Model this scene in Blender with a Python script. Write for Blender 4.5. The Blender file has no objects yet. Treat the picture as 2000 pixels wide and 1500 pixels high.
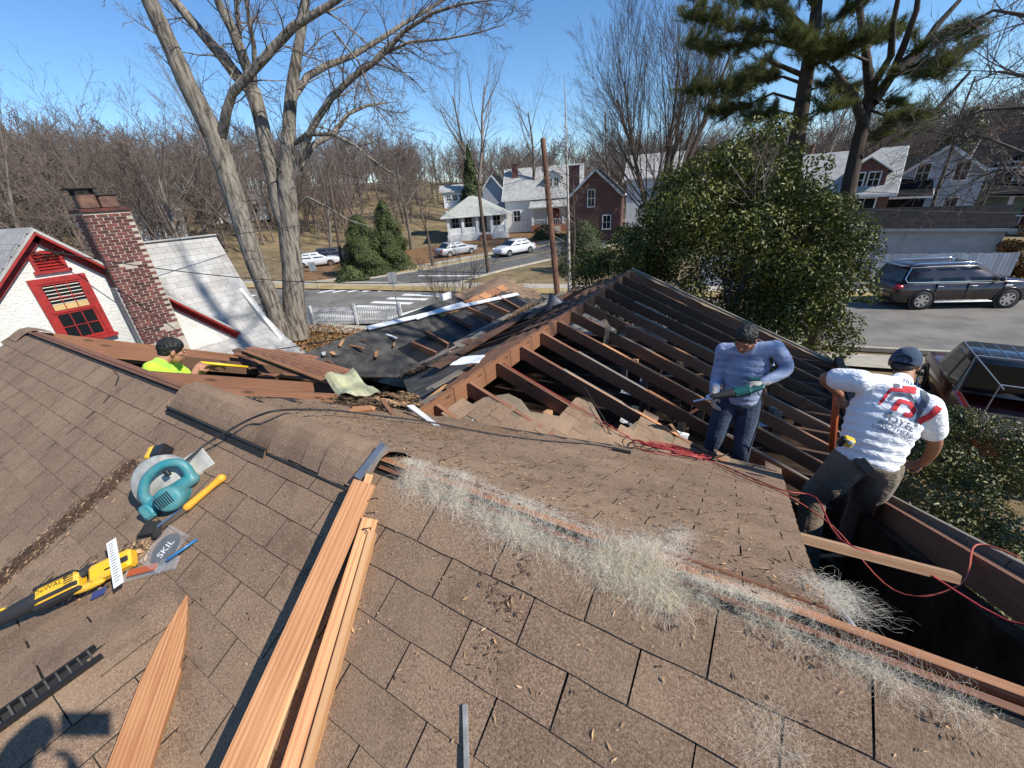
import bpy, bmesh, math, random
import numpy as np
from mathutils import Vector as V, Matrix, noise as mn
from mathutils.bvhtree import BVHTree
sc = bpy.context.scene
C = sc.collection
rad = math.radians
rng = random.Random(7)

# ------------------------------------------------------------------ camera, sky, sun, exposure
# world axes follow the house: x along the main ridge, y away across it, z up, street level at 0
CAM = V((0, 0, 5.85))
F_PX, PITCH, ROLL, YAW = 784.0, rad(25.53), rad(4.11), rad(-32.136)
_d1 = V((math.cos(YAW), math.sin(YAW), 0)); _h = V((-math.sin(YAW), math.cos(YAW), 0))
def _tohouse(v): return V((v.dot(_d1), v.dot(_h), v.z))
_f = V((0, math.cos(PITCH), -math.sin(PITCH))); _u = V((0, math.sin(PITCH), math.cos(PITCH))); _r = V((1, 0, 0))
FW = _tohouse(_f); RT = _tohouse(_r*math.cos(ROLL)-_u*math.sin(ROLL)); UP = _tohouse(_r*math.sin(ROLL)+_u*math.cos(ROLL))
cd = bpy.data.cameras.new('camera'); cam = bpy.data.objects.new('camera', cd); C.objects.link(cam)
cd.sensor_fit = 'HORIZONTAL'; cd.sensor_width = 36.0; cd.lens = 36.0*F_PX/2000.0
cd.clip_start = 0.05; cd.clip_end = 3000
cam.matrix_world = Matrix(((RT.x, UP.x, -FW.x, CAM.x), (RT.y, UP.y, -FW.y, CAM.y), (RT.z, UP.z, -FW.z, CAM.z), (0, 0, 0, 1)))
sc.camera = cam
SUN = V((0.743, 0.053, 0.667)).normalized()
wd = bpy.data.worlds.new('World'); sc.world = wd; wd.use_nodes = True
wn = wd.node_tree.nodes; wl = wd.node_tree.links
sky = wn.new('ShaderNodeTexSky'); sky.sky_type = 'NISHITA'; sky.sun_disc = False
sky.sun_elevation = math.asin(SUN.z); sky.sun_rotation = math.atan2(SUN.x, SUN.y)
sky.air_density = 1.0; sky.dust_density = 0.0; sky.ozone_density = 5.0; sky.altitude = 300
bg = wn['Background']; bg.inputs['Strength'].default_value = 0.135
hs = wn.new('ShaderNodeHueSaturation'); hs.inputs['Saturation'].default_value = 1.12; wl.new(sky.outputs['Color'], hs.inputs['Color']); wl.new(hs.outputs['Color'], bg.inputs['Color'])
sl = bpy.data.lights.new('sun', 'SUN'); sl.energy = 5.0; sl.angle = rad(0.53); sl.color = (1.0, 0.95, 0.86)
so = bpy.data.objects.new('sun', sl); C.objects.link(so)
so.rotation_euler = SUN.to_track_quat('Z', 'Y').to_euler(); so.location = (20, 0, 40)
sc.view_settings.view_transform = 'Standard'; sc.view_settings.look = 'None'
sc.view_settings.gamma = 1.0; sc.view_settings.use_curve_mapping = False
sc.view_settings.exposure = 0.35
sc.render.engine = 'CYCLES'
sc.cycles.use_denoising = True
sc.cycles.max_bounces = 6; sc.cycles.transparent_max_bounces = 8

def ray(u, v): return (FW + RT*((u-1000)/F_PX) - UP*((v-750)/F_PX))
def at(u, v, x=None, y=None, z=None, d=None):
    """design aid: the world point seen at photo pixel (u, v) on a plane x=, y=, z= or at horizontal range d"""
    r = ray(u, v)
    if x is not None: k = (x-CAM.x)/r.x
    elif y is not None: k = (y-CAM.y)/r.y
    elif z is not None: k = (z-CAM.z)/r.z
    else: k = d/math.hypot(r.x, r.y)
    return CAM + r*k
def px(p):
    q = V(p)-CAM; d = q.dot(FW)
    if d < .05: return None
    return (1000+F_PX*q.dot(RT)/d, 750-F_PX*q.dot(UP)/d, d)

# ------------------------------------------------------------------ materials
MATS = {}
def nodes(name):
    m = bpy.data.materials.new(name); m.use_nodes = True
    nt = m.node_tree; b = nt.nodes['Principled BSDF']; MATS[name] = m
    return m, nt, b
def ramp(nt, fac, stops):
    r = nt.nodes.new('ShaderNodeValToRGB'); e = r.color_ramp.elements
    while len(e) < len(stops): e.new(0.5)
    for i, (p, c) in enumerate(stops):
        e[i].position = p; e[i].color = tuple(c)+(1,) if len(c) == 3 else c
    nt.links.new(fac, r.inputs['Fac']); return r.outputs['Color']
def noise(nt, scale, detail=3, rough=.55, vec=None, dist=0):
    n = nt.nodes.new('ShaderNodeTexNoise'); n.inputs['Scale'].default_value = scale
    n.inputs['Detail'].default_value = detail; n.inputs['Roughness'].default_value = rough
    n.inputs['Distortion'].default_value = dist
    if vec is not None: nt.links.new(vec, n.inputs['Vector'])
    return n.outputs['Fac']
def pos(nt): return nt.nodes.new('ShaderNodeNewGeometry').outputs['Position']
def objc(nt): return nt.nodes.new('ShaderNodeTexCoord').outputs['Object']
def mapping(nt, vec, scale=(1,1,1), rot=(0,0,0)):
    m = nt.nodes.new('ShaderNodeMapping'); m.inputs['Scale'].default_value = scale; m.inputs['Rotation'].default_value = rot
    nt.links.new(vec, m.inputs['Vector']); return m.outputs['Vector']
def mix(nt, fac, a, b, mode='MIX'):
    m = nt.nodes.new('ShaderNodeMix'); m.data_type = 'RGBA'; m.blend_type = mode
    for s, v in ((m.inputs[0], fac), (m.inputs[6], a), (m.inputs[7], b)):
        if hasattr(v, 'is_linked') or hasattr(v, 'links'): nt.links.new(v, s)
        elif isinstance(v, (int, float)): s.default_value = v
        else: s.default_value = tuple(v)+(1,) if len(v) == 3 else v
    return m.outputs[2]
def mth(nt, op, a, b=0.0):
    m = nt.nodes.new('ShaderNodeMath'); m.operation = op
    for s, v in ((m.inputs[0], a), (m.inputs[1], b)):
        if hasattr(v, 'links'): nt.links.new(v, s)
        else: s.default_value = v
    return m.outputs[0]
def bump(nt, b, hgt, strength=.3, dist=.01):
    n = nt.nodes.new('ShaderNodeBump'); n.inputs['Strength'].default_value = strength; n.inputs['Distance'].default_value = dist
    nt.links.new(hgt, n.inputs['Height']); nt.links.new(n.outputs['Normal'], b.inputs['Normal'])
def rnd(nt):
    """one random number per object and per mesh island"""
    a = nt.nodes.new('ShaderNodeObjectInfo').outputs['Random']; g = nt.nodes.new('ShaderNodeNewGeometry').outputs['Random Per Island']
    return mth(nt, 'FRACT', mth(nt, 'ADD', mth(nt, 'MULTIPLY', a, 7.31), mth(nt, 'MULTIPLY', g, 3.17)))
def pmat(name, c1, c2=None, scale=4., rough=.8, metal=0., bmp=0., bscale=None, bdist=.01, stretch=(1,1,1), vary=0., detail=4, spec=None, local=False, lo=.35, hi=.65, rot=(0,0,0)):
    m, nt, b = nodes(name)
    c2 = c2 or tuple(x*.72 for x in c1)
    vec = objc(nt) if local else pos(nt)
    if stretch != (1,1,1) or rot != (0,0,0): vec = mapping(nt, vec, stretch, rot)
    n = noise(nt, scale, detail, vec=vec)
    col = ramp(nt, n, [(lo, c2), (hi, c1)])
    if vary:
        r = rnd(nt); k = mth(nt, 'ADD', 1-vary, mth(nt, 'MULTIPLY', r, 2*vary))
        cc = nt.nodes.new('ShaderNodeCombineColor'); [nt.links.new(k, cc.inputs[i]) for i in range(3)]
        col = mix(nt, 1.0, col, cc.outputs[0], 'MULTIPLY')
    nt.links.new(col, b.inputs['Base Color'])
    b.inputs['Roughness'].default_value = rough; b.inputs['Metallic'].default_value = metal
    if spec is not None: b.inputs['Specular IOR Level'].default_value = spec
    if bmp: bump(nt, b, noise(nt, bscale or scale*4, 4, vec=vec), bmp, bdist)
    return m
def shingle_mat(name, dark, mid, light, dust, dustamt=.5):
    m, nt, b = nodes(name); P = pos(nt)
    g = noise(nt, 170, 2, .7, P); g2 = noise(nt, 420, 1, .5, P)
    col = ramp(nt, mth(nt, 'ADD', mth(nt, 'MULTIPLY', g, .6), mth(nt, 'MULTIPLY', g2, .4)), [(.36, dark), (.5, mid), (.64, light)])
    r = rnd(nt); k = mth(nt, 'ADD', .86, mth(nt, 'MULTIPLY', r, .22))
    cc = nt.nodes.new('ShaderNodeCombineColor'); [nt.links.new(k, cc.inputs[i]) for i in range(3)]
    col = mix(nt, 1., col, cc.outputs[0], 'MULTIPLY')
    big = noise(nt, 2.3, 5, .65, P)
    col = mix(nt, ramp(nt, big, [(.42, (0,0,0)), (.72, (dustamt,)*3)]), col, dust)
    grime = noise(nt, 5.5, 6, .72, P)
    col = mix(nt, ramp(nt, grime, [(.54, (0,0,0)), (.74, (.72,)*3)]), col, dark)
    wash = noise(nt, 1.1, 6, .7, mapping(nt, P, (1.6, .7, .7)))
    col = mix(nt, ramp(nt, wash, [(.46, (0,0,0)), (.70, (.38,)*3)]), col, (.13,.085,.06))
    pale = noise(nt, 38, 4, .75, P)
    col = mix(nt, ramp(nt, pale, [(.60, (0,0,0)), (.72, (.32,)*3)]), col, tuple(min(.8, x*1.25) for x in light))
    nt.links.new(col, b.inputs['Base Color']); b.inputs['Roughness'].default_value = .95; b.inputs['Specular IOR Level'].default_value = .2
    bump(nt, b, mth(nt, 'ADD', mth(nt, 'MULTIPLY', g, .6), mth(nt, 'MULTIPLY', g2, .4)), .55, .004)
    return m
def wood_mat(name, c1, c2, c3, scale=(1,1,1), ring=26., rough=.75, vary=.15, local=True):
    """long grain along local x"""
    m, nt, b = nodes(name); vec = objc(nt) if local else pos(nt)
    v = mapping(nt, vec, (.55, 7, 7))
    w = nt.nodes.new('ShaderNodeTexWave'); w.wave_type = 'RINGS'; w.rings_direction = 'X'
    w.inputs['Scale'].default_value = ring*.16; w.inputs['Distortion'].default_value = 4.; w.inputs['Detail'].default_value = 3; w.inputs['Detail Scale'].default_value = .6; w.inputs['Detail Roughness'].default_value = .6
    nt.links.new(v, w.inputs['Vector'])
    f = noise(nt, 1., 4, .65, mapping(nt, vec, (5, 190, 190)))
    col = ramp(nt, mth(nt, 'ADD', mth(nt, 'MULTIPLY', w.outputs['Fac'], .26), mth(nt, 'MULTIPLY', f, .74)), [(.25, c1), (.5, c2), (.75, c3)])
    vo = nt.nodes.new('ShaderNodeTexVoronoi'); vo.inputs['Scale'].default_value = 1.; nt.links.new(mapping(nt, vec, (2.6, 9, 9)), vo.inputs['Vector'])
    col = mix(nt, ramp(nt, vo.outputs['Distance'], [(.06, (.85,)*3), (.16, (0,0,0))]), col, tuple(x*.35 for x in c1))
    st = noise(nt, 3.1, 4, .6, vec)
    col = mix(nt, ramp(nt, st, [(.5, (0,0,0)), (.8, (.5,)*3)]), col, c1)
    r = rnd(nt); k = mth(nt, 'ADD', 1-vary, mth(nt, 'MULTIPLY', r, 2*vary))
    cc = nt.nodes.new('ShaderNodeCombineColor'); [nt.links.new(k, cc.inputs[i]) for i in range(3)]
    col = mix(nt, 1., col, cc.outputs[0], 'MULTIPLY')
    nt.links.new(col, b.inputs['Base Color']); b.inputs['Roughness'].default_value = rough
    bump(nt, b, f, .25, .003)
    return m
def plain(name, c, rough=.5, metal=0., coat=0., emit=None, trans=0., spec=None):
    m, nt, b = nodes(name); b.inputs['Base Color'].default_value = tuple(c)+(1,)
    b.inputs['Roughness'].default_value = rough; b.inputs['Metallic'].default_value = metal
    b.inputs['Coat Weight'].default_value = coat; b.inputs['Coat Roughness'].default_value = .05
    b.inputs['Transmission Weight'].default_value = trans
    if spec is not None: b.inputs['Specular IOR Level'].default_value = spec
    return m

shingle_mat('shingle', (.090,.056,.036), (.222,.145,.096), (.375,.265,.185), (.36,.25,.16), .5)
shingle_mat('shingle_grey', (.05,.042,.034), (.16,.125,.09), (.33,.27,.20), (.36,.27,.17), .6)
pmat('felt', (.022,.021,.020), (.009,.009,.009), 5, .9, bmp=.3, bscale=90)
pmat('felt_black', (.085,.078,.070), (.022,.020,.019), 6, .9, bmp=.45, bscale=60, detail=9)
wood_mat('fir', (.32,.125,.050), (.46,.215,.092), (.56,.30,.145))
wood_mat('fir_pale', (.40,.19,.080), (.53,.285,.13), (.62,.38,.195))
wood_mat('old_wood', (.155,.066,.036), (.225,.100,.054), (.285,.135,.077))
wood_mat('old_wood_orange', (.16,.066,.030), (.26,.115,.053), (.36,.175,.088))
wood_mat('fir_tan', (.26,.14,.075), (.38,.22,.12), (.48,.30,.18))
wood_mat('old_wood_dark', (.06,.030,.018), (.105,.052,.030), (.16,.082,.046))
wood_mat('grey_wood', (.10,.085,.07), (.18,.155,.125), (.29,.25,.20))
pmat('rotten', (.20,.125,.07), (.055,.032,.02), 14, .95, bmp=.6, bscale=50, bdist=.02, vary=.35)
pmat('sawdust', (.50,.34,.17), (.34,.21,.10), 30, .95, bmp=.4, bscale=150, vary=.2)
pmat('chip_light', (.62,.42,.24), (.42,.24,.11), 30, .9, vary=.3)
pmat('chip_dark', (.12,.066,.036), (.05,.028,.016), 30, .95, vary=.4)
pmat('white_paint', (.78,.79,.80), (.66,.68,.70), 8, .6, bmp=.1, bscale=40)
pmat('trim_white', (.74,.73,.70), (.55,.54,.52), 6, .6, vary=.12)
pmat('stucco', (.66,.65,.61), (.54,.525,.48), 2.2, .95, bmp=.9, bscale=20, bdist=.03, lo=.2)
pmat('red_paint', (.36,.022,.018), (.24,.016,.014), 6, .55, bmp=.15, bscale=30, spec=.4)
pmat('brick_wall', (.22,.08,.05), (.12,.045,.032), 7, .9)
pmat('attic_shaded', (.055,.036,.024), (.02,.013,.009), 6, .95, bmp=.5, bscale=20, detail=8, spec=.1)  # near-black brown, the shade inside the attic is put into this colour
pmat('grey_stucco', (.34,.34,.33), (.24,.24,.235), 3, .95, bmp=.4, bscale=30)
pmat('brick', (.165,.048,.038), (.065,.028,.027), 9, .9, bmp=.3, bscale=60, vary=.42)
pmat('mortar', (.46,.40,.32), (.34,.29,.23), 12, .95, bmp=.3, bscale=80)
pmat('clay', (.20,.105,.070), (.10,.055,.040), 9, .85, bmp=.2)
pmat('soot', (.03,.027,.025), (.015,.014,.013), 12, .9)
shingle_mat('slate_white', (.30,.29,.275), (.44,.43,.41), (.55,.54,.52), (.36,.34,.31), .4)
plain('glass_dark', (.010,.012,.014), .06, spec=.6)
plain('black_plastic', (.014,.014,.015), .42)
plain('dark_rubber', (.022,.022,.024), .7)
pmat('galv', (.44,.45,.46), (.33,.34,.35), 20, .45, .75)
pmat('metal_sheet', (.36,.37,.40), (.27,.28,.31), 9, .4, .6)
plain('steel', (.55,.55,.56), .32, 1.)
plain('chrome', (.82,.82,.83), .12, 1.)
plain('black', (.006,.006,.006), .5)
pmat('asphalt', (.125,.120,.112), (.082,.079,.075), 1.3, .93, bmp=.4, bscale=60, detail=8)
pmat('asphalt_old', (.205,.188,.165), (.125,.115,.102), .9, .93, bmp=.4, bscale=60, detail=9)
pmat('concrete', (.42,.38,.31), (.31,.28,.225), 2.5, .95, bmp=.3, bscale=40, vary=.1)
pmat('road_paint', (.72,.72,.70), (.50,.50,.48), 9, .8, lo=.25, hi=.5)
pmat('yellow_paint', (.62,.40,.06), (.45,.29,.05), 9, .8)
pmat('lawn', (.235,.170,.085), (.115,.086,.042), .55, 1., bmp=.4, bscale=60, bdist=.02, detail=9)
pmat('lawn_dry', (.44,.33,.15), (.28,.20,.085), .6, 1., bmp=.6, bscale=30, bdist=.05, detail=8)
pmat('litter', (.26,.135,.05), (.11,.058,.024), 1.4, 1., bmp=.9, bscale=25, bdist=.05, detail=9)
pmat('bark_light', (.255,.222,.180), (.075,.062,.050), 9, .95, bmp=1., bscale=13, bdist=.06, stretch=(1,1,.16), detail=8, lo=.38, hi=.56)
pmat('bark_grey', (.22,.185,.15), (.10,.082,.066), 3, .95, bmp=.7, bscale=8, bdist=.03, stretch=(1,1,.25), vary=.2)
pmat('bark_brown', (.125,.090,.068), (.055,.040,.030), 3, .95, bmp=.8, bscale=9, bdist=.03, stretch=(1,1,.3), vary=.2)
pmat('birch', (.52,.47,.42), (.22,.19,.165), 5, .9, stretch=(1,1,.6), bmp=.3)
pmat('twig', (.165,.125,.098), (.09,.068,.053), 2, .95, vary=.3)
pmat('twig_red', (.185,.138,.112), (.105,.08,.068), 2, .95, vary=.3)
pmat('pole_wood', (.215,.105,.06), (.115,.056,.034), 5, .9, stretch=(1,1,.15), bmp=.5, bscale=20)
pmat('pole_dark', (.115,.078,.056), (.06,.042,.032), 5, .9, stretch=(1,1,.15), bmp=.5, bscale=20)
def leaf_mat(name, c1, c2, c3, rough=.42, spec=.5, trans=0.):
    m, nt, b = nodes(name); r = rnd(nt)
    col = ramp(nt, r, [(.0, c1), (.55, c2), (1., c3)])
    n = noise(nt, .9, 4, .6, pos(nt)); col = mix(nt, ramp(nt, n, [(.45, (0,0,0)), (.75, (.55,)*3)]), col, c3)
    nt.links.new(col, b.inputs['Base Color']); b.inputs['Roughness'].default_value = rough; b.inputs['Specular IOR Level'].default_value = spec
    if trans:
        t = nt.nodes.new('ShaderNodeBsdfTranslucent'); nt.links.new(col, t.inputs['Color'])
        ms = nt.nodes.new('ShaderNodeMixShader'); ms.inputs[0].default_value = trans
        out = nt.nodes['Material Output']; nt.links.new(b.outputs[0], ms.inputs[1]); nt.links.new(t.outputs[0], ms.inputs[2]); nt.links.new(ms.outputs[0], out.inputs['Surface'])
    return m
leaf_mat('magnolia_leaf', (.034,.046,.010), (.075,.094,.018), (.18,.178,.036), .42, .35, .15)
pmat('bark_pine', (.085,.062,.050), (.038,.028,.023), 3, .95, bmp=.9, bscale=9, bdist=.04, stretch=(1,1,.3))
leaf_mat('pine_needle', (.045,.066,.022), (.090,.112,.034), (.21,.20,.055), .6, .3, .35)
leaf_mat('cedar_leaf', (.026,.042,.014), (.050,.074,.024), (.12,.135,.045), .7, .3)
leaf_mat('bush_leaf', (.040,.055,.014), (.095,.11,.030), (.22,.20,.07), .45, .4, .12)
leaf_mat('dead_leaf', (.10,.05,.02), (.22,.11,.042), (.34,.19,.08), .9, .1)
leaf_mat('insulation', (.80,.71,.55), (.92,.86,.73), (.94,.91,.84), .8, .2, .6)

# ------------------------------------------------------------------ mesh builder and scene helpers
def frame(d, up=V((0,0,1))):
    d = V(d).normalized(); up = V(up)
    s = up.cross(d)
    if s.length < 1e-4: s = V((1,0,0)).cross(d) if abs(d.x) < .9 else V((0,1,0)).cross(d)
    s.normalize(); return d, s, d.cross(s).normalized()
ROTROOT = set()
class MB:
    def __init__(s): s.v = []; s.f = []; s.mi = []
    def add(s, vs, fs, mi=0):
        o = len(s.v); s.v.extend([tuple(x) for x in vs]); s.f.extend([tuple(i+o for i in f) for f in fs]); s.mi.extend([mi]*len(fs)); return s
    def box(s, c, size, R=None, mi=0, bev=0):
        c = V(c); hx, hy, hz = (q/2 for q in size)
        if bev:
            pts = []
            k = bev
            for sz in (-1, 1):
                for lvl in ((hx-k, hy-k, hz), (hx, hy, hz-k)) if sz > 0 else ((hx, hy, hz-k), (hx-k, hy-k, hz)):
                    pass
            rings = [(hx-k, hy-k, -hz), (hx, hy, -hz+k), (hx, hy, hz-k), (hx-k, hy-k, hz)]
            vs = []; fs = []
            for (ax, ay, az) in rings:
                kk = k if abs(abs(az)-hz) > 1e-9 else k*.6
                vs += [V((-ax+kk, -ay, az)), V((ax-kk, -ay, az)), V((ax, -ay+kk, az)), V((ax, ay-kk, az)), V((ax-kk, ay, az)), V((-ax+kk, ay, az)), V((-ax, ay-kk, az)), V((-ax, -ay+kk, az))]
            for r in range(3):
                for i in range(8): fs.append((r*8+i, r*8+(i+1) % 8, r*8+8+(i+1) % 8, r*8+8+i))
            fs.append(tuple(range(7, -1, -1))); fs.append(tuple(range(24, 32)))
        else:
            vs = [V((sx*hx, sy*hy, sz*hz)) for sz in (-1, 1) for sy in (-1, 1) for sx in (-1, 1)]
            fs = [(0,2,3,1), (4,5,7,6), (0,1,5,4), (2,6,7,3), (0,4,6,2), (1,3,7,5)]
        return s.add([c+(R @ v if R else v) for v in vs], fs, mi)
    def beam(s, p0, p1, w, h, up=(0,0,1), mi=0, jag=0.):
        p0 = V(p0); p1 = V(p1); d, sd, u = frame(p1-p0, up)
        vs = []
        for p, e in ((p0, -1), (p1, 1)):
            for a, b in ((-1,-1), (1,-1), (1,1), (-1,1)):
                q = p+sd*(a*w/2)+u*(b*h/2)
                if jag: q += d*rng.uniform(-jag, jag)
                vs.append(q)
        return s.add(vs, [(3,2,1,0), (4,5,6,7), (0,1,5,4), (1,2,6,5), (2,3,7,6), (3,0,4,7)], mi)
    def tube(s, pts, r, n=8, cap=True, mi=0):
        pts = [V(p) for p in pts]; k = len(pts)
        rs = r if isinstance(r, (list, tuple)) else [r]*k
        vs = []; fs = []; sd = None
        for i, p in enumerate(pts):
            d = (pts[min(i+1, k-1)]-pts[max(i-1, 0)])
            if d.length < 1e-9: d = V((0,0,1))
            d.normalize()
            if sd is None: _, sd, u = frame(d)
            else:
                sd = sd-d*sd.dot(d)
                if sd.length < 1e-6: _, sd, u = frame(d)
                sd.normalize(); u = d.cross(sd)
            for j in range(n):
                a = 2*math.pi*j/n; vs.append(p+sd*(math.cos(a)*rs[i])+u*(math.sin(a)*rs[i]))
        for i in range(k-1):
            for j in range(n): fs.append((i*n+j, i*n+(j+1) % n, (i+1)*n+(j+1) % n, (i+1)*n+j))
        if cap: fs.append(tuple(range(n-1, -1, -1))); fs.append(tuple(range((k-1)*n, k*n)))
        return s.add(vs, fs, mi)
    def prism(s, poly, vec, mi=0):
        poly = [V(p) for p in poly]; vec = V(vec); n = len(poly)
        nn = V((0,0,0))
        for i in range(n): nn += (poly[i]-poly[0]).cross(poly[(i+1) % n]-poly[0])
        if nn.dot(vec) > 0: poly = poly[::-1]
        return s.add(poly+[p+vec for p in poly], [tuple(range(n)), tuple(range(2*n-1, n-1, -1))]+[(i, n+i, n+(i+1) % n, (i+1) % n) for i in range(n)], mi)
    def ell(s, c, r, R=None, nu=14, nv=9, mi=0):
        c = V(c); r = (r, r, r) if isinstance(r, (int, float)) else r
        vs = [V((0,0,-r[2]))]
        for j in range(1, nv):
            t = math.pi*j/nv-math.pi/2
            for i in range(nu):
                a = 2*math.pi*i/nu; vs.append(V((r[0]*math.cos(t)*math.cos(a), r[1]*math.cos(t)*math.sin(a), r[2]*math.sin(t))))
        vs.append(V((0,0,r[2]))); fs = []
        for i in range(nu): fs.append((0, 1+(i+1) % nu, 1+i))
        for j in range(nv-2):
            for i in range(nu): fs.append((1+j*nu+i, 1+j*nu+(i+1) % nu, 1+(j+1)*nu+(i+1) % nu, 1+(j+1)*nu+i))
        o = 1+(nv-2)*nu
        for i in range(nu): fs.append((o+i, o+(i+1) % nu, len(vs)-1))
        return s.add([c+(R @ v if R else v) for v in vs], fs, mi)
    def lathe(s, prof, n, M=None, mi=0, cap=True):
        M = M or Matrix(); vs = []; fs = []
        for r, z in prof:
            for j in range(n): a = 2*math.pi*j/n; vs.append(M @ V((r*math.cos(a), r*math.sin(a), z)))
        for i in range(len(prof)-1):
            for j in range(n): fs.append((i*n+j, i*n+(j+1) % n, (i+1)*n+(j+1) % n, (i+1)*n+j))
        if cap: fs.append(tuple(range(n-1, -1, -1))); fs.append(tuple(range((len(prof)-1)*n, len(prof)*n)))
        return s.add(vs, fs, mi)
    def grid(s, fn, nu, nv, mi=0):
        vs = [fn(i/nu, j/nv) for j in range(nv+1) for i in range(nu+1)]
        return s.add(vs, [(j*(nu+1)+i, j*(nu+1)+i+1, (j+1)*(nu+1)+i+1, (j+1)*(nu+1)+i) for j in range(nv) for i in range(nu)], mi)
    def mesh(s, name, mats, smooth=False, off=V((0,0,0))):
        me = bpy.data.meshes.new(name)
        vv = np.array(s.v, dtype=np.float32).reshape(-1, 3)-np.array(off, dtype=np.float32)
        me.from_pydata(vv.tolist(), [], s.f)
        for m in ([mats] if isinstance(mats, str) else mats): me.materials.append(MATS[m])
        if not isinstance(mats, str): me.polygons.foreach_set('material_index', s.mi)
        if smooth: me.polygons.foreach_set('use_smooth', [True]*len(me.polygons))
        me.update(); return me
    def build(s, name, mats, parent=None, smooth=False):
        off = V((0,0,0)); root = parent
        while root is not None and root.parent is not None: root = root.parent
        if root is not None and root.name not in ROTROOT: off = root.location.copy()
        o = bpy.data.objects.new(name, s.mesh(name, mats, smooth, off)); C.objects.link(o); o.parent = parent
        return o
def tag(o, label=None, cat=None, group=None, kind=None):
    if label: o['label'] = label
    if cat: o['category'] = cat
    if group: o['group'] = group
    if kind: o['kind'] = kind
    return o
def thing(name, label, cat, loc=(0,0,0), rot=None, group=None):
    o = bpy.data.objects.new(name, None); C.objects.link(o); o.location = loc; o.empty_display_size = .2
    if rot is not None:
        o.rotation_euler = rot if not isinstance(rot, (int, float)) else (0, 0, rot); ROTROOT.add(o.name)
    return tag(o, label, cat, group)
def single(mb, name, mat, label, cat, group=None, smooth=False):
    """a thing of one mesh, origin near its first corner"""
    a = np.array(mb.v); c = V(((a[:,0].min()+a[:,0].max())/2, (a[:,1].min()+a[:,1].max())/2, a[:,2].min()))
    me = mb.mesh(name, mat, smooth, c); o = bpy.data.objects.new(name, me); C.objects.link(o); o.location = c
    return tag(o, label, cat, group)
def struct(mb, name, mat, smooth=False):
    return tag(mb.build(name, mat, None, smooth), kind='structure')
def plank(name, p0, p1, w, h, mat, parent=None, up=(0,0,1), sub=1, warp=0., jag=0., taper=1.):
    """one board as its own object, its length along local x so that the grain follows it"""
    p0 = V(p0); p1 = V(p1); d, sd, u = frame(p1-p0, up); L = (p1-p0).length
    mb = MB(); n = max(1, sub); vs = []; fs = []
    for i in range(n+1):
        t = i/n; k = 1+(taper-1)*t; dx = rng.uniform(-jag, jag) if i in (0, n) else 0
        wz = warp*math.sin(t*math.pi)
        for a, b in ((-1,-1), (1,-1), (1,1), (-1,1)):
            vs.append(V((t*L+dx+(rng.uniform(-jag, jag) if i in (0, n) else 0), a*w/2*k, b*h/2+wz)))
    for i in range(n):
        o = i*4
        for j in range(4): fs.append((o+j, o+(j+1) % 4, o+4+(j+1) % 4, o+4+j))
    fs += [(3,2,1,0), (n*4, n*4+1, n*4+2, n*4+3)]
    mb.add(vs, fs)
    me = mb.mesh(name, mat); o = bpy.data.objects.new(name, me); C.objects.link(o)
    M = Matrix(((d.x, sd.x, u.x, p0.x), (d.y, sd.y, u.y, p0.y), (d.z, sd.z, u.z, p0.z), (0,0,0,1)))
    root = parent
    while root is not None and root.parent is not None: root = root.parent
    if root is not None and root.name not in ROTROOT: M = Matrix.Translation(-root.location) @ M
    o.parent = parent; o.location = M.translation; o.rotation_euler = M.to_euler()
    return o
def rdir(r): 
    a = r.uniform(0, 2*math.pi); z = r.uniform(-1, 1); q = math.sqrt(1-z*z); return V((q*math.cos(a), q*math.sin(a), z))
# ------------------------------------------------------------------ ground, streets
def strip(name, near, far, z, mat, n=1):
    mb = MB(); k = len(near)
    mb.add([V((a[0], a[1], z)) for a in near]+[V((b[0], b[1], z)) for b in far], [(i, i+1, k+i+1, k+i) for i in range(k-1)])
    return struct(mb, name, mat)
def shift(poly, d):
    out = []
    for i, p in enumerate(poly):
        a = V(poly[max(i-1, 0)]); b = V(poly[min(i+1, len(poly)-1)]); t = (b-a); n = V((-t.y, t.x)).normalized(); out.append((p[0]+n.x*d, p[1]+n.y*d))
    return out
def hill(x, y):
    """the land rises gently beyond the houses"""
    d = math.hypot(x, y); k = min(1., max(0., (-x-.35*y-18)/40)); return min(5.+6*k, max(0, d-(72-14*k))*(.05+.09*k))
mb = MB(); rs = [2, 8, 16, 28, 45, 55, 65, 75, 85, 100, 115, 130, 150, 170, 220, 300, 420, 700]; na = 72; vs = []; fs = []
for r in rs:
    for j in range(na):
        a = 2*math.pi*j/na; x = r*math.cos(a); y = 10+r*math.sin(a); vs.append(V((x, y, -.10+hill(x, y))))
for i in range(len(rs)-1):
    for j in range(na): fs.append((i*na+j, i*na+(j+1) % na, (i+1)*na+(j+1) % na, (i+1)*na+j))
fs.append(tuple(range(na))); mb.add(vs, fs); struct(mb, 'ground', 'lawn')
NEAR = [(-80, 3.0), (-45, 9.2), (-20, 13.6), (6.5, 18.3), (20, 21.5), (60, 33)]
FAR = [(-80, 10.2), (-45, 16.4), (-20, 20.8), (5, 25.0), (11, 27.3), (20, 31), (60, 46)]
FAR6 = [(-80, 10.2), (-45, 16.4), (-20, 20.8), (6, 25.3), (19, 30.6), (60, 46)]
cross_street = strip('cross_street', NEAR, FAR6, -.03, 'asphalt_old')
ML = [(-31, 18.8), (-28.8, 22.4), (-26.2, 27.5), (-23.4, 36), (-20, 50), (-14, 80)]
MR = [(-17.5, 21.2), (-19.2, 24.5), (-18.4, 29), (-16, 37), (-12.6, 50), (-6, 80)]
main_street = strip('main_street', MR[::-1], ML[::-1], -.026, 'asphalt')
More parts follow.
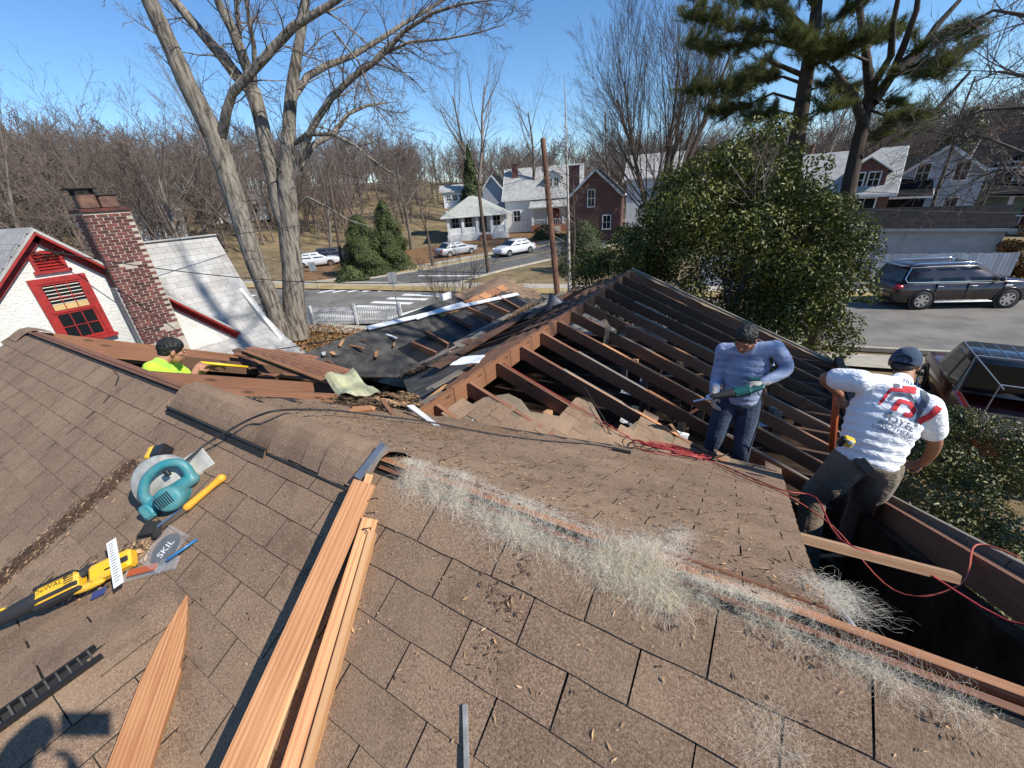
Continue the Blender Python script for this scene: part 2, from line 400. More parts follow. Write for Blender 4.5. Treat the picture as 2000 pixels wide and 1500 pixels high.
strip('grass_verge', ML, shift(ML, 1.3), .06, 'lawn_dry')
strip('pavement', shift(ML, 1.3), shift(ML, 2.7), .065, 'concrete')
strip('grass_verge', shift(ML, 2.7), shift(ML, 16), .055, 'litter')
strip('grass_verge', FAR, shift(FAR, 1.4), .05, 'lawn_dry')
strip('pavement', shift(FAR, 1.4), shift(FAR, 2.7), .056, 'concrete')
strip('pavement', shift(NEAR, -.7), shift(NEAR, -1.9), .04, 'concrete')
for poly, sgn in ((ML, 1), (FAR[3:], 1), (NEAR[2:], -1), (MR, -1)):
    mb = MB()
    for a, b in zip(poly[:-1], poly[1:]):
        t = (V(b)-V(a)); n = V((-t.y, t.x)).normalized()*.08*sgn
        mb.beam((a[0]+n.x, a[1]+n.y, .02), (b[0]+n.x, b[1]+n.y, .02), .16, .15)
    struct(mb, 'kerb', 'concrete')
def bar(parent, a, b, w, mat='road_paint', z=-.018):
    mb = MB(); a = V((a[0], a[1], z)); b = V((b[0], b[1], z)); t = (b-a).normalized(); n = V((-t.y, t.x, 0))*w/2
    mb.add([a-n, b-n, b+n, a+n], [(0,1,2,3)]); return mb.build('road_marking', mat, parent)
for i in range(6):                                     # crossing over the cross street
    c = V((-20.6+.28*i, 14.4+1.12*i)); bar(cross_street, (c.x-1.5, c.y-.25), (c.x+1.5, c.y+.25), .5)
for i in range(7):                                     # crossing over the main street
    c = V((-27.6+1.15*i, 19.6+.42*i)); bar(cross_street, (c.x-.5, c.y-1.2), (c.x+.5, c.y+1.2), .45)
bar(cross_street, (-17.2, 15.0), (-15.8, 21.2), .4); bar(main_street, (-24.6, 25.6), (-19.3, 26.6), .4)
for i in range(5): bar(cross_street, (-31.5-.3*i, 12.0+1.05*i), (-34.3-.3*i, 11.6+1.05*i), .5)
bar(main_street, (-22.5, 28), (-19, 40), .12, 'yellow_paint')
bar(cross_street, (-33, 17.9), (-45, 15.9), .12, 'yellow_paint')

# ------------------------------------------------------------------ the house whose roof comes off
PIT = rad(27.66); cP, sP = math.cos(PIT), math.sin(PIT)
def S1(s, t, h=0.): return V((s, cP*t+.5868-sP*h, sP*t+4.7305+cP*h))
def S2(s, u, h=0.): return V((s, .872+cP*u+sP*h, 4.88-sP*u+cP*h))
WT = math.tan(rad(22.5)); WX, WZ = -2.2, 4.28
def WR(x, y, h=0.): return V((x, y, WZ-WT*(x-WX)+h))
house = thing('house', 'brown shingled house with its roof half stripped to the rafters', 'house', (-2.5, 2.5, 0))
# walls and attic floor
mb = MB()
for (x0, x1, y0, y1) in ((-6.3, -6.1, -2.8, 4.6), (.98, 1.16, -2.8, 4.6), (-6.1, .98, -2.8, -2.6), (-6.1, -4.7, 4.4, 4.6), (-4.75, -4.6, 4.6, 9.2), (-4.6, 1.3, 8.0, 8.15), (1.2, 1.36, 4.6, 8.0)):
    mb.box(((x0+x1)/2, (y0+y1)/2, 1.35), (x1-x0, y1-y0, 2.7))
mb.build('wall', 'brick_wall', house)
for x, sx in ((-6.2, 1), (1.07, -1)):          # gable triangles
    mb = MB(); mb.prism([(x, -2.8, 2.8), (x, 4.6, 2.8), (x, .872, 4.70)], (.08*sx, 0, 0)); mb.build('gable_wall', 'attic_shaded', house)
mb = MB(); mb.box((-2.6, .9, 2.78), (7.2, 7.2, .04)); mb.box((-1.65, 6.4, 2.779), (6.0, 3.4, .036)); mb.build('attic_floor', 'attic_shaded', house)
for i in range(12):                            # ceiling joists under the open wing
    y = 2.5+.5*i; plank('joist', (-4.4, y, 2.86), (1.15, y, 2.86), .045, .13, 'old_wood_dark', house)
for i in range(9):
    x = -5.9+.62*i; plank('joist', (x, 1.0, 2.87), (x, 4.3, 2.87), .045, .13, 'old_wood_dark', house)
# near slope: deck, then every shingle tab a piece of its own
def deck(name, fn, s0, s1, t0, t1, mat='felt', th=.022, poly=None):
    mb = MB(); pts = poly or [(s0, t0), (s1, t0), (s1, t1), (s0, t1)]
    top = [fn(a, b, -.004) for a, b in pts]; n = (fn(0, 0, 1)-fn(0, 0, 0)).normalized()
    mb.prism(top, -n*th); return mb.build(name, mat, house)
slope1 = deck('roof_slope', S1, -6.55, 1.22, -4.2, .30)
TABW, EXP = .305, .127
def tab_mesh(name, mat, k):
    r = random.Random(k); w = .3002; L = EXP+.035; mb = MB(); nx = 5; vs = []
    for side in (0, 1):
        for j, t in enumerate((0., .03, L)):
            for i in range(nx+1):
                x = -w/2+w*i/nx; wob = r.uniform(-.0022, .0022) if j == 0 else 0; lift = r.uniform(0, .0022) if j == 0 else 0
                top = .0075 if j < 2 else .0015
                vs.append(V((x, t+wob, (top+lift) if side else (top-.005))))
    n = (nx+1); fs = []
    for j in range(2):
        for i in range(nx):
            a = 3*n+j*n+i; fs.append((a, a+1, a+n+1, a+n))
    nt_ = len(fs)
    for i in range(nx): fs.append((i, i+1, 3*n+i+1, 3*n+i))
    fs.append((0, 3*n, 4*n, n)); fs.append((n, 4*n, 5*n, 2*n)); fs.append((nx, n+nx, 4*n+nx, 3*n+nx)); fs.append((n+nx, 2*n+nx, 5*n+nx, 4*n+nx))
    mb.add(vs, fs); mb.mi = [0]*nt_+[1]*(len(fs)-nt_); me = mb.mesh(name, (mat, 'felt')); return me, mb
TABS = [tab_mesh('shingle', 'shingle', k) for k in range(7)]
cand = []                                      # (screen size, frame, variant)
def lay(fn, rows, s_range, keep, slope_ref, flip=False, clipx=None):
    for k in rows:
        t = k[0]; off = k[1]; s = s_range[0]+off
        while s < s_range[1]:
            if keep(s, t+.06):
                r = random.Random(int(s*1000)*131+int(t*1000))
                o = fn(s, t, 0); X = V((1,0,0)) if not flip else None
                Yv = (fn(s, t+.1)-fn(s, t)).normalized(); Xv = (fn(s+.1, t)-fn(s, t)).normalized(); Zv = Xv.cross(Yv)
                if Zv.z < 0: Xv = -Xv; Zv = -Zv
                a = r.gauss(0, .006); X2 = Xv*math.cos(a)+Yv*math.sin(a); Y2 = -Xv*math.sin(a)+Yv*math.cos(a)
                kx = 1.
                if clipx:
                    xb = clipx(t); over_ = s+.15-xb
                    if over_ > 0: kx = max(.06, 1-over_/.3); o = fn(s-over_/2, t, 0)
                X2 = X2*kx
                M = Matrix(((X2.x, Y2.x, Zv.x, o.x), (X2.y, Y2.y, Zv.y, o.y), (X2.z, Y2.z, Zv.z, o.z), (0,0,0,1)))
                c = px(M @ V((0, .07, 0))); size = 0
                if c and -150 < c[0] < 2150 and -100 < c[1] < 1600:
                    q = [px(M @ V(v)) for v in ((-.15, 0, 0), (.15, 0, 0), (.15, .127, 0), (-.15, .127, 0))]
                    if all(q): size = abs(sum(q[i][0]*q[(i+1) % 4][1]-q[(i+1) % 4][0]*q[i][1] for i in range(4)))/2
                cand.append((size, M, r.randrange(7), slope_ref))
            s += TABW
rows = [(.1043-EXP*k-0.0, (-.552 if k % 2 == 0 else -.3995) % TABW+TABW/2) for k in range(-1, 26)]
G_X, G_Y, G_Z = -1.74, .24, 4.53
def keep1(s, t):
    y = cP*t+.5868; return not (abs(s-G_X) < (G_Y-y)/.44-.9) and t < .27
s0 = -22*TABW
lay(S1, rows, (s0, 1.2), lambda s, t: s > -6.5 and keep1(s, t), slope1)
# far slope, still shingled between the stripped bays
POLY2 = [(-2.75, .0), (-2.75, .55), (-2.3, 1.22), (-1.95, 1.48), (-1.6, 1.70), (-1.0, 2.15), (-.35, 2.72), (.06, 3.05), (.46, 3.15), (.42, 2.2), (.34, 1.0), (.29, .0)]
def inside(p, poly):
    c = False; n = len(poly)
    for i in range(n):
        (x0, y0), (x1, y1) = poly[i], poly[(i+1) % n]
        if (y0 > p[1]) != (y1 > p[1]) and p[0] < (x1-x0)*(p[1]-y0)/(y1-y0)+x0: c = not c
    return c
slope2 = deck('roof_slope', S2, 0, 0, 0, 0, poly=POLY2)
S2r = lambda s, t, h=0.: S2(s, -t, h)
lay(S2r, [(-.16-EXP*k, (k % 2)*TABW/2) for k in range(0, 26)], (-9.15*TABW, .62), lambda s, t: inside((s-.147, -t+.02), POLY2), slope2, clipx=lambda t: .285+.055*min(1, -t)+.066*max(0, -t-1))
# lower end of the wing's near slope, left along the valley with a torn edge
WPOLY = [(-2.0, 2.2), (-1.96, 2.62), (-1.84, 2.86), (-1.72, 2.88), (-1.58, 2.80), (-1.36, 2.98), (-1.36, 3.40), (-1.22, 3.44), (-1.02, 3.22), (-.86, 3.25), (-.74, 3.80), (-.6, 3.74), (-.36, 3.62), (-.1, 3.75), (.1, 3.85), (.5, 4.1), (.5, 3.9), (-.35, 3.2), (-1.6, 2.2)]
WS = lambda s, t, h=0.: V((-2.2+t*math.cos(rad(22.5))+h*math.sin(rad(22.5)), s, WZ-t*math.sin(rad(22.5))+h*math.cos(rad(22.5))))
wp2 = [(y, (x+2.2)/math.cos(rad(22.5))) for x, y in WPOLY]
slope3 = deck('roof_slope', WS, 0, 0, 0, 0, mat='shingle_grey', poly=wp2, th=.02)
WSr = lambda s, t, h=0.: WS(s, -t, h)
lay(WSr, [(-.30-EXP*k, (k % 2)*TABW/2) for k in range(0, 22)], (2.0, 4.4), lambda s, t: inside((s, -t), wp2) and inside((s+.08, -t), wp2) and inside((s-.08, -t), wp2), slope3)
# cross gable on the near side
cG, sG = math.cos(rad(13)), math.sin(rad(13))
GL = lambda s, t, h=0.: V((G_X-t*cG-sG*h, -s, G_Z-t*sG+cG*h))       # s runs toward the camera side (-y), t down the left slope
GR = lambda s, t, h=0.: V((G_X+t*cG+sG*h, -s, G_Z-t*sG+cG*h))
GV = math.tan(rad(13))/math.tan(PIT)                                  # how fast the valleys run down
def gdeck(fn):
    mb = MB(); n = (fn(0, 0, 1)-fn(0, 0, 0)).normalized()
    mb.prism([fn(-G_Y, 0, -.004), fn(3.2, 0, -.004), fn(3.2, 3.6, -.004), fn(-G_Y+3.6*cG*GV, 3.6, -.004)], -n*.02); return mb.build('roof_slope', 'felt', house)
slope4 = gdeck(GL); slope5 = gdeck(GR)
for fn, sl_ in ((GL, slope4), (GR, slope5)):
    fr = lambda s, t, h=0., fn=fn: fn(s, -t, h)
    lay(fr, [(-.20-EXP*k, (k % 2)*TABW/2) for k in range(0, 20)], (-.3, 3.2), lambda s, t: s-.05 > -G_Y+(-t)*cG*GV-.2 and s < 3.1, sl_)
cand.sort(key=lambda c: -c[0])
rest = {}
for i, (size, M, vkt, ref) in enumerate(cand):
    if i < 300:
        o = bpy.data.objects.new('shingle', TABS[vkt][0]); C.objects.link(o); o.parent = ref
        M2 = Matrix.Translation(-house.location) @ M; l_, q_, s_ = M2.decompose(); o.location = l_; o.rotation_euler = q_.to_euler(); o.scale = s_
    elif size > 0 or rng.random() < .9:
        mm = rest.setdefault(ref.name, (ref, MB()))[1]; mm.add([M @ V(p) for p in TABS[vkt][1].v], TABS[vkt][1].f); mm.mi[-len(TABS[vkt][1].f):] = TABS[vkt][1].mi
for ref, mb in rest.values(): tag(mb.build('shingle', ('shingle', 'felt'), ref), kind='stuff')
# valley edge of the cross gable: woven shingle strip ends, and its ridge caps
mb = MB()
def capstrip(fnl, fnr, s0, s1, wid, name, parent, bulge=.0, step=.127, hole=None):
    k = 0; s = s0
    while s < s1-1e-6:
        if not (hole and hole[0] < s < hole[1]):
            m = MB(); n = 7; vs = []; w = wid*rng.uniform(.94, 1.05); e = s+step+.03; b0 = .013+rng.uniform(0, .003); sk = rng.uniform(-.006, .006)
            for side in (0, 1):
                for ss, lift in ((s, b0), (e, .006)):
                    for i in range(n+1):
                        q = (i/n*2-1); u = abs(q)*w; fn = fnl if q < 0 else fnr
                        p = fn(ss+sk*q, u, lift+side*.004); z = math.exp(-(u/.07)**2)
                        vs.append(p+V((0, 0, bulge*(1-(u/w)**2)-z*.014)))
            N = n+1; fs = [(2*N+i, 2*N+i+1, 3*N+i+1, 3*N+i) for i in range(n)]+[(i, i+1, 2*N+i+1, 2*N+i) for i in range(n)]+[(0, 2*N, 3*N, N), (n, N+n, 3*N+n, 2*N+n)]
            m.add(vs, fs); m.mi = [0]*n+[1]*(len(fs)-n); o = m.build(name, ('shingle', 'felt'), parent)
        s += step
    return
capstrip(GL, GR, -G_Y+.02, 2.6, .115, 'ridge_cap', house, hole=(.02, .62))
# rounded caps over the ridge vent on the main ridge
S1d = lambda s, u, h=0.: S1(s, .322-u, h)
capstrip(S1d, lambda s, u, h=0.: S2(s, u, h), -2.86, -1.30, .15, 'ridge_cap', house, bulge=.055)
capstrip(S1d, lambda s, u, h=0.: S2(s, u, h), -6.56, -6.32, .15, 'ridge_cap', house, bulge=.02)
# black ridge-vent body showing where its near side is torn open
mb = MB()
mb.grid(lambda a, b: S1(-2.86+1.02*a, .140+.032*b, .012+.020*b+.004*mn.noise(V((a*30, b*3, 0)))), 40, 3)
mb.beam(S1(-2.86, .176, .036), S1(-1.84, .176, .032), .012, .008, up=S1(0,0,1)-S1(0,0,0))
mb.beam(S1(-1.84, .168, .012), S1(-1.22, .166, .010), .012, .006, up=S1(0,0,1)-S1(0,0,0)); mb.build('ridge_vent', 'felt', house)
# ridge slot: ridge board, cut deck edges
plank('ridge_board', (-1.22, .886, 4.80), (1.2, .886, 4.80), .024, .16, 'old_wood_orange', house)
plank('deck_edge', S1(-1.2, .296, -.004), S1(1.2, .294, -.004), .014, .022, 'old_wood', house, up=S1(0,0,1)-S1(0,0,0))
plank('deck_edge', S2(-1.2, .085, .0), S2(.30, .09, .0), .018, .022, 'old_wood', house, up=S2(0,0,1)-S2(0,0,0))
plank('ridge_board', (-6.5, .90, 4.795), (-2.85, .90, 4.795), .04, .15, 'old_wood', house)
plank('deck_edge', S1(-6.3, .305, .004), S1(-2.85, .305, .004), .018, .018, 'old_wood', house, up=S1(0,0,1)-S1(0,0,0))
# rafters of the far slope: the stripped bay on the left and the open hole on the right
def rafter2(x, u0, u1, mat='old_wood', w=.045, h=.14, drop=-.075): 
    return plank('rafter', S2(x, u0, drop), S2(x, u1, drop), w, h, mat, house, up=S2(0,0,1)-S2(0,0,0))
rafter2(-6.34, .02, 4.5, 'old_wood_orange', h=.16); rafter2(-6.22, .02, 4.4, 'old_wood_orange', drop=-.12); rafter2(-6.10, .05, 4.2, 'fir', .022, .10, -.17); rafter2(-5.86, .03, 3.6, 'old_wood')
rafter2(-3.62, .03, 1.55, 'old_wood', h=.17); rafter2(-3.08, .03, 1.2, 'old_wood', h=.13); rafter2(-5.3, .9, 2.6, 'old_wood_dark')
rafter2(1.12, .02, 4.3, 'old_wood', w=.05, h=.15); rafter2(.30, .1, 3.4, 'old_wood_dark'); rafter2(.62, .1, .9, 'old_wood_dark', drop=-.5)
plank('rake_board', S2(1.19, .02, -.02), S2(1.19, 4.3, -.02), .03, .12, 'grey_wood', house, up=S2(0,0,1)-S2(0,0,0))
plank('rake_board', S2(1.235, .02, .0), S2(1.235, 4.35, .0), .04, .02, 'grey_wood', house, up=S2(0,0,1)-S2(0,0,0))
plank('blocking', S2(.30, .90, -.02), S2(.86, 1.00, -.02), .045, .035, 'fir_tan', house, up=S2(0,0,1)-S2(0,0,0))
for q in range(17):                           # bent nails left in the rake rafter
    u = .8+q*.2+rng.uniform(-.06, .06); a = S2(1.12+rng.uniform(-.015, .015), u, .01)
    mb = MB(); mb.tube([a, a+V((rng.uniform(-.01,.01), rng.uniform(-.01,.01), .03)), a+V((rng.uniform(-.025,.025), rng.uniform(-.025,.025), .045))], .0022, 5); mb.build('nail', 'soot', house)
# hip wing beyond: ridge board and rafters
for i in range(12):
    y0 = 1.98+.5*i; plank('ridge_board', (WX, y0+.004, WZ-.085), (WX, y0+.496 if i < 11 else 8.2, WZ-.085), .042, .19, 'old_wood_orange' if i < 5 else 'old_wood', house)
for i in range(13):
    y = 2.2+.5*i; mat = rng.choice(['old_wood', 'old_wood', 'old_wood_orange']) if i < 7 else rng.choice(['old_wood', 'old_wood', 'old_wood_dark'])
    x1 = min(1.5, -2.2+(y-1.95)/.79+.1) if i < 3 else 1.55
    jx = rng.uniform(-.02, .02)
    plank('rafter', (WX+.02, y+jx, WZ-.075), (x1, y, WZ-.075-WT*(x1-WX)), .042, .145, mat, house)
    if i > 1:                                 # furring and sheathing remnants on top of the rafters
        for q in range(rng.randrange(1, 4)):
            a = rng.uniform(-1.9, .6); b = a+rng.uniform(.3, 1.2); b = min(b, 1.5)
            plank('sheathing_scrap', WR(a, y+jx, .008), WR(b, y, .008), rng.uniform(.03, .055), .016, rng.choice(['fir', 'grey_wood', 'old_wood_orange', 'grey_wood']), house, jag=.02)
    if i > 4:
        plank('rafter', (WX-.02, y, WZ-.075), (-4.5, y, WZ-.075-WT*2.3), .042, .14, 'old_wood_dark', house)
plank('rafter', (WX, 8.26, WZ-.02), (1.65, 8.26, WZ-.02-WT*3.85), .05, .16, 'grey_wood', house)
mb = MB(); vs = []; n = 26                     # torn shingle edge along the far rake
for j in range(n+1):
    x = WX+.05+3.65*j/n; w = .20+.10*mn.noise(V((x*2.1, 3, 0)))+.05*mn.noise(V((x*7, 1, 0)))
    vs += [WR(x, 8.36, .035), WR(x, 8.36-w, .028+.012*mn.noise(V((x*5, 0, 2))))]
mb.add(vs, [(2*j, 2*j+2, 2*j+3, 2*j+1) for j in range(n)]); mb.build('torn_shingle_edge', 'shingle_grey', house)
plank('eave_plate', (1.45, 4.7, 2.86), (1.45, 8.3, 2.86), .1, .14, 'old_wood_dark', house)
# collar ties, studs and lath seen down between the rafters
for i in range(26):
    x = rng.uniform(-1.6, 1.0); y = rng.uniform(2.8, 7.6); z1 = min(WZ-WT*(x-WX)-.2, 3.7)
    plank('stud', (x, y, 2.8), (x+rng.uniform(-.05, .05), y+rng.uniform(-.05, .05), rng.uniform(3.2, z1) if z1 > 3.25 else 3.2), .04, .085, rng.choice(['old_wood', 'old_wood_dark', 'grey_wood']), house, up=(1,0,0))
for i in range(14):
    x = rng.uniform(-1.5, .6); y = rng.uniform(2.6, 7.4); a = rng.uniform(0, 3.14); L = rng.uniform(.4, 1.1)
    plank('lath', (x, y, rng.uniform(2.95, 3.3)), (x+L*math.cos(a), y+L*math.sin(a), rng.uniform(2.95, 3.5)), .035, .012, rng.choice(['fir_pale', 'grey_wood', 'old_wood']), house)
for i in range(16):
    x = rng.uniform(-1.7, .6); y = rng.uniform(2.7, 6.4); z = 2.95+rng.uniform(0, .25); s = rng.uniform(.08, .25)
    mb = MB(); mb.grid(lambda a, b: V((x+(a-.5)*s*1.6, y+(b-.5)*s, z+.06*mn.noise(V((x*9+a*3, y*9+b*3, 1))))), 4, 4); mb.build('plaster_scrap', rng.choice(['white_paint', 'chip_light', 'trim_white']), house)
for (x, y) in ((-1.55, 3.05), (-.95, 3.9), (-.45, 4.15), (-.3, 4.9), (.1, 5.3), (-1.2, 5.0), (-.75, 5.6)):   # ends of short blocks between the rafters
    zz = WR(x, y).z-.16; plank('blocking', (x, y-.02, zz), (x+rng.uniform(-.05,.05), y+.14, zz-.05), .06, .09, 'fir_pale', house)
# small gable beyond, dark felt with part of its shingles left
VXT, VZT, VX, VZ = -5.9, 3.79, -4.65, 3.27
def VS(y, t, h=0.):
    d = V((VX-VXT, 0, VZ-VZT)); L = d.length; d.normalize(); nn = V((-d.z, 0, d.x)); return V((VXT, y, VZT))+d*t+nn*h
VL = math.hypot(VX-VXT, VZ-VZT)
side = house
mb = MB(); mb.prism([VS(2.9, 0, 0), VS(9.4, 0, 0), VS(9.4, VL, 0), VS(4.1, VL, 0), VS(3.3, VL*.5, 0)], (VS(0,0,-.02)-VS(0,0,0))); porch = mb.build('roof_slope', 'felt_black', house)
mb = MB(); mb.prism([(VXT, 2.9, VZT-.004), (VXT, 9.4, VZT-.004), (VXT-2.0, 9.4, VZT-.95), (VXT-2.0, 2.9, VZT-.95)], (0,0,-.03)); mb.build('roof_slope', 'shingle_grey', house)
mb = MB(); mb.box((-6.6, 6.4, 1.4), (1.6, 5.6, 2.8)); mb.build('wall', 'stucco', house)
POLYV = [(6.75, 0), (9.35, 0), (9.35, VL-.02), (8.9, VL-.25), (8.6, .55), (7.6, .3)]
cand2 = []; mbv = MB(); vcount = 0
VSr = lambda s, t, h=0.: VS(s, -t, h+.004)
cand.clear(); lay(VSr, [(-.115-EXP*k, (k % 2)*TABW/2) for k in range(0, 10)], (6.6, 9.45), lambda s, t: inside((s, -t), POLYV), porch)
for size, M, vkt, ref in cand: mbv.add([M @ V(p) for p in TABS[vkt][1].v], TABS[vkt][1].f)
tag(mbv.build('shingle', 'shingle', porch), kind='stuff')
for y, t0, t1 in ((6.3, .5, 1.1), (6.9, .45, 1.2), (7.5, .5, 1.25), (8.1, .55, 1.3), (5.4, .7, 1.25), (4.9, .8, 1.3)):
    plank('rafter', VS(y, t0, .03), VS(y+rng.uniform(-.1, .15), t1, .05), .05, .09, 'old_wood', house)
for i in range(7):
    y = 6.2+i*.38; plank('sheathing_board', VS(y, .38+.05*rng.random(), .012), VS(y+.36, .36+.05*rng.random(), .012), .22, .018, rng.choice(['fir', 'old_wood_orange']), house, up=VS(0,0,1)-VS(0,0,0), jag=.04)
mb = MB()                                      # flat black sheet painting the dark of a hole under the stripped sheathing
mb.grid(lambda a, b: VS(4.6+4.0*a, .75+.5*b, .006), 2, 1); mb.build('open_bay_dark', 'black', house)
# long rotten trough between the wing and the small gable
for i in range(22):
    y = 3.6+rng.uniform(0, 2.6); x = VX+rng.uniform(-.15, 1.5); z = VZ+.02+(x-VX)*.4
    plank('rotten_board', (x, y, z+rng.uniform(0,.08)), (x+rng.uniform(-.15,.15), min(8.5, y+rng.uniform(.8, 3.6)), z+rng.uniform(0, .08)), rng.uniform(.04,.16), .02, rng.choice(['old_wood_dark', 'rotten', 'grey_wood', 'felt_black']), house, jag=.06)
mb = MB(); mb.prism([(WX-.03, 2.05, WZ-.10), (WX-.03, 8.2, WZ-.10), (VX, 8.4, VZ-.03), (VX, 4.1, VZ-.03)], (0,0,-.02)); mb.build('roof_slope', 'felt_black', house)
for i in range(4):
    q = .12+.16*i; plank('batten', (WX-q, 2.3+.4*i, WZ-q*WT-.04), (WX-q-.05, 8.1, WZ-q*WT-.03), .05, .03, 'old_wood_dark', house, jag=.03)
# ------------------------------------------------------------------ neighbour's stucco house with the brick chimney
nb = thing('stucco_house', 'white stucco house with red trim and pale swept roof on the left', 'house', (-15, 3.5, 0))
NX, AY, AZ, SL = -13.4, 2.65, 5.72, 1.035
def nz(y): return AZ-SL*abs(y-AY)
mb = MB(); mb.prism([(NX, -2.0, 0), (NX, 5.9, 0), (NX, 5.9, nz(5.9)+.02), (NX, AY, AZ), (NX, -2.0, nz(-2.0))], (-.2, 0, 0)); mb.build('wall', 'stucco', nb)
mb = MB(); mb.box((-17.5, 1.95, .9), (7.6, 7.5, 1.8)); mb.build('wall', 'stucco', nb)
for sgn, y1 in ((-1, -2.3), (1, 5.75)):         # gable roof and its red rake boards
    mb = MB(); mb.prism([(NX+.28, AY, AZ+.10), (NX+.28, y1, nz(y1)+.10), (-20.5, y1, nz(y1)+.10), (-20.5, AY, AZ+.10)], (0,0,-.07)); rs_ = mb.build('roof_slope', 'slate_white', nb)
    plank('rake_board', (NX+.05, AY, AZ-.06), (NX+.05, y1, nz(y1)-.06), .05, .21, 'red_paint', nb, up=(0, .72*sgn, .69))
    plank('rake_moulding', (NX+.17, AY, AZ-.0), (NX+.17, y1, nz(y1)-.0), .20, .05, 'red_paint', nb, up=(0, .72*sgn, .69))
    if sgn < 0:
        m2 = MB()
        for k in range(34):
            t = k*.14; y = AY-t*.695; x = -13.1-(k % 2)*.15
            while x > -20.2:
                m2.box((x-.15, y-.06, nz(y-.06)+.118), (.292, .15, .012), Matrix.Rotation(math.atan(SL), 3, 'X')); x -= .30
        tag(m2.build('shingle', 'slate_white', rs_), kind='stuff')
# swept roof facing this way: curved profile, each slate its own piece
PROF = [(-15.15, 5.24), (-14.82, 4.55), (-14.49, 3.86), (-14.12, 3.22), (-13.72, 2.66), (-13.0, 2.08), (-12.0, 1.58), (-11.6, 1.42)]
def prof(s):
    acc = 0
    for a, b in zip(PROF[:-1], PROF[1:]):
        L = math.hypot(b[0]-a[0], b[1]-a[1])
        if s <= acc+L or b is PROF[-1]:
            k = (s-acc)/L; d = V((b[0]-a[0], 0, b[1]-a[1]))/L; return V((a[0]+(b[0]-a[0])*k, 0, a[1]+(b[1]-a[1])*k)), d
        acc += L
PL = sum(math.hypot(b[0]-a[0], b[1]-a[1]) for a, b in zip(PROF[:-1], PROF[1:]))
mb = MB(); Y0, Y1 = 4.1, 6.93
mb.add([V((x, y, z-.02)) for x, z in PROF for y in (Y0, Y1)]+[V((x-.02, y, z-.14)) for x, z in PROF for y in (Y0, Y1)],
       [(2*i, 2*i+2, 2*i+3, 2*i+1) for i in range(len(PROF)-1)]+[(2*i+1, 2*i+3, 2*i+3+16, 2*i+1+16) for i in range(len(PROF)-1)]+[(2*i, 16+2*i, 18+2*i, 2*i+2) for i in range(len(PROF)-1)])
swept = mb.build('roof_slope', 'slate_white', nb)
m1 = MB(); m1.box((0, 0, 0), (.30, .205, .012)); slate = m1.mesh('slate', 'slate_white')
k = 0; s = .1
while s < PL-.05:
    p, d = prof(s); nrm = V((-d.z, 0, d.x))
    if nrm.z < 0: nrm = -nrm
    y = Y0+.15+(k % 2)*.152
    while y < Y1+.13:
        ov = max(0., y+.15-Y1); w = max(.08, 1-ov/.3)
        o = bpy.data.objects.new('slate', slate); C.objects.link(o); o.parent = swept
        Xv = V((0,1,0)); Yv = -d; Zv = Xv.cross(Yv)
        if Zv.dot(nrm) < 0: Xv = -Xv; Zv = -Zv
        q = p+nrm*.006; a = rng.gauss(0, .004)
        M = Matrix(((Xv.x, Yv.x, Zv.x, q.x+15), (Xv.y, Yv.y, Zv.y, y-ov/2-3.5), (Xv.z, Yv.z, Zv.z, q.z), (0,0,0,1))) @ Matrix.Rotation(-.06+rng.gauss(0,.006), 4, 'X') @ Matrix.Rotation(a, 4, 'Z')
        o.location = M.translation; o.rotation_euler = M.to_euler(); o.scale = (w, 1, 1); y += .305
    s += .178; k += 1
mb = MB(); mb.box((-15.2, 5.5, 5.235), (.26, 2.9, .035)); mb.build('ridge_cap', 'slate_white', nb)
mb = MB(); mb.prism([(-15.2, Y0, 5.2), (-18.5, Y0, 2.2), (-18.5, Y1, 2.2), (-15.2, Y1, 5.2)], (0,0,-.08)); mb.build('roof_slope', 'slate_white', nb)
mb = MB(); mb.box((-15.3, 6.0, .9), (5.2, 1.7, 1.8)); mb.prism([(-18, 6.8, 1.7), (-12.6, 6.8, 1.7), (-14.6, 6.8, 3.9), (-15.2, 6.8, 5.1)], (0, -.1, 0)); mb.build('wall', 'stucco', nb)
# window: casing, two sashes of six panes, blind slats behind the upper one
wy0, wy1, wz0, wz1 = 2.30, 3.01, 3.40, 4.70
win = thing('window', None, None, (0,0,0)); win.parent = nb; win.location = (0,0,0)
def npart(mb, name, mat, par): return mb.build(name, mat, par)
mb = MB(); t = .11
for c, s_ in (((NX+.03, (wy0+wy1)/2, wz1+t/2), (.09, wy1-wy0+2*t, t)), ((NX+.03, wy0-t/2, (wz0+wz1)/2), (.085, t, wz1-wz0)), ((NX+.03, wy1+t/2, (wz0+wz1)/2), (.085, t, wz1-wz0))): mb.box(c, s_)
npart(mb, 'casing', 'red_paint', win)
mb = MB(); mb.box((NX+.06, (wy0+wy1)/2, wz0-.045), (.17, wy1-wy0+.30, .07)); npart(mb, 'sill', 'red_paint', win)
mb = MB(); mb.box((NX+.004, (wy0+wy1)/2, (wz0+wz1)/2), (.006, wy1-wy0, wz1-wz0)); npart(mb, 'backing', 'black', win)
zm = (wz0+wz1)/2; w3 = (wy1-wy0-.10)/3
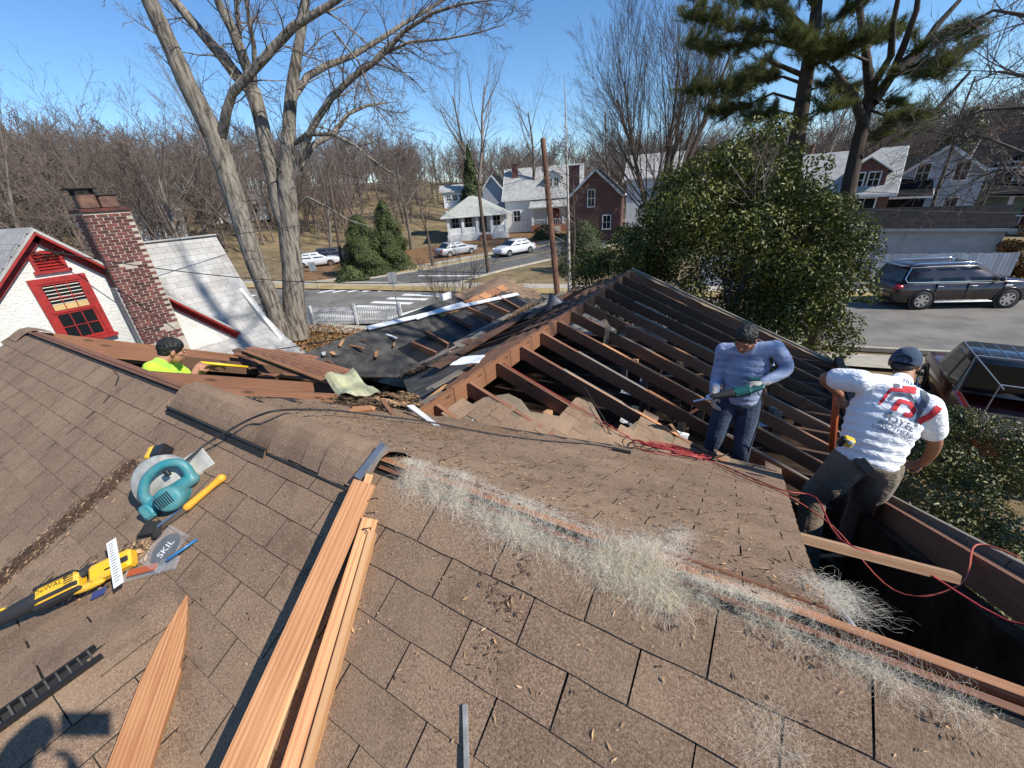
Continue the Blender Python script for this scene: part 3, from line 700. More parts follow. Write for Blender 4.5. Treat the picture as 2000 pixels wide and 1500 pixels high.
for z0, z1, xo in ((zm, wz1, .045), (wz0, zm, .025)):
    mb = MB(); mb.box((NX+xo, (wy0+wy1)/2, z0+.025), (.03, wy1-wy0, .05)); mb.box((NX+xo, (wy0+wy1)/2, z1-.02), (.029, wy1-wy0, .04))
    for y in (wy0+.025, wy1-.025): mb.box((NX+xo, y, (z0+z1)/2), (.031, .05, z1-z0))
    for q in (1, 2): mb.box((NX+xo, wy0+.05+w3*q, (z0+z1)/2), (.027, .018, z1-z0))
    mb.box((NX+xo, (wy0+wy1)/2, (z0+z1)/2), (.026, wy1-wy0, .018)); npart(mb, 'sash', 'red_paint', win)
    for q in range(3):
        for r_ in range(2):
            m = MB(); m.box((NX+xo-.004, wy0+.05+w3*(q+.5), z0+.05+(z1-z0-.09)*(r_+.5)/2), (.004, w3-.02, (z1-z0-.09)/2-.02)); npart(m, 'pane', 'glass_dark', win)
plain('blind', (.62,.57,.47), .7); plain('shade_tan', (.55,.36,.15), .7)
for q in range(6):
    m = MB(); z = wz1-.08-q*.075; m.box((NX+.052, (wy0+wy1)/2, z), (.004, wy1-wy0-.12, .016)); npart(m, 'blind_slat', 'blind', win)
m = MB(); m.box((NX+.051, (wy0+wy1)/2, zm+.12), (.004, wy1-wy0-.12, .12)); npart(m, 'roller_shade', 'shade_tan', win)
# louvred vent at the top of the gable
vent = thing('gable_vent', None, None, (0,0,0)); vent.parent = nb
mb = MB(); mb.box((NX+.03, 2.66, 4.93), (.09, .60, .06)); mb.box((NX+.02, 2.43, 5.17), (.06, .06, .44)); mb.box((NX+.02, 2.89, 5.17), (.06, .06, .44)); mb.box((NX+.005, 2.66, 5.15), (.008, .42, .42)); npart(mb, 'casing', 'red_paint', vent)
for q in range(6):
    m = MB(); m.box((NX+.03, 2.66, 5.0+q*.062), (.05, .40, .012), Matrix.Rotation(.6, 3, 'Y')); npart(m, 'louvre', 'red_paint', vent)
mb = MB()
for q in range(30):
    p = V((NX+.10+rng.uniform(-.04, .05), 2.56+rng.uniform(-.12, .34), 5.28+rng.uniform(-.1, .14))); mb.tube([p, p+V((rng.uniform(-.04,.04), rng.uniform(-.14,.14), rng.uniform(-.07,.07)))], .012*rng.uniform(.3, 1), 4)
mb.build('service_cable_bundle', 'soot', vent)
# chimney
CX, CY0, CY1, CT = -13.0, 3.475, 4.345, 6.06
chim = MB(); chim.box(((CX+CX-.62)/2-.004, (CY0+CY1)/2, CT/2-.01), (.62, CY1-CY0-.012, CT)); chim = chim.build('chimney', 'mortar', nb)
bm1 = MB(); bm1.box((0,0,0), (.05, .196, .057), bev=.004); br = bm1.mesh('brick', 'brick')
bm2 = MB(); bm2.box((0,0,0), (.05, .092, .057), bev=.004); brh = bm2.mesh('brick', 'brick')
def putb(me, loc, rz=0):
    o = bpy.data.objects.new('brick', me); C.objects.link(o); o.parent = chim; o.location = V(loc)-nb.location; o.rotation_euler = (rng.gauss(0,.006), rng.gauss(0,.006), rz+rng.gauss(0,.008))
z = 2.95; k = 0; nbk = 0
while z < CT-.09:
    bw = .2175; off = (k % 2)*bw/2
    y = CY0+(off if off else 0)
    if off: putb(brh, (CX-.018+rng.gauss(0,.0015), CY0+.049, z+.034))
    while y+.19 < CY1+.01:
        if not (4.72 < z < 4.88 and 3.62 < y < 3.95) and not (3.15 < z < 3.3 and y > 3.9): putb(br, (CX-.018+rng.gauss(0,.0015), y+.10, z+.034))
        y += bw
    if not off and CY1-y > .08: putb(brh, (CX-.018, CY1-.05, z+.034))
    z += .0677; k += 1
mb = MB(); z = 2.95; k = 0
while z < CT-.09:
    x = CX-.03-(k % 2)*.11
    while x-.2 > CX-.62: mb.box((x-.1, CY0+.01, z+.034), (.196, .05, .057)); x -= .2175
    z += .0677; k += 1
tag(mb.build('brick', 'brick', chim), kind='stuff')
mb = MB(); mb.box((CX-.31, (CY0+CY1)/2, CT+.02), (.70, CY1-CY0+.06, .075), bev=.006); npart(mb, 'cap_course', 'brick', chim)
for cy, hh in ((3.72, .30), (4.08, .26)):
    mb = MB(); mb.box((CX-.3, cy, CT+.05+hh/2), (.33, .33, hh), bev=.03); npart(mb, 'flue_tile', 'clay', chim)
mb = MB(); mb.box((CX-.3, 3.70, CT+.47), (.52, .50, .035), bev=.01)
for q in range(12):
    for sx in (-1, 1): mb.box((CX-.3+sx*.17, 3.56+q*.027, CT+.40), (.006, .008, .12)); mb.box((CX-.3-.16+q*.028, 3.72+sx*.165, CT+.40), (.008, .006, .12))
npart(mb, 'flue_cap', 'soot', chim)
mb = MB(); mb.box((CX-.31, 4.08, CT+.325), (.37, .37, .03), bev=.01); npart(mb, 'flue_rim', 'soot', chim)
mb = MB(); mb.box((CX-.25, CY0-.012, 2.2), (.4, .05, 4.4)); npart(mb, 'chimney_side', 'grey_stucco', chim)

# ------------------------------------------------------------------ general house builder for the ones further off
pmat('siding_white', (.72,.72,.70), (.60,.60,.585), 3, .8); pmat('siding_grey', (.44,.47,.52), (.34,.37,.41), 3, .8); pmat('siding_green', (.30,.36,.30), (.22,.27,.22), 3, .8)
pmat('siding_red', (.24,.05,.045), (.16,.035,.03), 4, .8); pmat('roof_pale', (.40,.395,.38), (.28,.275,.26), 2, .9, bmp=.3, bscale=14); pmat('roof_green', (.40,.41,.355), (.29,.30,.26), 2, .9, bmp=.3, bscale=14)
pmat('roof_dark', (.020,.020,.022), (.010,.010,.011), 2.2, .95, bmp=.4, bscale=20, spec=.1); pmat('roof_brown', (.26,.14,.085), (.17,.09,.058), 2.2, .9, bmp=.3)
pmat('brick_far', (.185,.082,.060), (.105,.048,.038), 7, .9, bmp=.3, bscale=40); pmat('garage_wall', (.50,.49,.475), (.40,.39,.38), 1.6, .85)
pmat('fence_white', (.50,.52,.56), (.36,.38,.42), 3, .85, stretch=(1,1,.2), vary=.18); pmat('brick_porch', (.33,.13,.08), (.2,.08,.05), 8, .9)
def window(par, c, w, h, axis, mat='siding_white', pane='glass_dark'):
    """axis: outward unit vector in the house frame"""
    ax = V(axis); sd = V((-ax.y, ax.x, 0)); R = Matrix(((sd.x, ax.x, 0), (sd.y, ax.y, 0), (0,0,1)))
    w0 = MB(); c = V(c)
    w0.box(c+ax*.03+V((0,0,h/2+.05)), (w+.2, .08, .1), R); w0.box(c+ax*.04-V((0,0,h/2+.05)), (w+.24, .12, .1), R)
    for s_ in (-1, 1): w0.box(c+ax*.03+sd*(s_*(w/2+.05)), (.1, .078, h), R)
    w0.box(c+ax*.035, (w, .05, .05), R); w0.box(c+ax*.034, (.04, .046, h), R)
    o = w0.build('window', mat, par); m = MB(); m.box(c+ax*.012, (w, .02, h), R); m.build('pane', pane, o); return o
def gable_house(name, label, loc, yaw, w, d, eave, ridge, wall, roof, wins=(), along='x', over=.4, chimney=None, porch=None, dormers=(), z0=0., trim='trim_white', group=None, gablemat=None):
    """local frame: width along x, depth along y, front faces -y; ridge runs along x or y"""
    t = thing(name, label, 'house', (loc[0], loc[1], z0), yaw, group)
    mb = MB(); X, Y = w/2, d/2
    if along == 'x': mb.prism([(-X, -Y, 0), (-X, Y, 0), (-X, Y, eave), (-X, 0, ridge-.05), (-X, -Y, eave)], (w, 0, 0))
    else: mb.prism([(-X, -Y, 0), (X, -Y, 0), (X, -Y, eave), (0, -Y, ridge-.05), (-X, -Y, eave)], (0, d, 0))
    mb.build('wall', wall, t)
    sl = (ridge-eave)/(Y if along == 'x' else X)
    for s_ in (-1, 1):
        mb = MB()
        if along == 'x': e = Y+over; mb.prism([(-X-over, 0, ridge), (X+over, 0, ridge), (X+over, s_*e, ridge-sl*e), (-X-over, s_*e, ridge-sl*e)], (0,0,.12))
        else: e = X+over; mb.prism([(0, -Y-over, ridge), (0, Y+over, ridge), (s_*e, Y+over, ridge-sl*e), (s_*e, -Y-over, ridge-sl*e)], (0,0,.12))
        r_ = mb.build('roof_slope', roof, t)
        for q in (-1, 1):
            if along == 'x': a, b = V((q*(X+over), 0, ridge-.02)), V((q*(X+over), s_*e, ridge-sl*e-.02))
            else: a, b = V((0, q*(Y+over), ridge-.02)), V((s_*e, q*(Y+over), ridge-sl*e-.02))
            m = MB(); m.beam(a, b, .08, .24); m.build('rake_board', trim, r_)
        if along == 'x': a, b = V((-X-over, s_*e, ridge-sl*e+.0)), V((X+over, s_*e, ridge-sl*e+.0))
        else: a, b = V((s_*e, -Y-over, ridge-sl*e)), V((s_*e, Y+over, ridge-sl*e))
        m = MB(); m.beam(a, b, .1, .16); m.build('gutter', trim, r_)
    for c, ww, hh, ax in wins: window(t, c, ww, hh, ax, trim)
    if chimney:
        m = MB(); m.box((chimney[0], chimney[1], chimney[2]/2), (chimney[3], chimney[3]*.8, chimney[2])); m.box((chimney[0], chimney[1], chimney[2]+.06), (chimney[3]+.12, chimney[3]*.8+.12, .12)); m.build('chimney', 'brick_far', t)
    for (cx, cy, cz, dw, dh) in dormers:      # dormer on the front slope
        m = MB(); m.prism([(cx-dw/2, cy, cz), (cx+dw/2, cy, cz), (cx+dw/2, cy, cz+dh), (cx, cy, cz+dh+dw*.35), (cx-dw/2, cy, cz+dh)], (0, dh/sl+.8, 0)); dm = m.build('dormer', wall, t)
        for s_ in (-1, 1):
            m = MB(); m.prism([(cx, cy-.3, cz+dh+dw*.35+.02), (cx, cy+dh/sl+1.4, cz+dh+dw*.35+.02), (cx+s_*(dw/2+.3), cy+dh/sl+1.4, cz+dh-.2), (cx+s_*(dw/2+.3), cy-.3, cz+dh-.2)], (0,0,.1)); m.build('dormer_roof', roof, dm)
        for s_ in (-1, 1): window(t, (cx+s_*dw*.2, cy-.005, cz+dh*.55), dw*.26, dh*.7, (0,-1,0), trim)
    if porch:                                  # (x0, x1, depth, roof z, floor z, columns, hip)
        x0, x1, pd, pz, fz, nc = porch
        m = MB(); m.box(((x0+x1)/2, -Y-pd/2, fz/2), (x1-x0, pd, fz)); pf = m.build('porch_floor', 'brick_porch', t)
        m = MB(); m.prism([(x0-.3, -Y-pd-.4, pz), (x1+.3, -Y-pd-.4, pz), (x1+.3, -Y+.02, pz+.35*pd), (x0-.3, -Y+.02, pz+.35*pd)], (0,0,.15)); m.build('porch_roof', roof, t)
        for q in range(nc):
            x = x0+.15+(x1-x0-.3)*q/(nc-1); m = MB(); m.box((x, -Y-pd+.15, (fz+pz)/2), (.26, .26, pz-fz)); m.build('column', trim, t)
        for a, b in zip(range(nc-1), range(1, nc)):
            if a == nc//2: continue
            xa = x0+.15+(x1-x0-.3)*a/(nc-1); xb = x0+.15+(x1-x0-.3)*b/(nc-1); m = MB()
            m.box(((xa+xb)/2, -Y-pd+.15, fz+.75), (xb-xa-.26, .06, .08))
            for j in range(7): m.box((xa+.2+(xb-xa-.4)*j/6, -Y-pd+.15, fz+.38), (.05, .05, .70))
            m.build('railing', trim, t)
        m = MB(); m.box(((x0+x1)/2, -Y-.03, fz+1.05), (.95, .06, 2.1)); m.build('door', 'siding_red', t)
        for j in range(3): m = MB(); m.box(((x0+x1)/2, -Y-pd-.2-.3*j, fz*(.8-.28*j)/2), (1.4, .3, fz*(.8-.28*j))); m.build('step', 'concrete', t)
    return t
# bungalow with a hip porch roof, on the far side of the main street
HY = rad(-62)
bung = thing('bungalow', 'low white bungalow with grey green hip roof and columned porch', 'house', (-36.5, 51.5, 0), rad(38))
mb = MB(); mb.box((0, 4, 1.9), (8.4, 8, 3.8)); mb.build('wall', 'siding_white', bung)
mb = MB(); mb.add([V((-4.9, -3.2, 3.3)), V((4.9, -3.2, 3.3)), V((4.9, 8.6, 3.3)), V((-4.9, 8.6, 3.3)), V((-.6, 1.4, 5.7)), V((.6, 4.4, 5.7))], [(0,1,5,4), (1,2,5), (2,3,4,5), (3,0,4), (3,2,1,0)]); mb.build('hip_roof', 'roof_green', bung)
mb = MB(); mb.box((0, -3.2, 3.22), (9.9, .12, .22)); mb.box((4.9, 2.7, 3.22), (.12, 11.6, .22)); mb.build('gutter', 'trim_white', bung)
mb = MB(); mb.box((0, -1.5, .45), (8.6, 3.0, .9)); mb.build('porch_floor', 'trim_white', bung)
for q in range(5): mb = MB(); mb.box((-4.0+2*q, -2.7, 2.1), (.36, .36, 2.4)); mb.build('column', 'siding_white', bung)
for q in range(4):
    if q != 2: mb = MB(); mb.box((-3+2*q, -2.7, 1.35), (1.64, .12, .85)); mb.build('railing', 'siding_white', bung)
for q in range(4): mb = MB(); mb.box((1.0, -3.2-.3*q, .36-.09*q), (1.6, .3, .72-.18*q)); mb.build('step', 'brick_porch', bung)
for x in (-3, -1.1, 3): window(bung, (x, -.002, 2.2), 1.0, 1.5, (0,-1,0))
mb = MB(); mb.box((1.0, -.03, 1.9), (1.0, .08, 2.1)); mb.build('door', 'glass_dark', bung)
mb = MB(); mb.box((-2.6, 7.5, 5.3), (3.6, 3.4, 2.2)); up_ = mb.build('upper_storey', 'siding_white', bung)
mb = MB(); mb.prism([(-4.9, 5.5, 6.35), (-.4, 5.5, 6.35), (-.4, 7.5, 7.3), (-4.9, 7.5, 7.3)], (0,0,.12)); mb.prism([(-4.9, 9.6, 6.3), (-.4, 9.6, 6.3), (-.4, 7.5, 7.3), (-4.9, 7.5, 7.3)], (0,0,.12)); mb.build('upper_roof', 'roof_pale', bung)
for x in (-3.6, -2.6, -1.6): window(bung, (x, 5.795, 5.6), .6, .8, (0,-1,0))
gable_house('dormered_house', 'two storey white house with pale roof, front dormer and brick chimney', (-31.5, 64, 0), rad(22), 11.5, 9, 5.0, 9.0, 'siding_white', 'roof_pale',
    wins=[((-5.755, -1.5, 3.6), .8, 1.4, (-1,0,0)), ((-5.755, 1.5, 3.6), .8, 1.4, (-1,0,0)), ((-5.755, -.7, 6.6), .7, 1.2, (-1,0,0)), ((-5.755, .9, 6.6), .7, 1.2, (-1,0,0)), ((-5.755, -2, 1.4), .8, 1.2, (-1,0,0)), ((-4, -4.505, 2.4), 1, 1.5, (0,-1,0)), ((4, -4.505, 2.4), 1, 1.5, (0,-1,0))],
    chimney=(-4.4, -1.2, 9.6, .9), porch=(-1.5, 5.6, 2.6, 3.4, 1.1, 4), dormers=[(1.6, -3.4, 5.9, 2.4, 1.6)])
gable_house('dark_roof_house', 'narrow dark grey house half hidden behind the white dormered house', (-43, 68, 0), rad(22), 6, 8, 5, 8.6, 'siding_grey', 'roof_dark', along='y')
_b = at(1168, 400, d=55)
gable_house('brick_house', 'red brick house with white gable window standing left of the big evergreen', (_b.x, _b.y, 0), rad(14), 5.8, 8.0, 4.9, 7.5, 'brick_far', 'roof_dark',
    wins=[((-.4, -4.005, 4.6), .7, 1.7, (0,-1,0)), ((1.4, -4.005, 2.0), .8, 1.4, (0,-1,0))], along='y', chimney=(-2.6, -2.2, 8.0, 1.1), over=.25)
gable_house('pale_roof_house', 'pale roofed house just behind the red brick house', (-15.5, 68, 0), rad(12), 7, 8, 6.6, 9.4, 'siding_white', 'roof_pale')
gable_house('slate_roof_house', 'red brick house with pale slate roof and white bay behind the pines', (4.2, 52, 0), rad(-8), 9.5, 8.5, 3.9, 7.1, 'brick_far', 'roof_pale',
    wins=[((3.2, -4.255, 2.6), 1.4, 1.6, (0,-1,0)), ((-2.6, -4.255, 2.4), 1, 1.5, (0,-1,0))], along='x', chimney=(-2.2, 1, 7.9, 1.0), dormers=[(2.9, -3.8, 4.0, 2.6, 1.5)])
gable_house('dark_gable_house', 'dark brown gabled house right of the pine trunks', (8.8, 56, 0), rad(-4), 6, 9, 3.4, 6.3, 'roof_dark', 'roof_dark', along='x')
gable_house('grey_house', 'tall pale grey clapboard house with steep white trimmed gable', (13.2, 57, 0), rad(-12), 5.4, 9, 4.9, 7.0, 'siding_grey', 'roof_dark', wins=[((-1.2, -4.505, 5.0), .8, 1.4, (0,-1,0)), ((1.2, -4.505, 5.0), .8, 1.4, (0,-1,0)), ((-1.2, -4.505, 2.2), .8, 1.4, (0,-1,0)), ((1.2, -4.505, 2.2), .8, 1.4, (0,-1,0))], along='y')
gable_house('green_house', 'sage green house with brown porch roof at the right edge', (20.5, 58, 0), rad(-20), 9, 8, 5.2, 7.6, 'siding_green', 'roof_dark', wins=[((-2.4, -4.005, 4.6), 1.1, 1.5, (0,-1,0)), ((1.6, -4.005, 4.6), 1.1, 1.5, (0,-1,0))], porch=(-4, 4, 2.4, 2.9, .6, 4), dormers=[(-.5, -3.4, 5.4, 2.0, 1.2)])
gable_house('hillside_house', 'small white house on the wooded hillside far left', (-80, 42, 0), rad(52), 9, 6, 3.0, 5.0, 'siding_white', 'roof_pale', wins=[((-3, -3.005, 1.8), 1.2, 1.3, (0,-1,0)), ((2.5, -3.005, 1.8), 1.2, 1.3, (0,-1,0))], z0=hill(-80, 42)-.3)
gable_house('hillside_house', 'low white house beside the big bare trunks, far left', (-74, 26, 0), rad(64), 8, 6, 3.0, 4.8, 'siding_white', 'roof_pale', wins=[((-3, -3.005, 1.8), 1.2, 1.3, (0,-1,0)), ((2.5, -3.005, 1.8), 1.2, 1.3, (0,-1,0))], z0=hill(-74, 26)-.3)
# garage behind the board fence
g = thing('garage', 'long grey garage with low black shingled roof behind the fence', 'garage', (7.2, 35, 0), rad(-7))
mb = MB(); mb.prism([(-4.2, -2.0, 0), (-4.2, 2.6, 0), (-4.2, 2.6, 2.45), (-4.2, .4, 3.25), (-4.2, -2.0, 2.45)], (8.2, 0, 0)); mb.build('wall', 'garage_wall', g)
for y0, z0_, y1, z1 in ((-2.35, 2.42, .4, 3.34), (2.95, 2.42, .4, 3.34)):
    mb = MB(); mb.prism([(-4.5, y0, z0_), (4.3, y0, z0_), (4.3, y1, z1), (-4.5, y1, z1)], (0,0,.09)); mb.build('roof_slope', 'roof_dark', g)
mb = MB(); mb.box((-.1, -2.37, 2.40), (8.8, .05, .14)); mb.build('fascia', 'garage_wall', g)
# board fence behind the parked car
fe = thing('board_fence', 'weathered white board fence behind the parked dark car', 'fence', (6, 27.6, 0))
fa, fb = V((-7, 25.75, 0)), V((5, 27.5, 0)); fc, fd = V((12.6, 28.75, 0)), V((30, 36, 0))
def boards(a, b, w=.145):
    L = (b-a).length; d = (b-a)/L; n = int(L/w); R = Matrix.Rotation(math.atan2(d.y, d.x), 3, 'Z')
    for i in range(n):
        c = a+d*(w*(i+.5)); mb = MB(); mb.box((c.x, c.y, .92+rng.gauss(0,.012)), (w-.012, .022, 1.76+rng.gauss(0,.012)), R); mb.build('board', 'fence_white', fe)
    m = MB(); nn = V((-d.y, d.x, 0))*.05
    for z in (.4, 1.45): m.beam(V((a.x, a.y, z))+nn, V((b.x, b.y, z))+nn, .04, .09)
    m.build('rail', 'fence_white', fe)
boards(V((-3, 26.33, 0)), fb); boards(fb, V((10.35, 28.4, 0))); boards(V((11.2, 28.2, 0)), V((17, 30.2, 0)))
# white picket fence by the crossing
pf = thing('picket_fence', 'white picket fence on the street corner by the big tree', 'fence', (-19, 13.4, 0))
a, b = V((-22.6, 11.6, 0)), V((-15.6, 14.5, 0)); L = (b-a).length; d = (b-a)/L; R = Matrix.Rotation(math.atan2(d.y, d.x), 3, 'Z')
for i in range(int(L/.13)):
    c = a+d*(.13*i); m = MB(); m.box((c.x, c.y, .5), (.075, .02, .92), R); m.build('picket', 'siding_white', pf)
for i in range(4): c = a+d*(L*i/3); m = MB(); m.box((c.x, c.y, .55), (.11, .11, 1.1), R); m.build('post', 'siding_white', pf)
m = MB(); [m.beam(V((a.x, a.y, z)), V((b.x, b.y, z)), .04, .08) for z in (.25, .78)]; m.build('rail', 'siding_white', pf)
# utility poles and wires
def pole(base, top, r, label, mat, arms=()):
    t = thing('utility_pole', label, 'utility pole', base); m = MB(); m.tube([base, V(base).lerp(V(top), .5), top], [r, r*.88, r*.72], 10); m.build('pole', mat, t)
    for z, w, ang in arms:
        k = z/top[2]; c = V(base).lerp(V(top), k); dx = V((math.cos(ang), math.sin(ang), 0)); m = MB(); m.beam(c-dx*w/2, c+dx*w/2, .1, .12); m.build('crossarm', mat, t)
        for q in (-1, 1): m = MB(); m.lathe([(.03, 0), (.05, .05), (.03, .1), (.045, .14), (0.01, .2)], 8, Matrix.Translation(c+dx*(w/2*.85*q)+V((0,0,.06)))); m.build('insulator', 'clay', t)
    return t
p2b, p2t = (-9.6, 20.9, 0), tuple(at(1060, 270, d=23.2))
pole(p2b, p2t, .17, 'tall reddish utility pole beside the slender birch', 'pole_wood')
p1t = tuple(at(933, 352, d=34.)); p1b = (p1t[0]+.3, p1t[1]-.1, 0)
pole(p1b, p1t, .16, 'shorter dark utility pole in front of the bungalow', 'pole_dark')
p0b, p0t = (-33.1, 24.7, 0), tuple(at(640, 330, d=41.5))
pole(p0b, p0t, .15, 'leaning thin utility pole beside the cedars on the far corner', 'pole_dark')
def wire(a, b, sag, r, label, mat='dark_rubber', name='overhead_wire'):
    a = V(a); b = V(b); pts = [a.lerp(b, t/16)-V((0,0,sag*4*(t/16)*(1-t/16))) for t in range(17)]
    m = MB(); m.tube(pts, r, 5); return single(m, name, mat, label, 'wire', 'overhead wires')
wire((-13.28, 2.72, 5.35), at(700, 605, x=-6.3) if False else V((-6.2, 8.5, 3.9)), .35, .011, 'service wire sagging from the red gable across the brick chimney')
wire(p1t, (-13.2, 2.9, 5.3), .6, .012, 'wire from the short dark pole down to the red gable')
wire(p1t, p0t, .7, .014, 'wire strung between the leaning pole and the short dark pole')
wire(V(p1t)-V((0,0,.8)), V(p0t)-V((0,0,1.2)), .8, .013, 'lower wire between the leaning pole and the short dark pole')
wire(p2t, V(p1t)-V((0,0,.3)), .5, .013, 'wire between the reddish pole and the short dark pole')
wire(at(2080, 385, d=26), V(p2t)-V((0,0,.6)), .5, .013, 'wire running past the pines to the reddish pole')
wire(at(2080, 415, d=25), V(p2t)-V((0,0,1.4)), .55, .013, 'lower wire running past the pines to the reddish pole')
wire(at(400, 700, d=10.5), V((-6.0, 9.3, 3.2)), .2, .012, 'black cable running low over the pale swept roof edge')
# street signs seen from behind
def sign(base, top, w, h, label, rz):
    t = thing('street_sign', label, 'sign', base); m = MB(); m.tube([base, V((base[0], base[1], top))], .03, 6); m.build('post', 'galv', t)
    m = MB(); m.box((base[0], base[1], top-h/2), (w, .02, h), Matrix.Rotation(rz, 3, 'Z')); m.build('sign_panel', 'galv', t)
sign((-16.4, 15.1, 0), 2.5, .45, .62, 'grey backed sign on a post beside the crossing', rad(65))
sign((-27.2, 17.9, 0), 2.3, .45, .6, 'grey backed sign on the far corner of the crossing', rad(65))
# ------------------------------------------------------------------ vegetation
class TB(MB):
    """mesh builder with a fast tapered limb"""
    def limb(s, pts, rs, n, mi=0):
        k = len(pts); P = np.array([tuple(p) for p in pts]); D = np.gradient(P, axis=0); D /= np.maximum(np.linalg.norm(D, axis=1, keepdims=True), 1e-9)
        ref = np.array((0., 0., 1.)) if abs(D[:,2]).mean() < .8 else np.array((1., 0., 0.))
        S = np.cross(D, ref); S /= np.maximum(np.linalg.norm(S, axis=1, keepdims=True), 1e-9); U = np.cross(S, D)
        a = np.arange(n)*2*math.pi/n; R = np.array(rs)[:,None,None]
        Vv = P[:,None,:]+R*(np.cos(a)[None,:,None]*S[:,None,:]+np.sin(a)[None,:,None]*U[:,None,:])
        o = len(s.v); s.v.extend(map(tuple, Vv.reshape(-1, 3).tolist()))
        for i in range(k-1):
            for j in range(n):
                b = o+i*n; s.f.append((b+j, b+(j+1) % n, b+n+(j+1) % n, b+n+j))
        s.mi.extend([mi]*((k-1)*n))
def grow(tb, r, p, d, L, rad_, lvl, cfg):
    """one limb and, recursively, what grows from it"""
    last = lvl >= cfg['lv']; n = 3 if last else 5; pts = [V(p)]; d = V(d).normalized(); dirs = [d]
    for i in range(n):
        d = (d+rdir(r)*cfg['wob']+V((0,0,cfg['up']))).normalized(); pts.append(pts[-1]+d*(L/n)); dirs.append(d)
    tip = cfg.get('tip', .35); rs = [rad_*(1+(tip-1)*i/n) for i in range(n+1)]
    sides = 7 if rad_ > .12 else 5 if rad_ > .05 else 4 if rad_ > .025 else 3
    tb.limb(pts, rs, sides, 0 if rad_ > .03 else 1)
    if last: return
    k = cfg['n'][min(lvl, len(cfg['n'])-1)]; t0 = cfg['t0'] if lvl == 0 else .2
    for i in range(k):
        t = t0+(1-t0)*(i+r.random()*.8)/k; t = min(t, .98); j = t*n; a = int(j); q = pts[a].lerp(pts[a+1], j-a); dd = dirs[a+1]
        ang = r.uniform(*cfg['ang']); sd = rdir(r); sd = (sd-dd*sd.dot(dd)).normalized()
        nd = (dd*math.cos(ang)+sd*math.sin(ang)).normalized()
        grow(tb, r, q, nd, L*cfg['len']*r.uniform(.6, 1.1)*(1.15-.45*t), max(rad_*(1+(tip-1)*t)*cfg['rr']*r.uniform(.7, 1), cfg['rmin']), lvl+1, cfg)
def tree_thing(name, label, tb, base, bark, twigm, group=None, cat='tree'):
    t = thing(name, label, cat, base, group=group)
    tr = MB(); cr = MB(); V_ = tb.v
    for which, out in ((0, tr), (1, cr)):
        idx = {}; 
        for f, m in zip(tb.f, tb.mi):
            if m != which: continue
            nf = []
            for i in f:
                if i not in idx: idx[i] = len(out.v); out.v.append(V_[i])
                nf.append(idx[i])
            out.f.append(tuple(nf)); out.mi.append(0)
    if tr.f: tr.build('trunk', bark, t, True)
    if cr.f: cr.build('crown', twigm, t)
    return t
def bare_tree(name, label, base, h, r0, seed, cfg=None, bark='bark_grey', twigm='twig', lean=(0,0), group=None, stems=1, fork=.3):
    r = random.Random(seed); tb = TB(); c = dict(lv=4, n=[9, 6, 5, 4], ang=(.35, .85), len=.56, rr=.55, rmin=.006, wob=.13, up=.05, t0=.35, tip=.3)
    c.update(cfg or {})
    for q in range(stems):
        a = q*2.4+r.random(); sp = .0 if stems == 1 else fork
        grow(tb, r, V(base)+V((math.cos(a)*r0*.5*(stems > 1), math.sin(a)*r0*.5*(stems > 1), -.1)), V((lean[0]+sp*math.cos(a), lean[1]+sp*math.sin(a), 1)), h*r.uniform(.85, 1.), r0*(1 if q == 0 else .8), 0, c)
    return tree_thing(name, label, tb, base, bark, twigm, group)

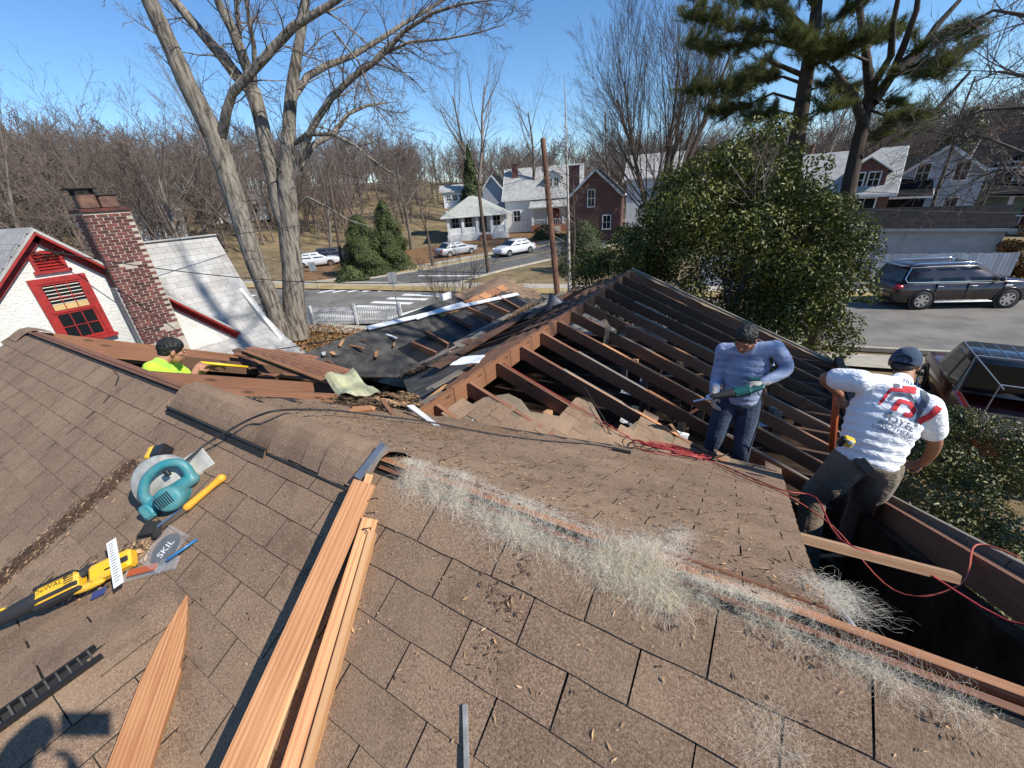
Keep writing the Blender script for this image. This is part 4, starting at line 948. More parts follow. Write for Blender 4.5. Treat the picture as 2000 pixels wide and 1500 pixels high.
# --- the big many-stemmed bare tree behind the neighbour's roof, limbs laid out one by one
BT = (-18.6, 10.6, 0.); BD = 21.5
def bl(pix, dd):
    return [at(u, v, d=BD+o) for (u, v), o in zip(pix, dd)]
tb = TB(); r = random.Random(5)
LIMBS = [  # pixels along the limb, depth offsets, width in pixels, sub-branches
 ([(556,660),(530,590),(500,520),(472,430),(440,330),(420,270),(395,225),(365,165),(335,95),(308,35),(280,-30),(250,-110)], [-.1,0,.1,.2,.3,.3,.3,.2,.1,0,-.2,-.5], [44,42,42,44,45,50,46,42,38,36,33,26], 5),
 ([(580,660),(574,600),(570,520),(566,440),(563,370),(560,290),(563,230),(572,160),(585,85),(597,10),(606,-60),(615,-150)], [0,0,0,0,-.1,-.2,-.2,-.2,-.3,-.3,-.3,-.4], [56,50,46,46,42,32,29,26,22,19,17,12], 6),
 ([(568,470),(549,420),(535,350),(522,300),(508,240),(494,180),(465,150),(440,118),(410,84),(370,38),(336,-5),(300,-70)], [0,.1,.2,.3,.4,.5,.6,.7,.8,1,1.2,1.5], [32,33,32,32,33,34,28,26,24,22,20,15], 6),
 ([(494,190),(488,150),(470,100),(452,55),(432,15),(410,-40),(395,-110)], [.5,.3,.1,-.1,-.2,-.3,-.4], [26,25,24,22,19,15,10], 5),
 ([(470,110),(466,50),(462,0),(458,-70)], [.2,.3,.5,.8], [13,12,11,8], 4),
 ([(498,170),(496,90),(488,40),(480,0),(476,-60)], [.4,.0,-.3,-.5,-.7], [11,11,10,9,7], 4),
 ([(432,268),(442,225),(455,182),(483,150),(535,91),(577,49),(612,28),(658,0),(720,-40)], [.2,-.4,-.8,-1.2,-1.6,-2.0,-2.3,-2.6,-3], [24,21,20,21,20,20,17,14,9], 7),
 ([(564,370),(585,310),(612,245),(647,190),(690,150),(735,118),(790,60),(846,25),(900,8),(960,0)], [0,-.4,-.8,-1.2,-1.6,-2,-2.5,-3,-3.4,-3.8], [20,18,16,16,15,13,10,8,6,3], 12),
 ([(575,190),(600,150),(640,127),(690,108),(740,78),(790,45),(850,10),(900,-20)], [-.2,.2,.5,.8,1,1.3,1.6,2], [16,16,15,13,11,9,7,4], 11),
 ([(690,150),(740,110),(800,82),(870,76),(930,65),(985,48)], [-1.6,-2,-2.2,-2.4,-2.6,-2.8], [8,8,6,5,3.5,2], 10),
 ([(575,280),(600,262),(650,262),(690,282),(725,310),(760,335),(790,350)], [-.2,-.8,-1.4,-2,-2.6,-3,-3.4], [12,11,9.5,8,6,4,2.5], 10),
 ([(585,330),(610,285),(650,262),(680,222),(720,205),(760,200)], [.1,.4,.7,1.0,1.3,1.6], [15,14,13,10,6,3], 9),
 ([(585,400),(600,385),(640,405),(680,430),(730,445)], [-.2,-.6,-1.2,-1.8,-2.4], [7,6,5,4,2], 6),
 ([(650,60),(700,120),(720,170),(735,210),(770,260)], [-2.3,-2.2,-2.3,-2.4,-2.6], [5,5,4,3,1.5], 9),
]
cfgB = dict(lv=3, n=[7, 6, 5], ang=(.4, 1.0), len=.55, rr=.6, rmin=.007, wob=.2, up=-.015, t0=.2, tip=.3)
for pix, dd, wd_, nsub in LIMBS:
    pts = bl(pix, dd); rs = [max(.012, w*.5*(p-CAM).dot(FW)/F_PX*.80) for p, w in zip(pts, wd_)]
    # finer path
    fp, fr = [], []
    for i in range(len(pts)-1):
        for q in range(3):
            t = q/3; p = pts[i].lerp(pts[i+1], t); j = mn.noise_vector(V((i*.7+q*.3, rs[0]*9, pix[0][0]*.01)))*rs[i]*.22; fp.append(p+(j if 0 < i else V((0,0,0)))); fr.append(rs[i]*(1-t)+rs[i+1]*t)
    fp.append(pts[-1]); fr.append(rs[-1])
    tb.limb(fp, fr, 10 if rs[0] > .2 else 7, 0)
    for q in range(nsub*2):
        t = .22+.78*(q+r.random())/(nsub*2); j = min(t, .99)*(len(fp)-1); a = int(j); p = fp[a].lerp(fp[a+1], j-a); dd_ = (fp[a+1]-fp[a]).normalized()
        if p.z < 6.2: continue
        sd = rdir(r); sd = (sd-dd_*sd.dot(dd_)).normalized(); ang = r.uniform(.5, 1.2); nd = dd_*math.cos(ang)+sd*math.sin(ang)
        thin = fr[a] < .09
        grow(tb, r, p, nd, r.uniform(1.0, 2.6) if not thin else r.uniform(.8, 1.9), max(.010, min(.032, fr[a]*.42)), 1 if not thin else 1, cfgB)
for q in range(16):                            # thin water shoots low on the trunks
    p = at(r.uniform(470, 580), r.uniform(420, 600), d=BD-.3); grow(tb, r, p, V((r.uniform(-1,1), r.uniform(-1,1), r.uniform(0,.8))), r.uniform(.6, 1.4), .012, 2, cfgB)
tree_thing('silver_maple', 'huge bare tree with forked pale grey trunks behind the swept white roof', tb, BT, 'bark_light', 'twig')

# --- single bare trees that can be told apart
def on(u, v, d): p = at(u, v, d=d); return (p.x, p.y, hill(p.x, p.y))
vase = dict(n=[15, 8, 6, 4], ang=(.2, .62), len=.62, up=.045, wob=.07, t0=.14, rr=.48, rmin=.009)
bare_tree('bare_tree', 'tall bare tree rising above the white dormered house roof', on(925, 400, 82), 23, .42, 11, dict(n=[9, 6, 5, 4], t0=.38, up=.06), stems=2, fork=.18)
bare_tree('bare_tree', 'bare tree with reddish twigs just left of the reddish pole', on(1045, 400, 70), 17, .3, 12, dict(ang=(.3,.8)), twigm='twig_red')
bare_tree('bare_tree', 'tall vase shaped bare tree left of the pines', on(1285, 400, 50), 17.5, .34, 13, vase, 'bark_brown', stems=5, fork=.34)
bare_tree('birch_tree', 'slender pale birch standing beside the reddish utility pole', (-9.2, 21.6, 0), 11.3, .12, 14, dict(n=[22, 5, 4], lv=3, ang=(.7,1.2), len=.26, up=.03, wob=.04, t0=.25, rr=.34, rmin=.005, tip=.1), 'birch')
bare_tree('bare_tree', 'bare tree with budding twigs at the far left edge', on(70, 470, 33), 13.5, .26, 15, dict(t0=.3, ang=(.35,.9)), twigm='twig_red', lean=(.05,-.1))
bare_tree('bare_tree', 'leaning thin stemmed bare tree between the chimney and the big trunks', on(400, 560, 27), 10.5, .13, 16, dict(n=[14, 6, 5, 3], ang=(.3,.9), t0=.25), lean=(-.35, -.2), stems=3, fork=.25)
bare_tree('bare_tree', 'bare crooked tree left of the two cedars', on(800, 470, 55), 11, .22, 17, dict(ang=(.5,1.0), up=.02))
bare_tree('bare_tree', 'dark bare tree in front of the bungalow roof', on(845, 520, 40), 8, .16, 18, dict(ang=(.5,1.0), up=.02), 'bark_brown')
bare_tree('bare_tree', 'small many stemmed bare shrub tree just beyond the felt covered gable', on(885, 570, 18), 3.6, .045, 19, dict(lv=3, n=[9, 5, 4], ang=(.25,.7), t0=.15, rmin=.005), 'twig_red', stems=7, fork=.5)
bare_tree('bare_tree', 'bare tree spreading low branches beside the birch', on(1120, 560, 24), 6.2, .09, 20, dict(ang=(.5,1.1), t0=.15, up=.0), 'bark_brown')
bare_tree('bare_tree', 'thin dark bare tree in front of the grey clapboard house', on(1815, 440, 42), 11, .15, 21, dict(ang=(.4,.9)), 'bark_brown')
bare_tree('bare_tree', 'crooked bare tree behind the garage roof', on(1905, 430, 39), 7.5, .14, 22, dict(ang=(.5,1.0), up=.02), 'bark_brown')
bare_tree('bare_tree', 'bare tree behind the vase shaped tree', on(1190, 400, 74), 16, .26, 23, dict(ang=(.3,.8)))
bare_tree('bare_tree', 'bare tree beyond the pine trunks', on(1600, 360, 75), 15, .26, 24, dict(ang=(.35,.85)), twigm='twig_red')
bare_tree('bare_tree', 'bare tree behind the left trunk of the huge tree', on(480, 470, 44), 13, .2, 25, dict(ang=(.3,.8)), twigm='twig_red')
bare_tree('bare_tree', 'bare tree behind the right trunk of the huge tree', on(640, 470, 52), 12, .2, 26, dict(ang=(.35,.9)))
# the big tree at the right, mostly outside the picture, whose boughs reach in and shade the roof
tb = TB(); r = random.Random(31); RB = (8.6, 7.0, 0.)
tb.limb([V(RB), V((8.6, 7.0, 6)), V((8.4, 7.1, 12)), V((8.0, 7.2, 18)), V((7.8, 7.4, 24))], [.34, .29, .24, .16, .06], 10, 0)
for q in range(22):
    z = 9.5+14*(q/22); a = r.uniform(0, 6.28); grow(tb, r, V((8.3, 7.1, z)), V((math.cos(a), math.sin(a), .8)), r.uniform(3.5, 6.5), r.uniform(.06, .11), 1, dict(lv=4, n=[6, 6, 5, 3], ang=(.3,.9), len=.55, rr=.55, rmin=.008, wob=.14, up=.03, t0=.25, tip=.3))
for pix in ([(2120,330),(2000,300),(1930,270),(1870,255)], [(2120,180),(2010,150),(1950,140),(1890,165)], [(2110,60),(2000,30),(1940,20),(1900,40)], [(2120,420),(2010,350),(1960,330),(1900,350)], [(2100,250),(2000,210),(1920,215),(1860,240)]):
    pts = [at(u, v, d=13+.4*i) for i, (u, v) in enumerate(pix)]; tb.limb([V((8.5, 7.0, pts[0].z-2))]+pts, [.1, .05, .035, .022, .01], 5, 0)
    for q in range(16):
        t = r.uniform(.1, 1); j = min(t, .99)*3; a = int(j); p = pts[a].lerp(pts[a+1], j-a); d_ = (pts[a+1]-pts[a]).normalized(); sd = rdir(r); nd = d_*.7+sd*.8; grow(tb, r, p, nd, r.uniform(.7, 1.8), .013, 2, dict(lv=4, n=[5, 5, 4, 3], ang=(.3,.9), len=.6, rr=.6, rmin=.005, wob=.15, up=.02, t0=.2, tip=.3))
tree_thing('bare_tree', 'bare boughs reaching in at the top right corner', tb, RB, 'bark_brown', 'twig_red')

# --- the wooded hillside behind everything, one mass
protos = []
for k in range(5):
    tb = TB(); r = random.Random(60+k); grow(tb, r, V((0,0,0)), V((0,0,1)), 12, .2, 0, dict(lv=3, n=[12, 8, 6], ang=(.35,.95), len=.5, rr=.5, rmin=.026, wob=.14, up=.04, t0=.12, tip=.3)); protos.append((np.array(tb.v), np.array([f for f in tb.f])))
r = random.Random(9); VV = []; FF = []; off = 0
for k in range(900):
    u = r.uniform(-150, 2150); d = r.uniform(78, 200) if u > 700 else r.uniform(66, 150); p = at(u, 400, d=d)
    if 830 < u < 1160 and d < 85: continue
    if u > 1540 and d < 75: continue
    pv, pfc = protos[k % 5]; a = r.uniform(0, 6.28); s = r.uniform(.6, 1.05); R_ = np.array(((math.cos(a), -math.sin(a), 0), (math.sin(a), math.cos(a), 0), (0,0,1)))*s
    VV.append(pv @ R_.T+np.array((p.x, p.y, hill(p.x, p.y)-.3))); FF.append(pfc+off); off += len(pv)
VV = np.concatenate(VV); FF = np.concatenate(FF)
me = bpy.data.meshes.new('woodland'); me.vertices.add(len(VV)); me.vertices.foreach_set('co', VV.astype(np.float32).ravel())
me.loops.add(FF.size); me.loops.foreach_set('vertex_index', FF.astype(np.int32).ravel()); me.polygons.add(len(FF)); me.polygons.foreach_set('loop_start', np.arange(0, FF.size, 4, dtype=np.int32)); me.polygons.foreach_set('loop_total', np.full(len(FF), 4, np.int32)); me.update(); me.materials.append(MATS['twig_red'])
o = bpy.data.objects.new('woodland', me); C.objects.link(o); tag(o, 'leafless brown wood covering the far hillside', 'woodland', kind='stuff')

# --- leafy things
def leaves(name, mat, cen, nrm, length, width, parent, seed, droop=.0, fold=.25):
    """many small leaves: cen (n,3), nrm (n,3) facing directions; each leaf a folded kite of two quads"""
    R = np.random.default_rng(seed); n = len(cen)
    nrm = nrm+R.normal(0, .45, (n, 3)); nrm /= np.linalg.norm(nrm, axis=1, keepdims=True)
    t = R.normal(0, 1, (n, 3)); t[:,2] -= droop; t -= nrm*(t*nrm).sum(1, keepdims=True); t /= np.linalg.norm(t, axis=1, keepdims=True); b = np.cross(nrm, t)
    L = length*R.uniform(.7, 1.25, (n, 1)); Wd = width*R.uniform(.75, 1.2, (n, 1)); off = np.array(parent.location)
    v = np.stack([cen-t*L*.5, cen+b*Wd*.5+nrm*Wd*fold, cen+t*L*.5-nrm*L*.08, cen-b*Wd*.5+nrm*Wd*fold], 1)-off
    me = bpy.data.meshes.new(name); me.vertices.add(4*n); me.vertices.foreach_set('co', v.astype(np.float32).ravel())
    i = np.arange(n)[:,None]*4; f = np.concatenate([i+np.array([[0,1,2]]), i+np.array([[0,2,3]])], 1).astype(np.int32)
    me.loops.add(6*n); me.loops.foreach_set('vertex_index', f.ravel()); me.polygons.add(2*n); me.polygons.foreach_set('loop_start', np.arange(0, 6*n, 3, dtype=np.int32)); me.polygons.foreach_set('loop_total', np.full(2*n, 3, np.int32)); me.update(); me.materials.append(MATS[mat])
    o = bpy.data.objects.new(name, me); C.objects.link(o); o.parent = parent; return o
def clumps(R, centres, radii, n):
    """points on the outer shells of many overlapping clumps"""
    k = R.choice(len(centres), n, p=radii**2/(radii**2).sum()); d = R.normal(0, 1, (n, 3)); d[:,2] = d[:,2]*.9+.25; d /= np.linalg.norm(d, axis=1, keepdims=True)
    rr = radii[k]*R.uniform(.55, 1.05, n)**.6; return centres[k]+d*rr[:,None]*np.array((1,1,.8)), d
R = np.random.default_rng(3)
mg = thing('magnolia_tree', 'big dense evergreen with glossy dark leaves beyond the open rafters', 'tree', (-.6, 13.8, 0))
cs = []; rs_ = []
def ellclump(c, ax, n, rmin, rmax):
    for _ in range(n):
        d = R.normal(0, 1, 3); d /= np.linalg.norm(d); k = R.uniform(.62, 1.0); cs.append(np.array(c)+d*np.array(ax)*k); rs_.append(R.uniform(rmin, rmax))
ellclump((-1.1, 13.8, 3.4), (3.5, 2.6, 2.8), 130, .45, .85)
ellclump((-1.0, 13.8, 5.3), (2.2, 1.6, 1.3), 44, .35, .6)
ellclump((1.0, 13.4, 3.4), (1.3, 1.4, 1.8), 26, .35, .6)
ellclump((-4.1, 13.6, 2.9), (1.6, 1.5, 2.0), 34, .35, .6); ellclump((-.5, 13.6, 6.2), (.9, .9, .9), 14, .3, .45); ellclump((1.4, 13.2, 1.8), (1.2, 1.3, 1.4), 20, .35, .55)
for c in ((2.25, 12.9, 3.5), (2.4, 12.9, 3.0), (1.9, 13, 4.2), (-.7, 13.8, 6.6), (.1, 13.5, 6.1), (-1.6, 13.6, 6.0), (2.3, 13, 2.2), (2.2, 13, 1.4)): cs.append(np.array(c)); rs_.append(.34)
pts, d = clumps(R, np.array(cs), np.array(rs_), 90000)
keep = (pts[:,2] > .25) & (pts[:,1] > 9.2); leaves('leaf', 'magnolia_leaf', pts[keep], d[keep], .115, .052, mg, 1).name = 'foliage'
tb = TB(); r = random.Random(2); grow(tb, r, V((-.6, 13.8, -.1)), V((0,0,1)), 5.6, .22, 0, dict(lv=2, n=[12, 5], ang=(.5,1.1), len=.5, rr=.5, rmin=.02, wob=.12, up=.03, t0=.12, tip=.3))
m = MB(); m.v = tb.v; m.f = tb.f; m.mi = [0]*len(tb.f); m.build('trunk', 'bark_grey', mg, True)
# evergreen bush at the corner of the house, in front of the pickup
hb = thing('holly_bush', 'dense small leaved evergreen bush in front of the red pickup', 'bush', (2.9, 7.6, 0)); cs = []; rs_ = []
ellclump((2.75, 7.4, .9), (1.15, 2.3, .95), 60, .28, .5); ellclump((3.7, 9.0, 1.2), (.8, .9, .8), 24, .22, .40); ellclump((4.3, 8.9, 1.0), (.6, .6, .6), 14, .2, .35)
pts, d = clumps(R, np.array(cs), np.array(rs_), 42000); keep = (pts[:,2] > .05) & (pts[:,0] > 1.55)
leaves('leaf', 'bush_leaf', pts[keep], d[keep], .055, .032, hb, 2).name = 'foliage'
tb = TB(); r = random.Random(4)
for q in range(9): grow(tb, r, V((2.75+r.uniform(-.5,.5), 7.4+r.uniform(-1.2,1.2), 0)), V((r.uniform(-.5,.5), r.uniform(-.5,.5), 1)), 1.3, .03, 1, dict(lv=2, n=[5, 4], ang=(.4,1), len=.5, rr=.6, rmin=.006, wob=.15, up=.02, t0=.2))
m = MB(); m.v = tb.v; m.f = tb.f; m.mi = [0]*len(tb.f); m.build('stem', 'bark_brown', hb)
ivy = thing('ivy_clump', 'leafy ivy heap climbing beside the garage wall', 'ivy', (11.6, 32.2, 0)); cs = []; rs_ = []
ellclump((11.9, 32.3, 1.5), (1.0, .9, 1.9), 34, .3, .5); pts, d = clumps(R, np.array(cs), np.array(rs_), 9000); keep = pts[:,2] > .05; leaves('leaf', 'dead_leaf', pts[keep], d[keep], .11, .09, ivy, 6).name = 'foliage'
# needle trees
def needles(name, mat, tips, dirs, n, length, width, parent, seed):
    R = np.random.default_rng(seed); k = len(tips); c = np.repeat(np.array(tips), n, 0); dd = np.repeat(np.array(dirs), n, 0)+R.normal(0, .55, (k*n, 3)); dd /= np.linalg.norm(dd, axis=1, keepdims=True)
    c = c-np.repeat(np.array(dirs), n, 0)*R.uniform(0, length*1.3, (k*n, 1)); s = np.cross(dd, R.normal(0, 1, (k*n, 3))); s /= np.linalg.norm(s, axis=1, keepdims=True)
    L = length*R.uniform(.7, 1.2, (k*n, 1)); off = np.array(parent.location)
    v = np.stack([c-s*width, c+s*width, c+dd*L], 1)-off; N = k*n
    me = bpy.data.meshes.new(name); me.vertices.add(3*N); me.vertices.foreach_set('co', v.astype(np.float32).ravel()); me.loops.add(3*N); me.loops.foreach_set('vertex_index', np.arange(3*N, dtype=np.int32)); me.polygons.add(N); me.polygons.foreach_set('loop_start', np.arange(0, 3*N, 3, dtype=np.int32)); me.polygons.foreach_set('loop_total', np.full(N, 3, np.int32)); me.update(); me.materials.append(MATS[mat])
    o = bpy.data.objects.new(name, me); C.objects.link(o); o.parent = parent; return o
def pine(name, label, base, trunks, boughs, seed, bark='bark_pine', tl=.22, tn=58, tw=.0042, dens=1.):
    t = thing(name, label, 'tree', base); r = random.Random(seed); tb = TB(); tips = []; dirs = []
    for pts, rs in trunks: tb.limb(pts, rs, 10, 0)
    for pts, r0, f0 in boughs:
        n = len(pts); tb.limb(pts, [r0*(1-.8*i/(n-1)) for i in range(n)], 6, 0); L = sum((pts[i+1]-pts[i]).length for i in range(n-1))
        for q in range(int(L*13*dens)):
            tt = f0+(1-f0)*r.random(); j = min(tt, .995)*(n-1); a = int(j); p = pts[a].lerp(pts[a+1], j-a); d_ = (pts[a+1]-pts[a]).normalized()
            sd = rdir(r); sd.z = sd.z*.45+.12; nd = (d_*.75+sd).normalized(); l2 = r.uniform(.25, .95)*(1.1-.4*tt); e = p+nd*l2; e.z += .06
            tb.limb([p, p.lerp(e, .5)+V((0,0,-.02)), e], [.013, .009, .005], 3, 0)
            for g in range(5): tips.append(tuple(p.lerp(e, .3+.7*g/4)+rdir(r)*.07)); dirs.append(tuple((nd*.8+V((0,0,.35))+rdir(r)*.5).normalized()))
    m = MB(); m.v = tb.v; m.f = tb.f; m.mi = [0]*len(tb.f); m.build('trunk', bark, t, True)
    needles('foliage', 'pine_needle', tips, dirs, tn, tl, tw, t, seed); return t
PD = 16.4
def pb(pix, o0=0., o1=0.):
    n = len(pix); return [at(u, v, d=PD+o0+(o1-o0)*i/(n-1)) for i, (u, v) in enumerate(pix)]
P1 = at(1530, 420, d=PD); T1 = [V((P1.x, P1.y, 0)), P1]+pb([(1548,330),(1560,250),(1573,160),(1588,70),(1600,-30),(1612,-130)])
rr = random.Random(8); BO = []
for pix, o1, r0, f0 in (([(1575,150),(1500,118),(1430,165),(1345,178)], -1.2, .07, .3), ([(1562,198),(1510,182),(1450,210),(1395,222)], .8, .05, .45), ([(1580,112),(1520,62),(1430,50),(1340,28)], -.6, .08, .2), ([(1588,72),(1530,12),(1450,-5),(1345,-15)], 1., .08, .2),
    ([(1583,100),(1500,80),(1400,95),(1350,80)], 1.6, .06, .3), ([(1580,130),(1640,104),(1700,70)], -1.2, .06, .3), ([(1592,60),(1650,30),(1700,-10)], .8, .05, .2), ([(1568,180),(1615,165),(1660,180)], 1.5, .04, .4), ([(1572,165),(1530,150),(1490,150),(1440,185)], 2., .05, .4), ([(1595,20),(1560,-30),(1480,-60)], -1.4, .06, .1), ([(1598,-10),(1660,-40),(1740,-60)], 0., .06, .1), ([(1570,140),(1580,100),(1545,60)], -2., .04, .3), ([(1556,225),(1520,215),(1480,228)], -.9, .03, .5), ([(1560,235),(1595,215),(1625,205)], -1, .03, .5)):
    BO.append((pb(pix, 0, o1), r0, f0))
pine('pine_tree', 'tall pine with dark trunk, left of the two behind the evergreen', (P1.x, P1.y, 0), [(T1, [.29, .27, .24, .215, .19, .16, .11, .06])], BO, 41)
P2 = at(1645, 450, d=PD+.2); T2 = [V((P2.x, P2.y, 0)), P2]+pb([(1655,380),(1672,300),(1685,240),(1700,180),(1692,110),(1680,30),(1672,-60)], .2, .4)
lim = [(pb([(1685,240),(1668,190),(1640,150),(1625,130)], .2, -.8), [.13, .1, .07, .04]), (pb([(1705,200),(1740,150),(1790,110),(1830,50),(1875,0)], .2, 1.5), [.14, .12, .1, .08, .05]), (pb([(1680,305),(1740,270),(1790,240),(1830,213),(1895,140)], .2, 1.2), [.12, .1, .08, .06, .03]), (pb([(1735,160),(1765,90),(1790,20),(1800,-60)], .3, -1), [.1, .08, .06, .04]), (pb([(1700,175),(1740,110),(1745,40),(1760,-30)], .3, -1.6), [.1, .08, .06, .04])]
BO = []
for pix, o1, r0, f0 in (([(1770,130),(1830,120),(1905,85)], .8, .05, .1), ([(1760,120),(1800,90),(1850,60),(1890,55)], -.8, .05, .2), ([(1740,150),(1790,135),(1850,140)], -1.4, .04, .3), ([(1700,215),(1755,235),(1800,222)], -.6, .04, .25), ([(1690,225),(1720,195),(1765,205)], .8, .04, .3), ([(1695,120),(1640,96),(1610,100)], -1., .04, .2), ([(1690,100),(1720,70),(1760,60)], 1.3, .04, .3), ([(1683,230),(1700,260),(1740,270)], 1., .03, .4), ([(1640,150),(1610,120),(1600,90)], -.8, .03, .4)):
    BO.append((pb(pix, .2, o1), r0, f0))
pine('pine_tree', 'forked pine with spreading bare limbs, right of the two behind the evergreen', (P2.x, P2.y, 0), [(T2, [.25, .23, .20, .175, .155, .13, .1, .08, .05])]+lim, BO, 43)
# pine out of frame to the right, its crown throws the shade over the stripped wing
rr = random.Random(77); bo = []
for q in range(44):
    z = 8.6+6.6*(q/44); a = rr.uniform(0, 6.28); L = rr.uniform(1.6, 3.0)*(1.15-.5*q/44); p = V((9.6, 7.3, z)); bo.append(([p, p+V((math.cos(a)*L*.5, math.sin(a)*L*.5, .1)), p+V((math.cos(a)*L, math.sin(a)*L, .25))], .05, .25))
pine('pine_tree', 'pine at the right edge beyond the pickup, mostly out of view', (9.6, 7.3, 0), [([V((9.6, 7.3, 0)), V((9.6, 7.3, 8)), V((9.6, 7.3, 15.6))], [.28, .22, .04])], bo, 79, tn=18, tw=.015, dens=.5)
def conifer(name, label, base, h, rad_, seed, mat='cedar_leaf', n=9000, ll=.16, power=1.):
    t = thing(name, label, 'tree', base); R = np.random.default_rng(seed); u = R.uniform(0, 1, n)**.65; a0 = R.uniform(0, 6.283, n); z = h*(.06+.94*(1-u)); rr_ = rad_*u**power*(.85+.12*np.sin(z*5+a0*2+R.normal(0,.6,n)))*R.uniform(.35, 1., n)**.5; a = a0+.2*np.sin(z*3)
    lob = 1+.22*np.sin(a*3+z*1.7)+.12*np.sin(a*7-z*2.3); c = np.stack([base[0]+rr_*lob*np.cos(a), base[1]+rr_*lob*np.sin(a), base[2]+z-rr_*.12], 1); d = np.stack([np.cos(a), np.sin(a), np.full(n, .5)], 1)
    leaves('foliage', mat, c, d, ll, ll*.5, t, seed, droop=.6); m = MB(); m.tube([base, (base[0], base[1], base[2]+h*.8)], [h*.02, h*.006], 6); m.build('trunk', 'bark_brown', t); return t
conifer('cedar_tree', 'dark rounded cedar, left of the pair on the far corner', on(722, 545, 39), 5.0, 2.4, 51, n=26000, ll=.15, power=.5)
conifer('cedar_tree', 'taller cedar, right of the pair on the far corner', on(772, 540, 40), 6.0, 2.1, 52, n=24000, ll=.15, power=.6)
conifer('spruce_tree', 'dark pointed spruce behind the bungalow', on(928, 440, 68), 12.5, 2.8, 53, n=16000, ll=.3, power=.9)
conifer('yew_tree', 'small dark evergreen left of the brick house under the birch', on(1140, 520, 33), 3.6, 2.6, 54, n=14000, ll=.14, power=.4)
conifer('hemlock_tree', 'olive green evergreen above the grey clapboard house', on(1860, 340, 72), 11, 3.4, 55, 'bush_leaf', n=12000, ll=.3, power=.5)
conifer('laurel_bush', 'green bush left of the chimney on the hillside', on(150, 470, 34), 3.4, 3.0, 56, 'bush_leaf', n=7000, ll=.22, power=.4)
conifer('laurel_bush', 'dark bush against the dormered house porch', on(1065, 470, 56), 1.8, 2.2, 57, n=3000, ll=.22, power=.4)
conifer('hedge_bush', 'round dark bush right of the pair of cedars', on(690, 560, 37), 1.2, 1.5, 58, n=2500, ll=.2, power=.4)
# dead leaves and grass around the tree foot
R = np.random.default_rng(12); n = 6000; c = np.stack([R.uniform(-21, -9.5, n), R.uniform(7.6, 12.8, n), R.uniform(0, .12, n)], 1); d = np.tile((0,0,1.), (n,1)); lf = thing('leaf_litter', 'brown fallen leaves under the huge bare tree', 'leaves', (0,0,0)); lo_ = leaves('fallen_leaves', 'dead_leaf', c, d, .14, .09, lf, 5); bpy.data.objects.remove(lf); lo_.parent = None; lo_.name = 'leaf_litter'; tag(lo_, 'brown fallen leaves under the huge bare tree', 'leaves', kind='stuff')
# tangle of bare brush past the far gable, and dry grass
tb = TB(); r = random.Random(90)
for q in range(75):
    p = V((r.uniform(-13, -5.2), r.uniform(11.2, 20), 0)); grow(tb, r, p, V((r.uniform(-.6,.6), r.uniform(-.6,.6), 1)), r.uniform(.7, 1.5), .016, 1, dict(lv=3, n=[4, 5, 4], ang=(.4,1.1), len=.6, rr=.6, rmin=.005, wob=.2, up=.0, t0=.1))
m = MB(); m.v = tb.v; m.f = tb.f; m.mi = [0]*len(tb.f); o = m.build('brushwood', 'twig', None); tag(o, 'tangled bare brush on the ground below the birch', 'brush', kind='stuff')
# ------------------------------------------------------------------ vehicles
def paint(name, c, rough=.28):
    m, nt, b = nodes(name); n = noise(nt, 900, 1, .5, objc(nt)); d = noise(nt, 2.2, 4, .6, objc(nt))
    col = mix(nt, ramp(nt, n, [(.45, (0,0,0)), (.75, (.25,)*3)]), c, tuple(x*1.8+.01 for x in c)); col = mix(nt, ramp(nt, d, [(.5, (0,0,0)), (.8, (.25,)*3)]), col, (.10,.09,.08))
    nt.links.new(col, b.inputs['Base Color']); b.inputs['Roughness'].default_value = rough; b.inputs['Metallic'].default_value = .1; b.inputs['Coat Weight'].default_value = .8; b.inputs['Coat Roughness'].default_value = .08
paint('paint_maroon', (.022,.010,.010)); paint('paint_red', (.10,.006,.008)); paint('paint_white', (.62,.63,.64)); paint('paint_dark', (.03,.032,.038)); paint('paint_silver', (.34,.35,.37))
plain('lamp_red', (.30,.008,.010), .18, coat=.8); plain('lamp_clear', (.75,.76,.78), .12, coat=.6); plain('car_glass', (.006,.007,.008), .04, coat=.2, spec=.35)
pmat('tyre', (.022,.022,.023), (.014,.014,.014), 12, .85)
def loft(mb, secs, close=True):
    n = len(secs[0]); o = [v for s_ in secs for v in s_]; f = []
    for i in range(len(secs)-1):
        for j in range(n-1): f.append((i*n+j, i*n+j+1, (i+1)*n+j+1, (i+1)*n+j))
    if close: f.append(tuple(range(n-1, -1, -1))); f.append(tuple(range((len(secs)-1)*n, len(secs)*n)))
    mb.add(o, f)
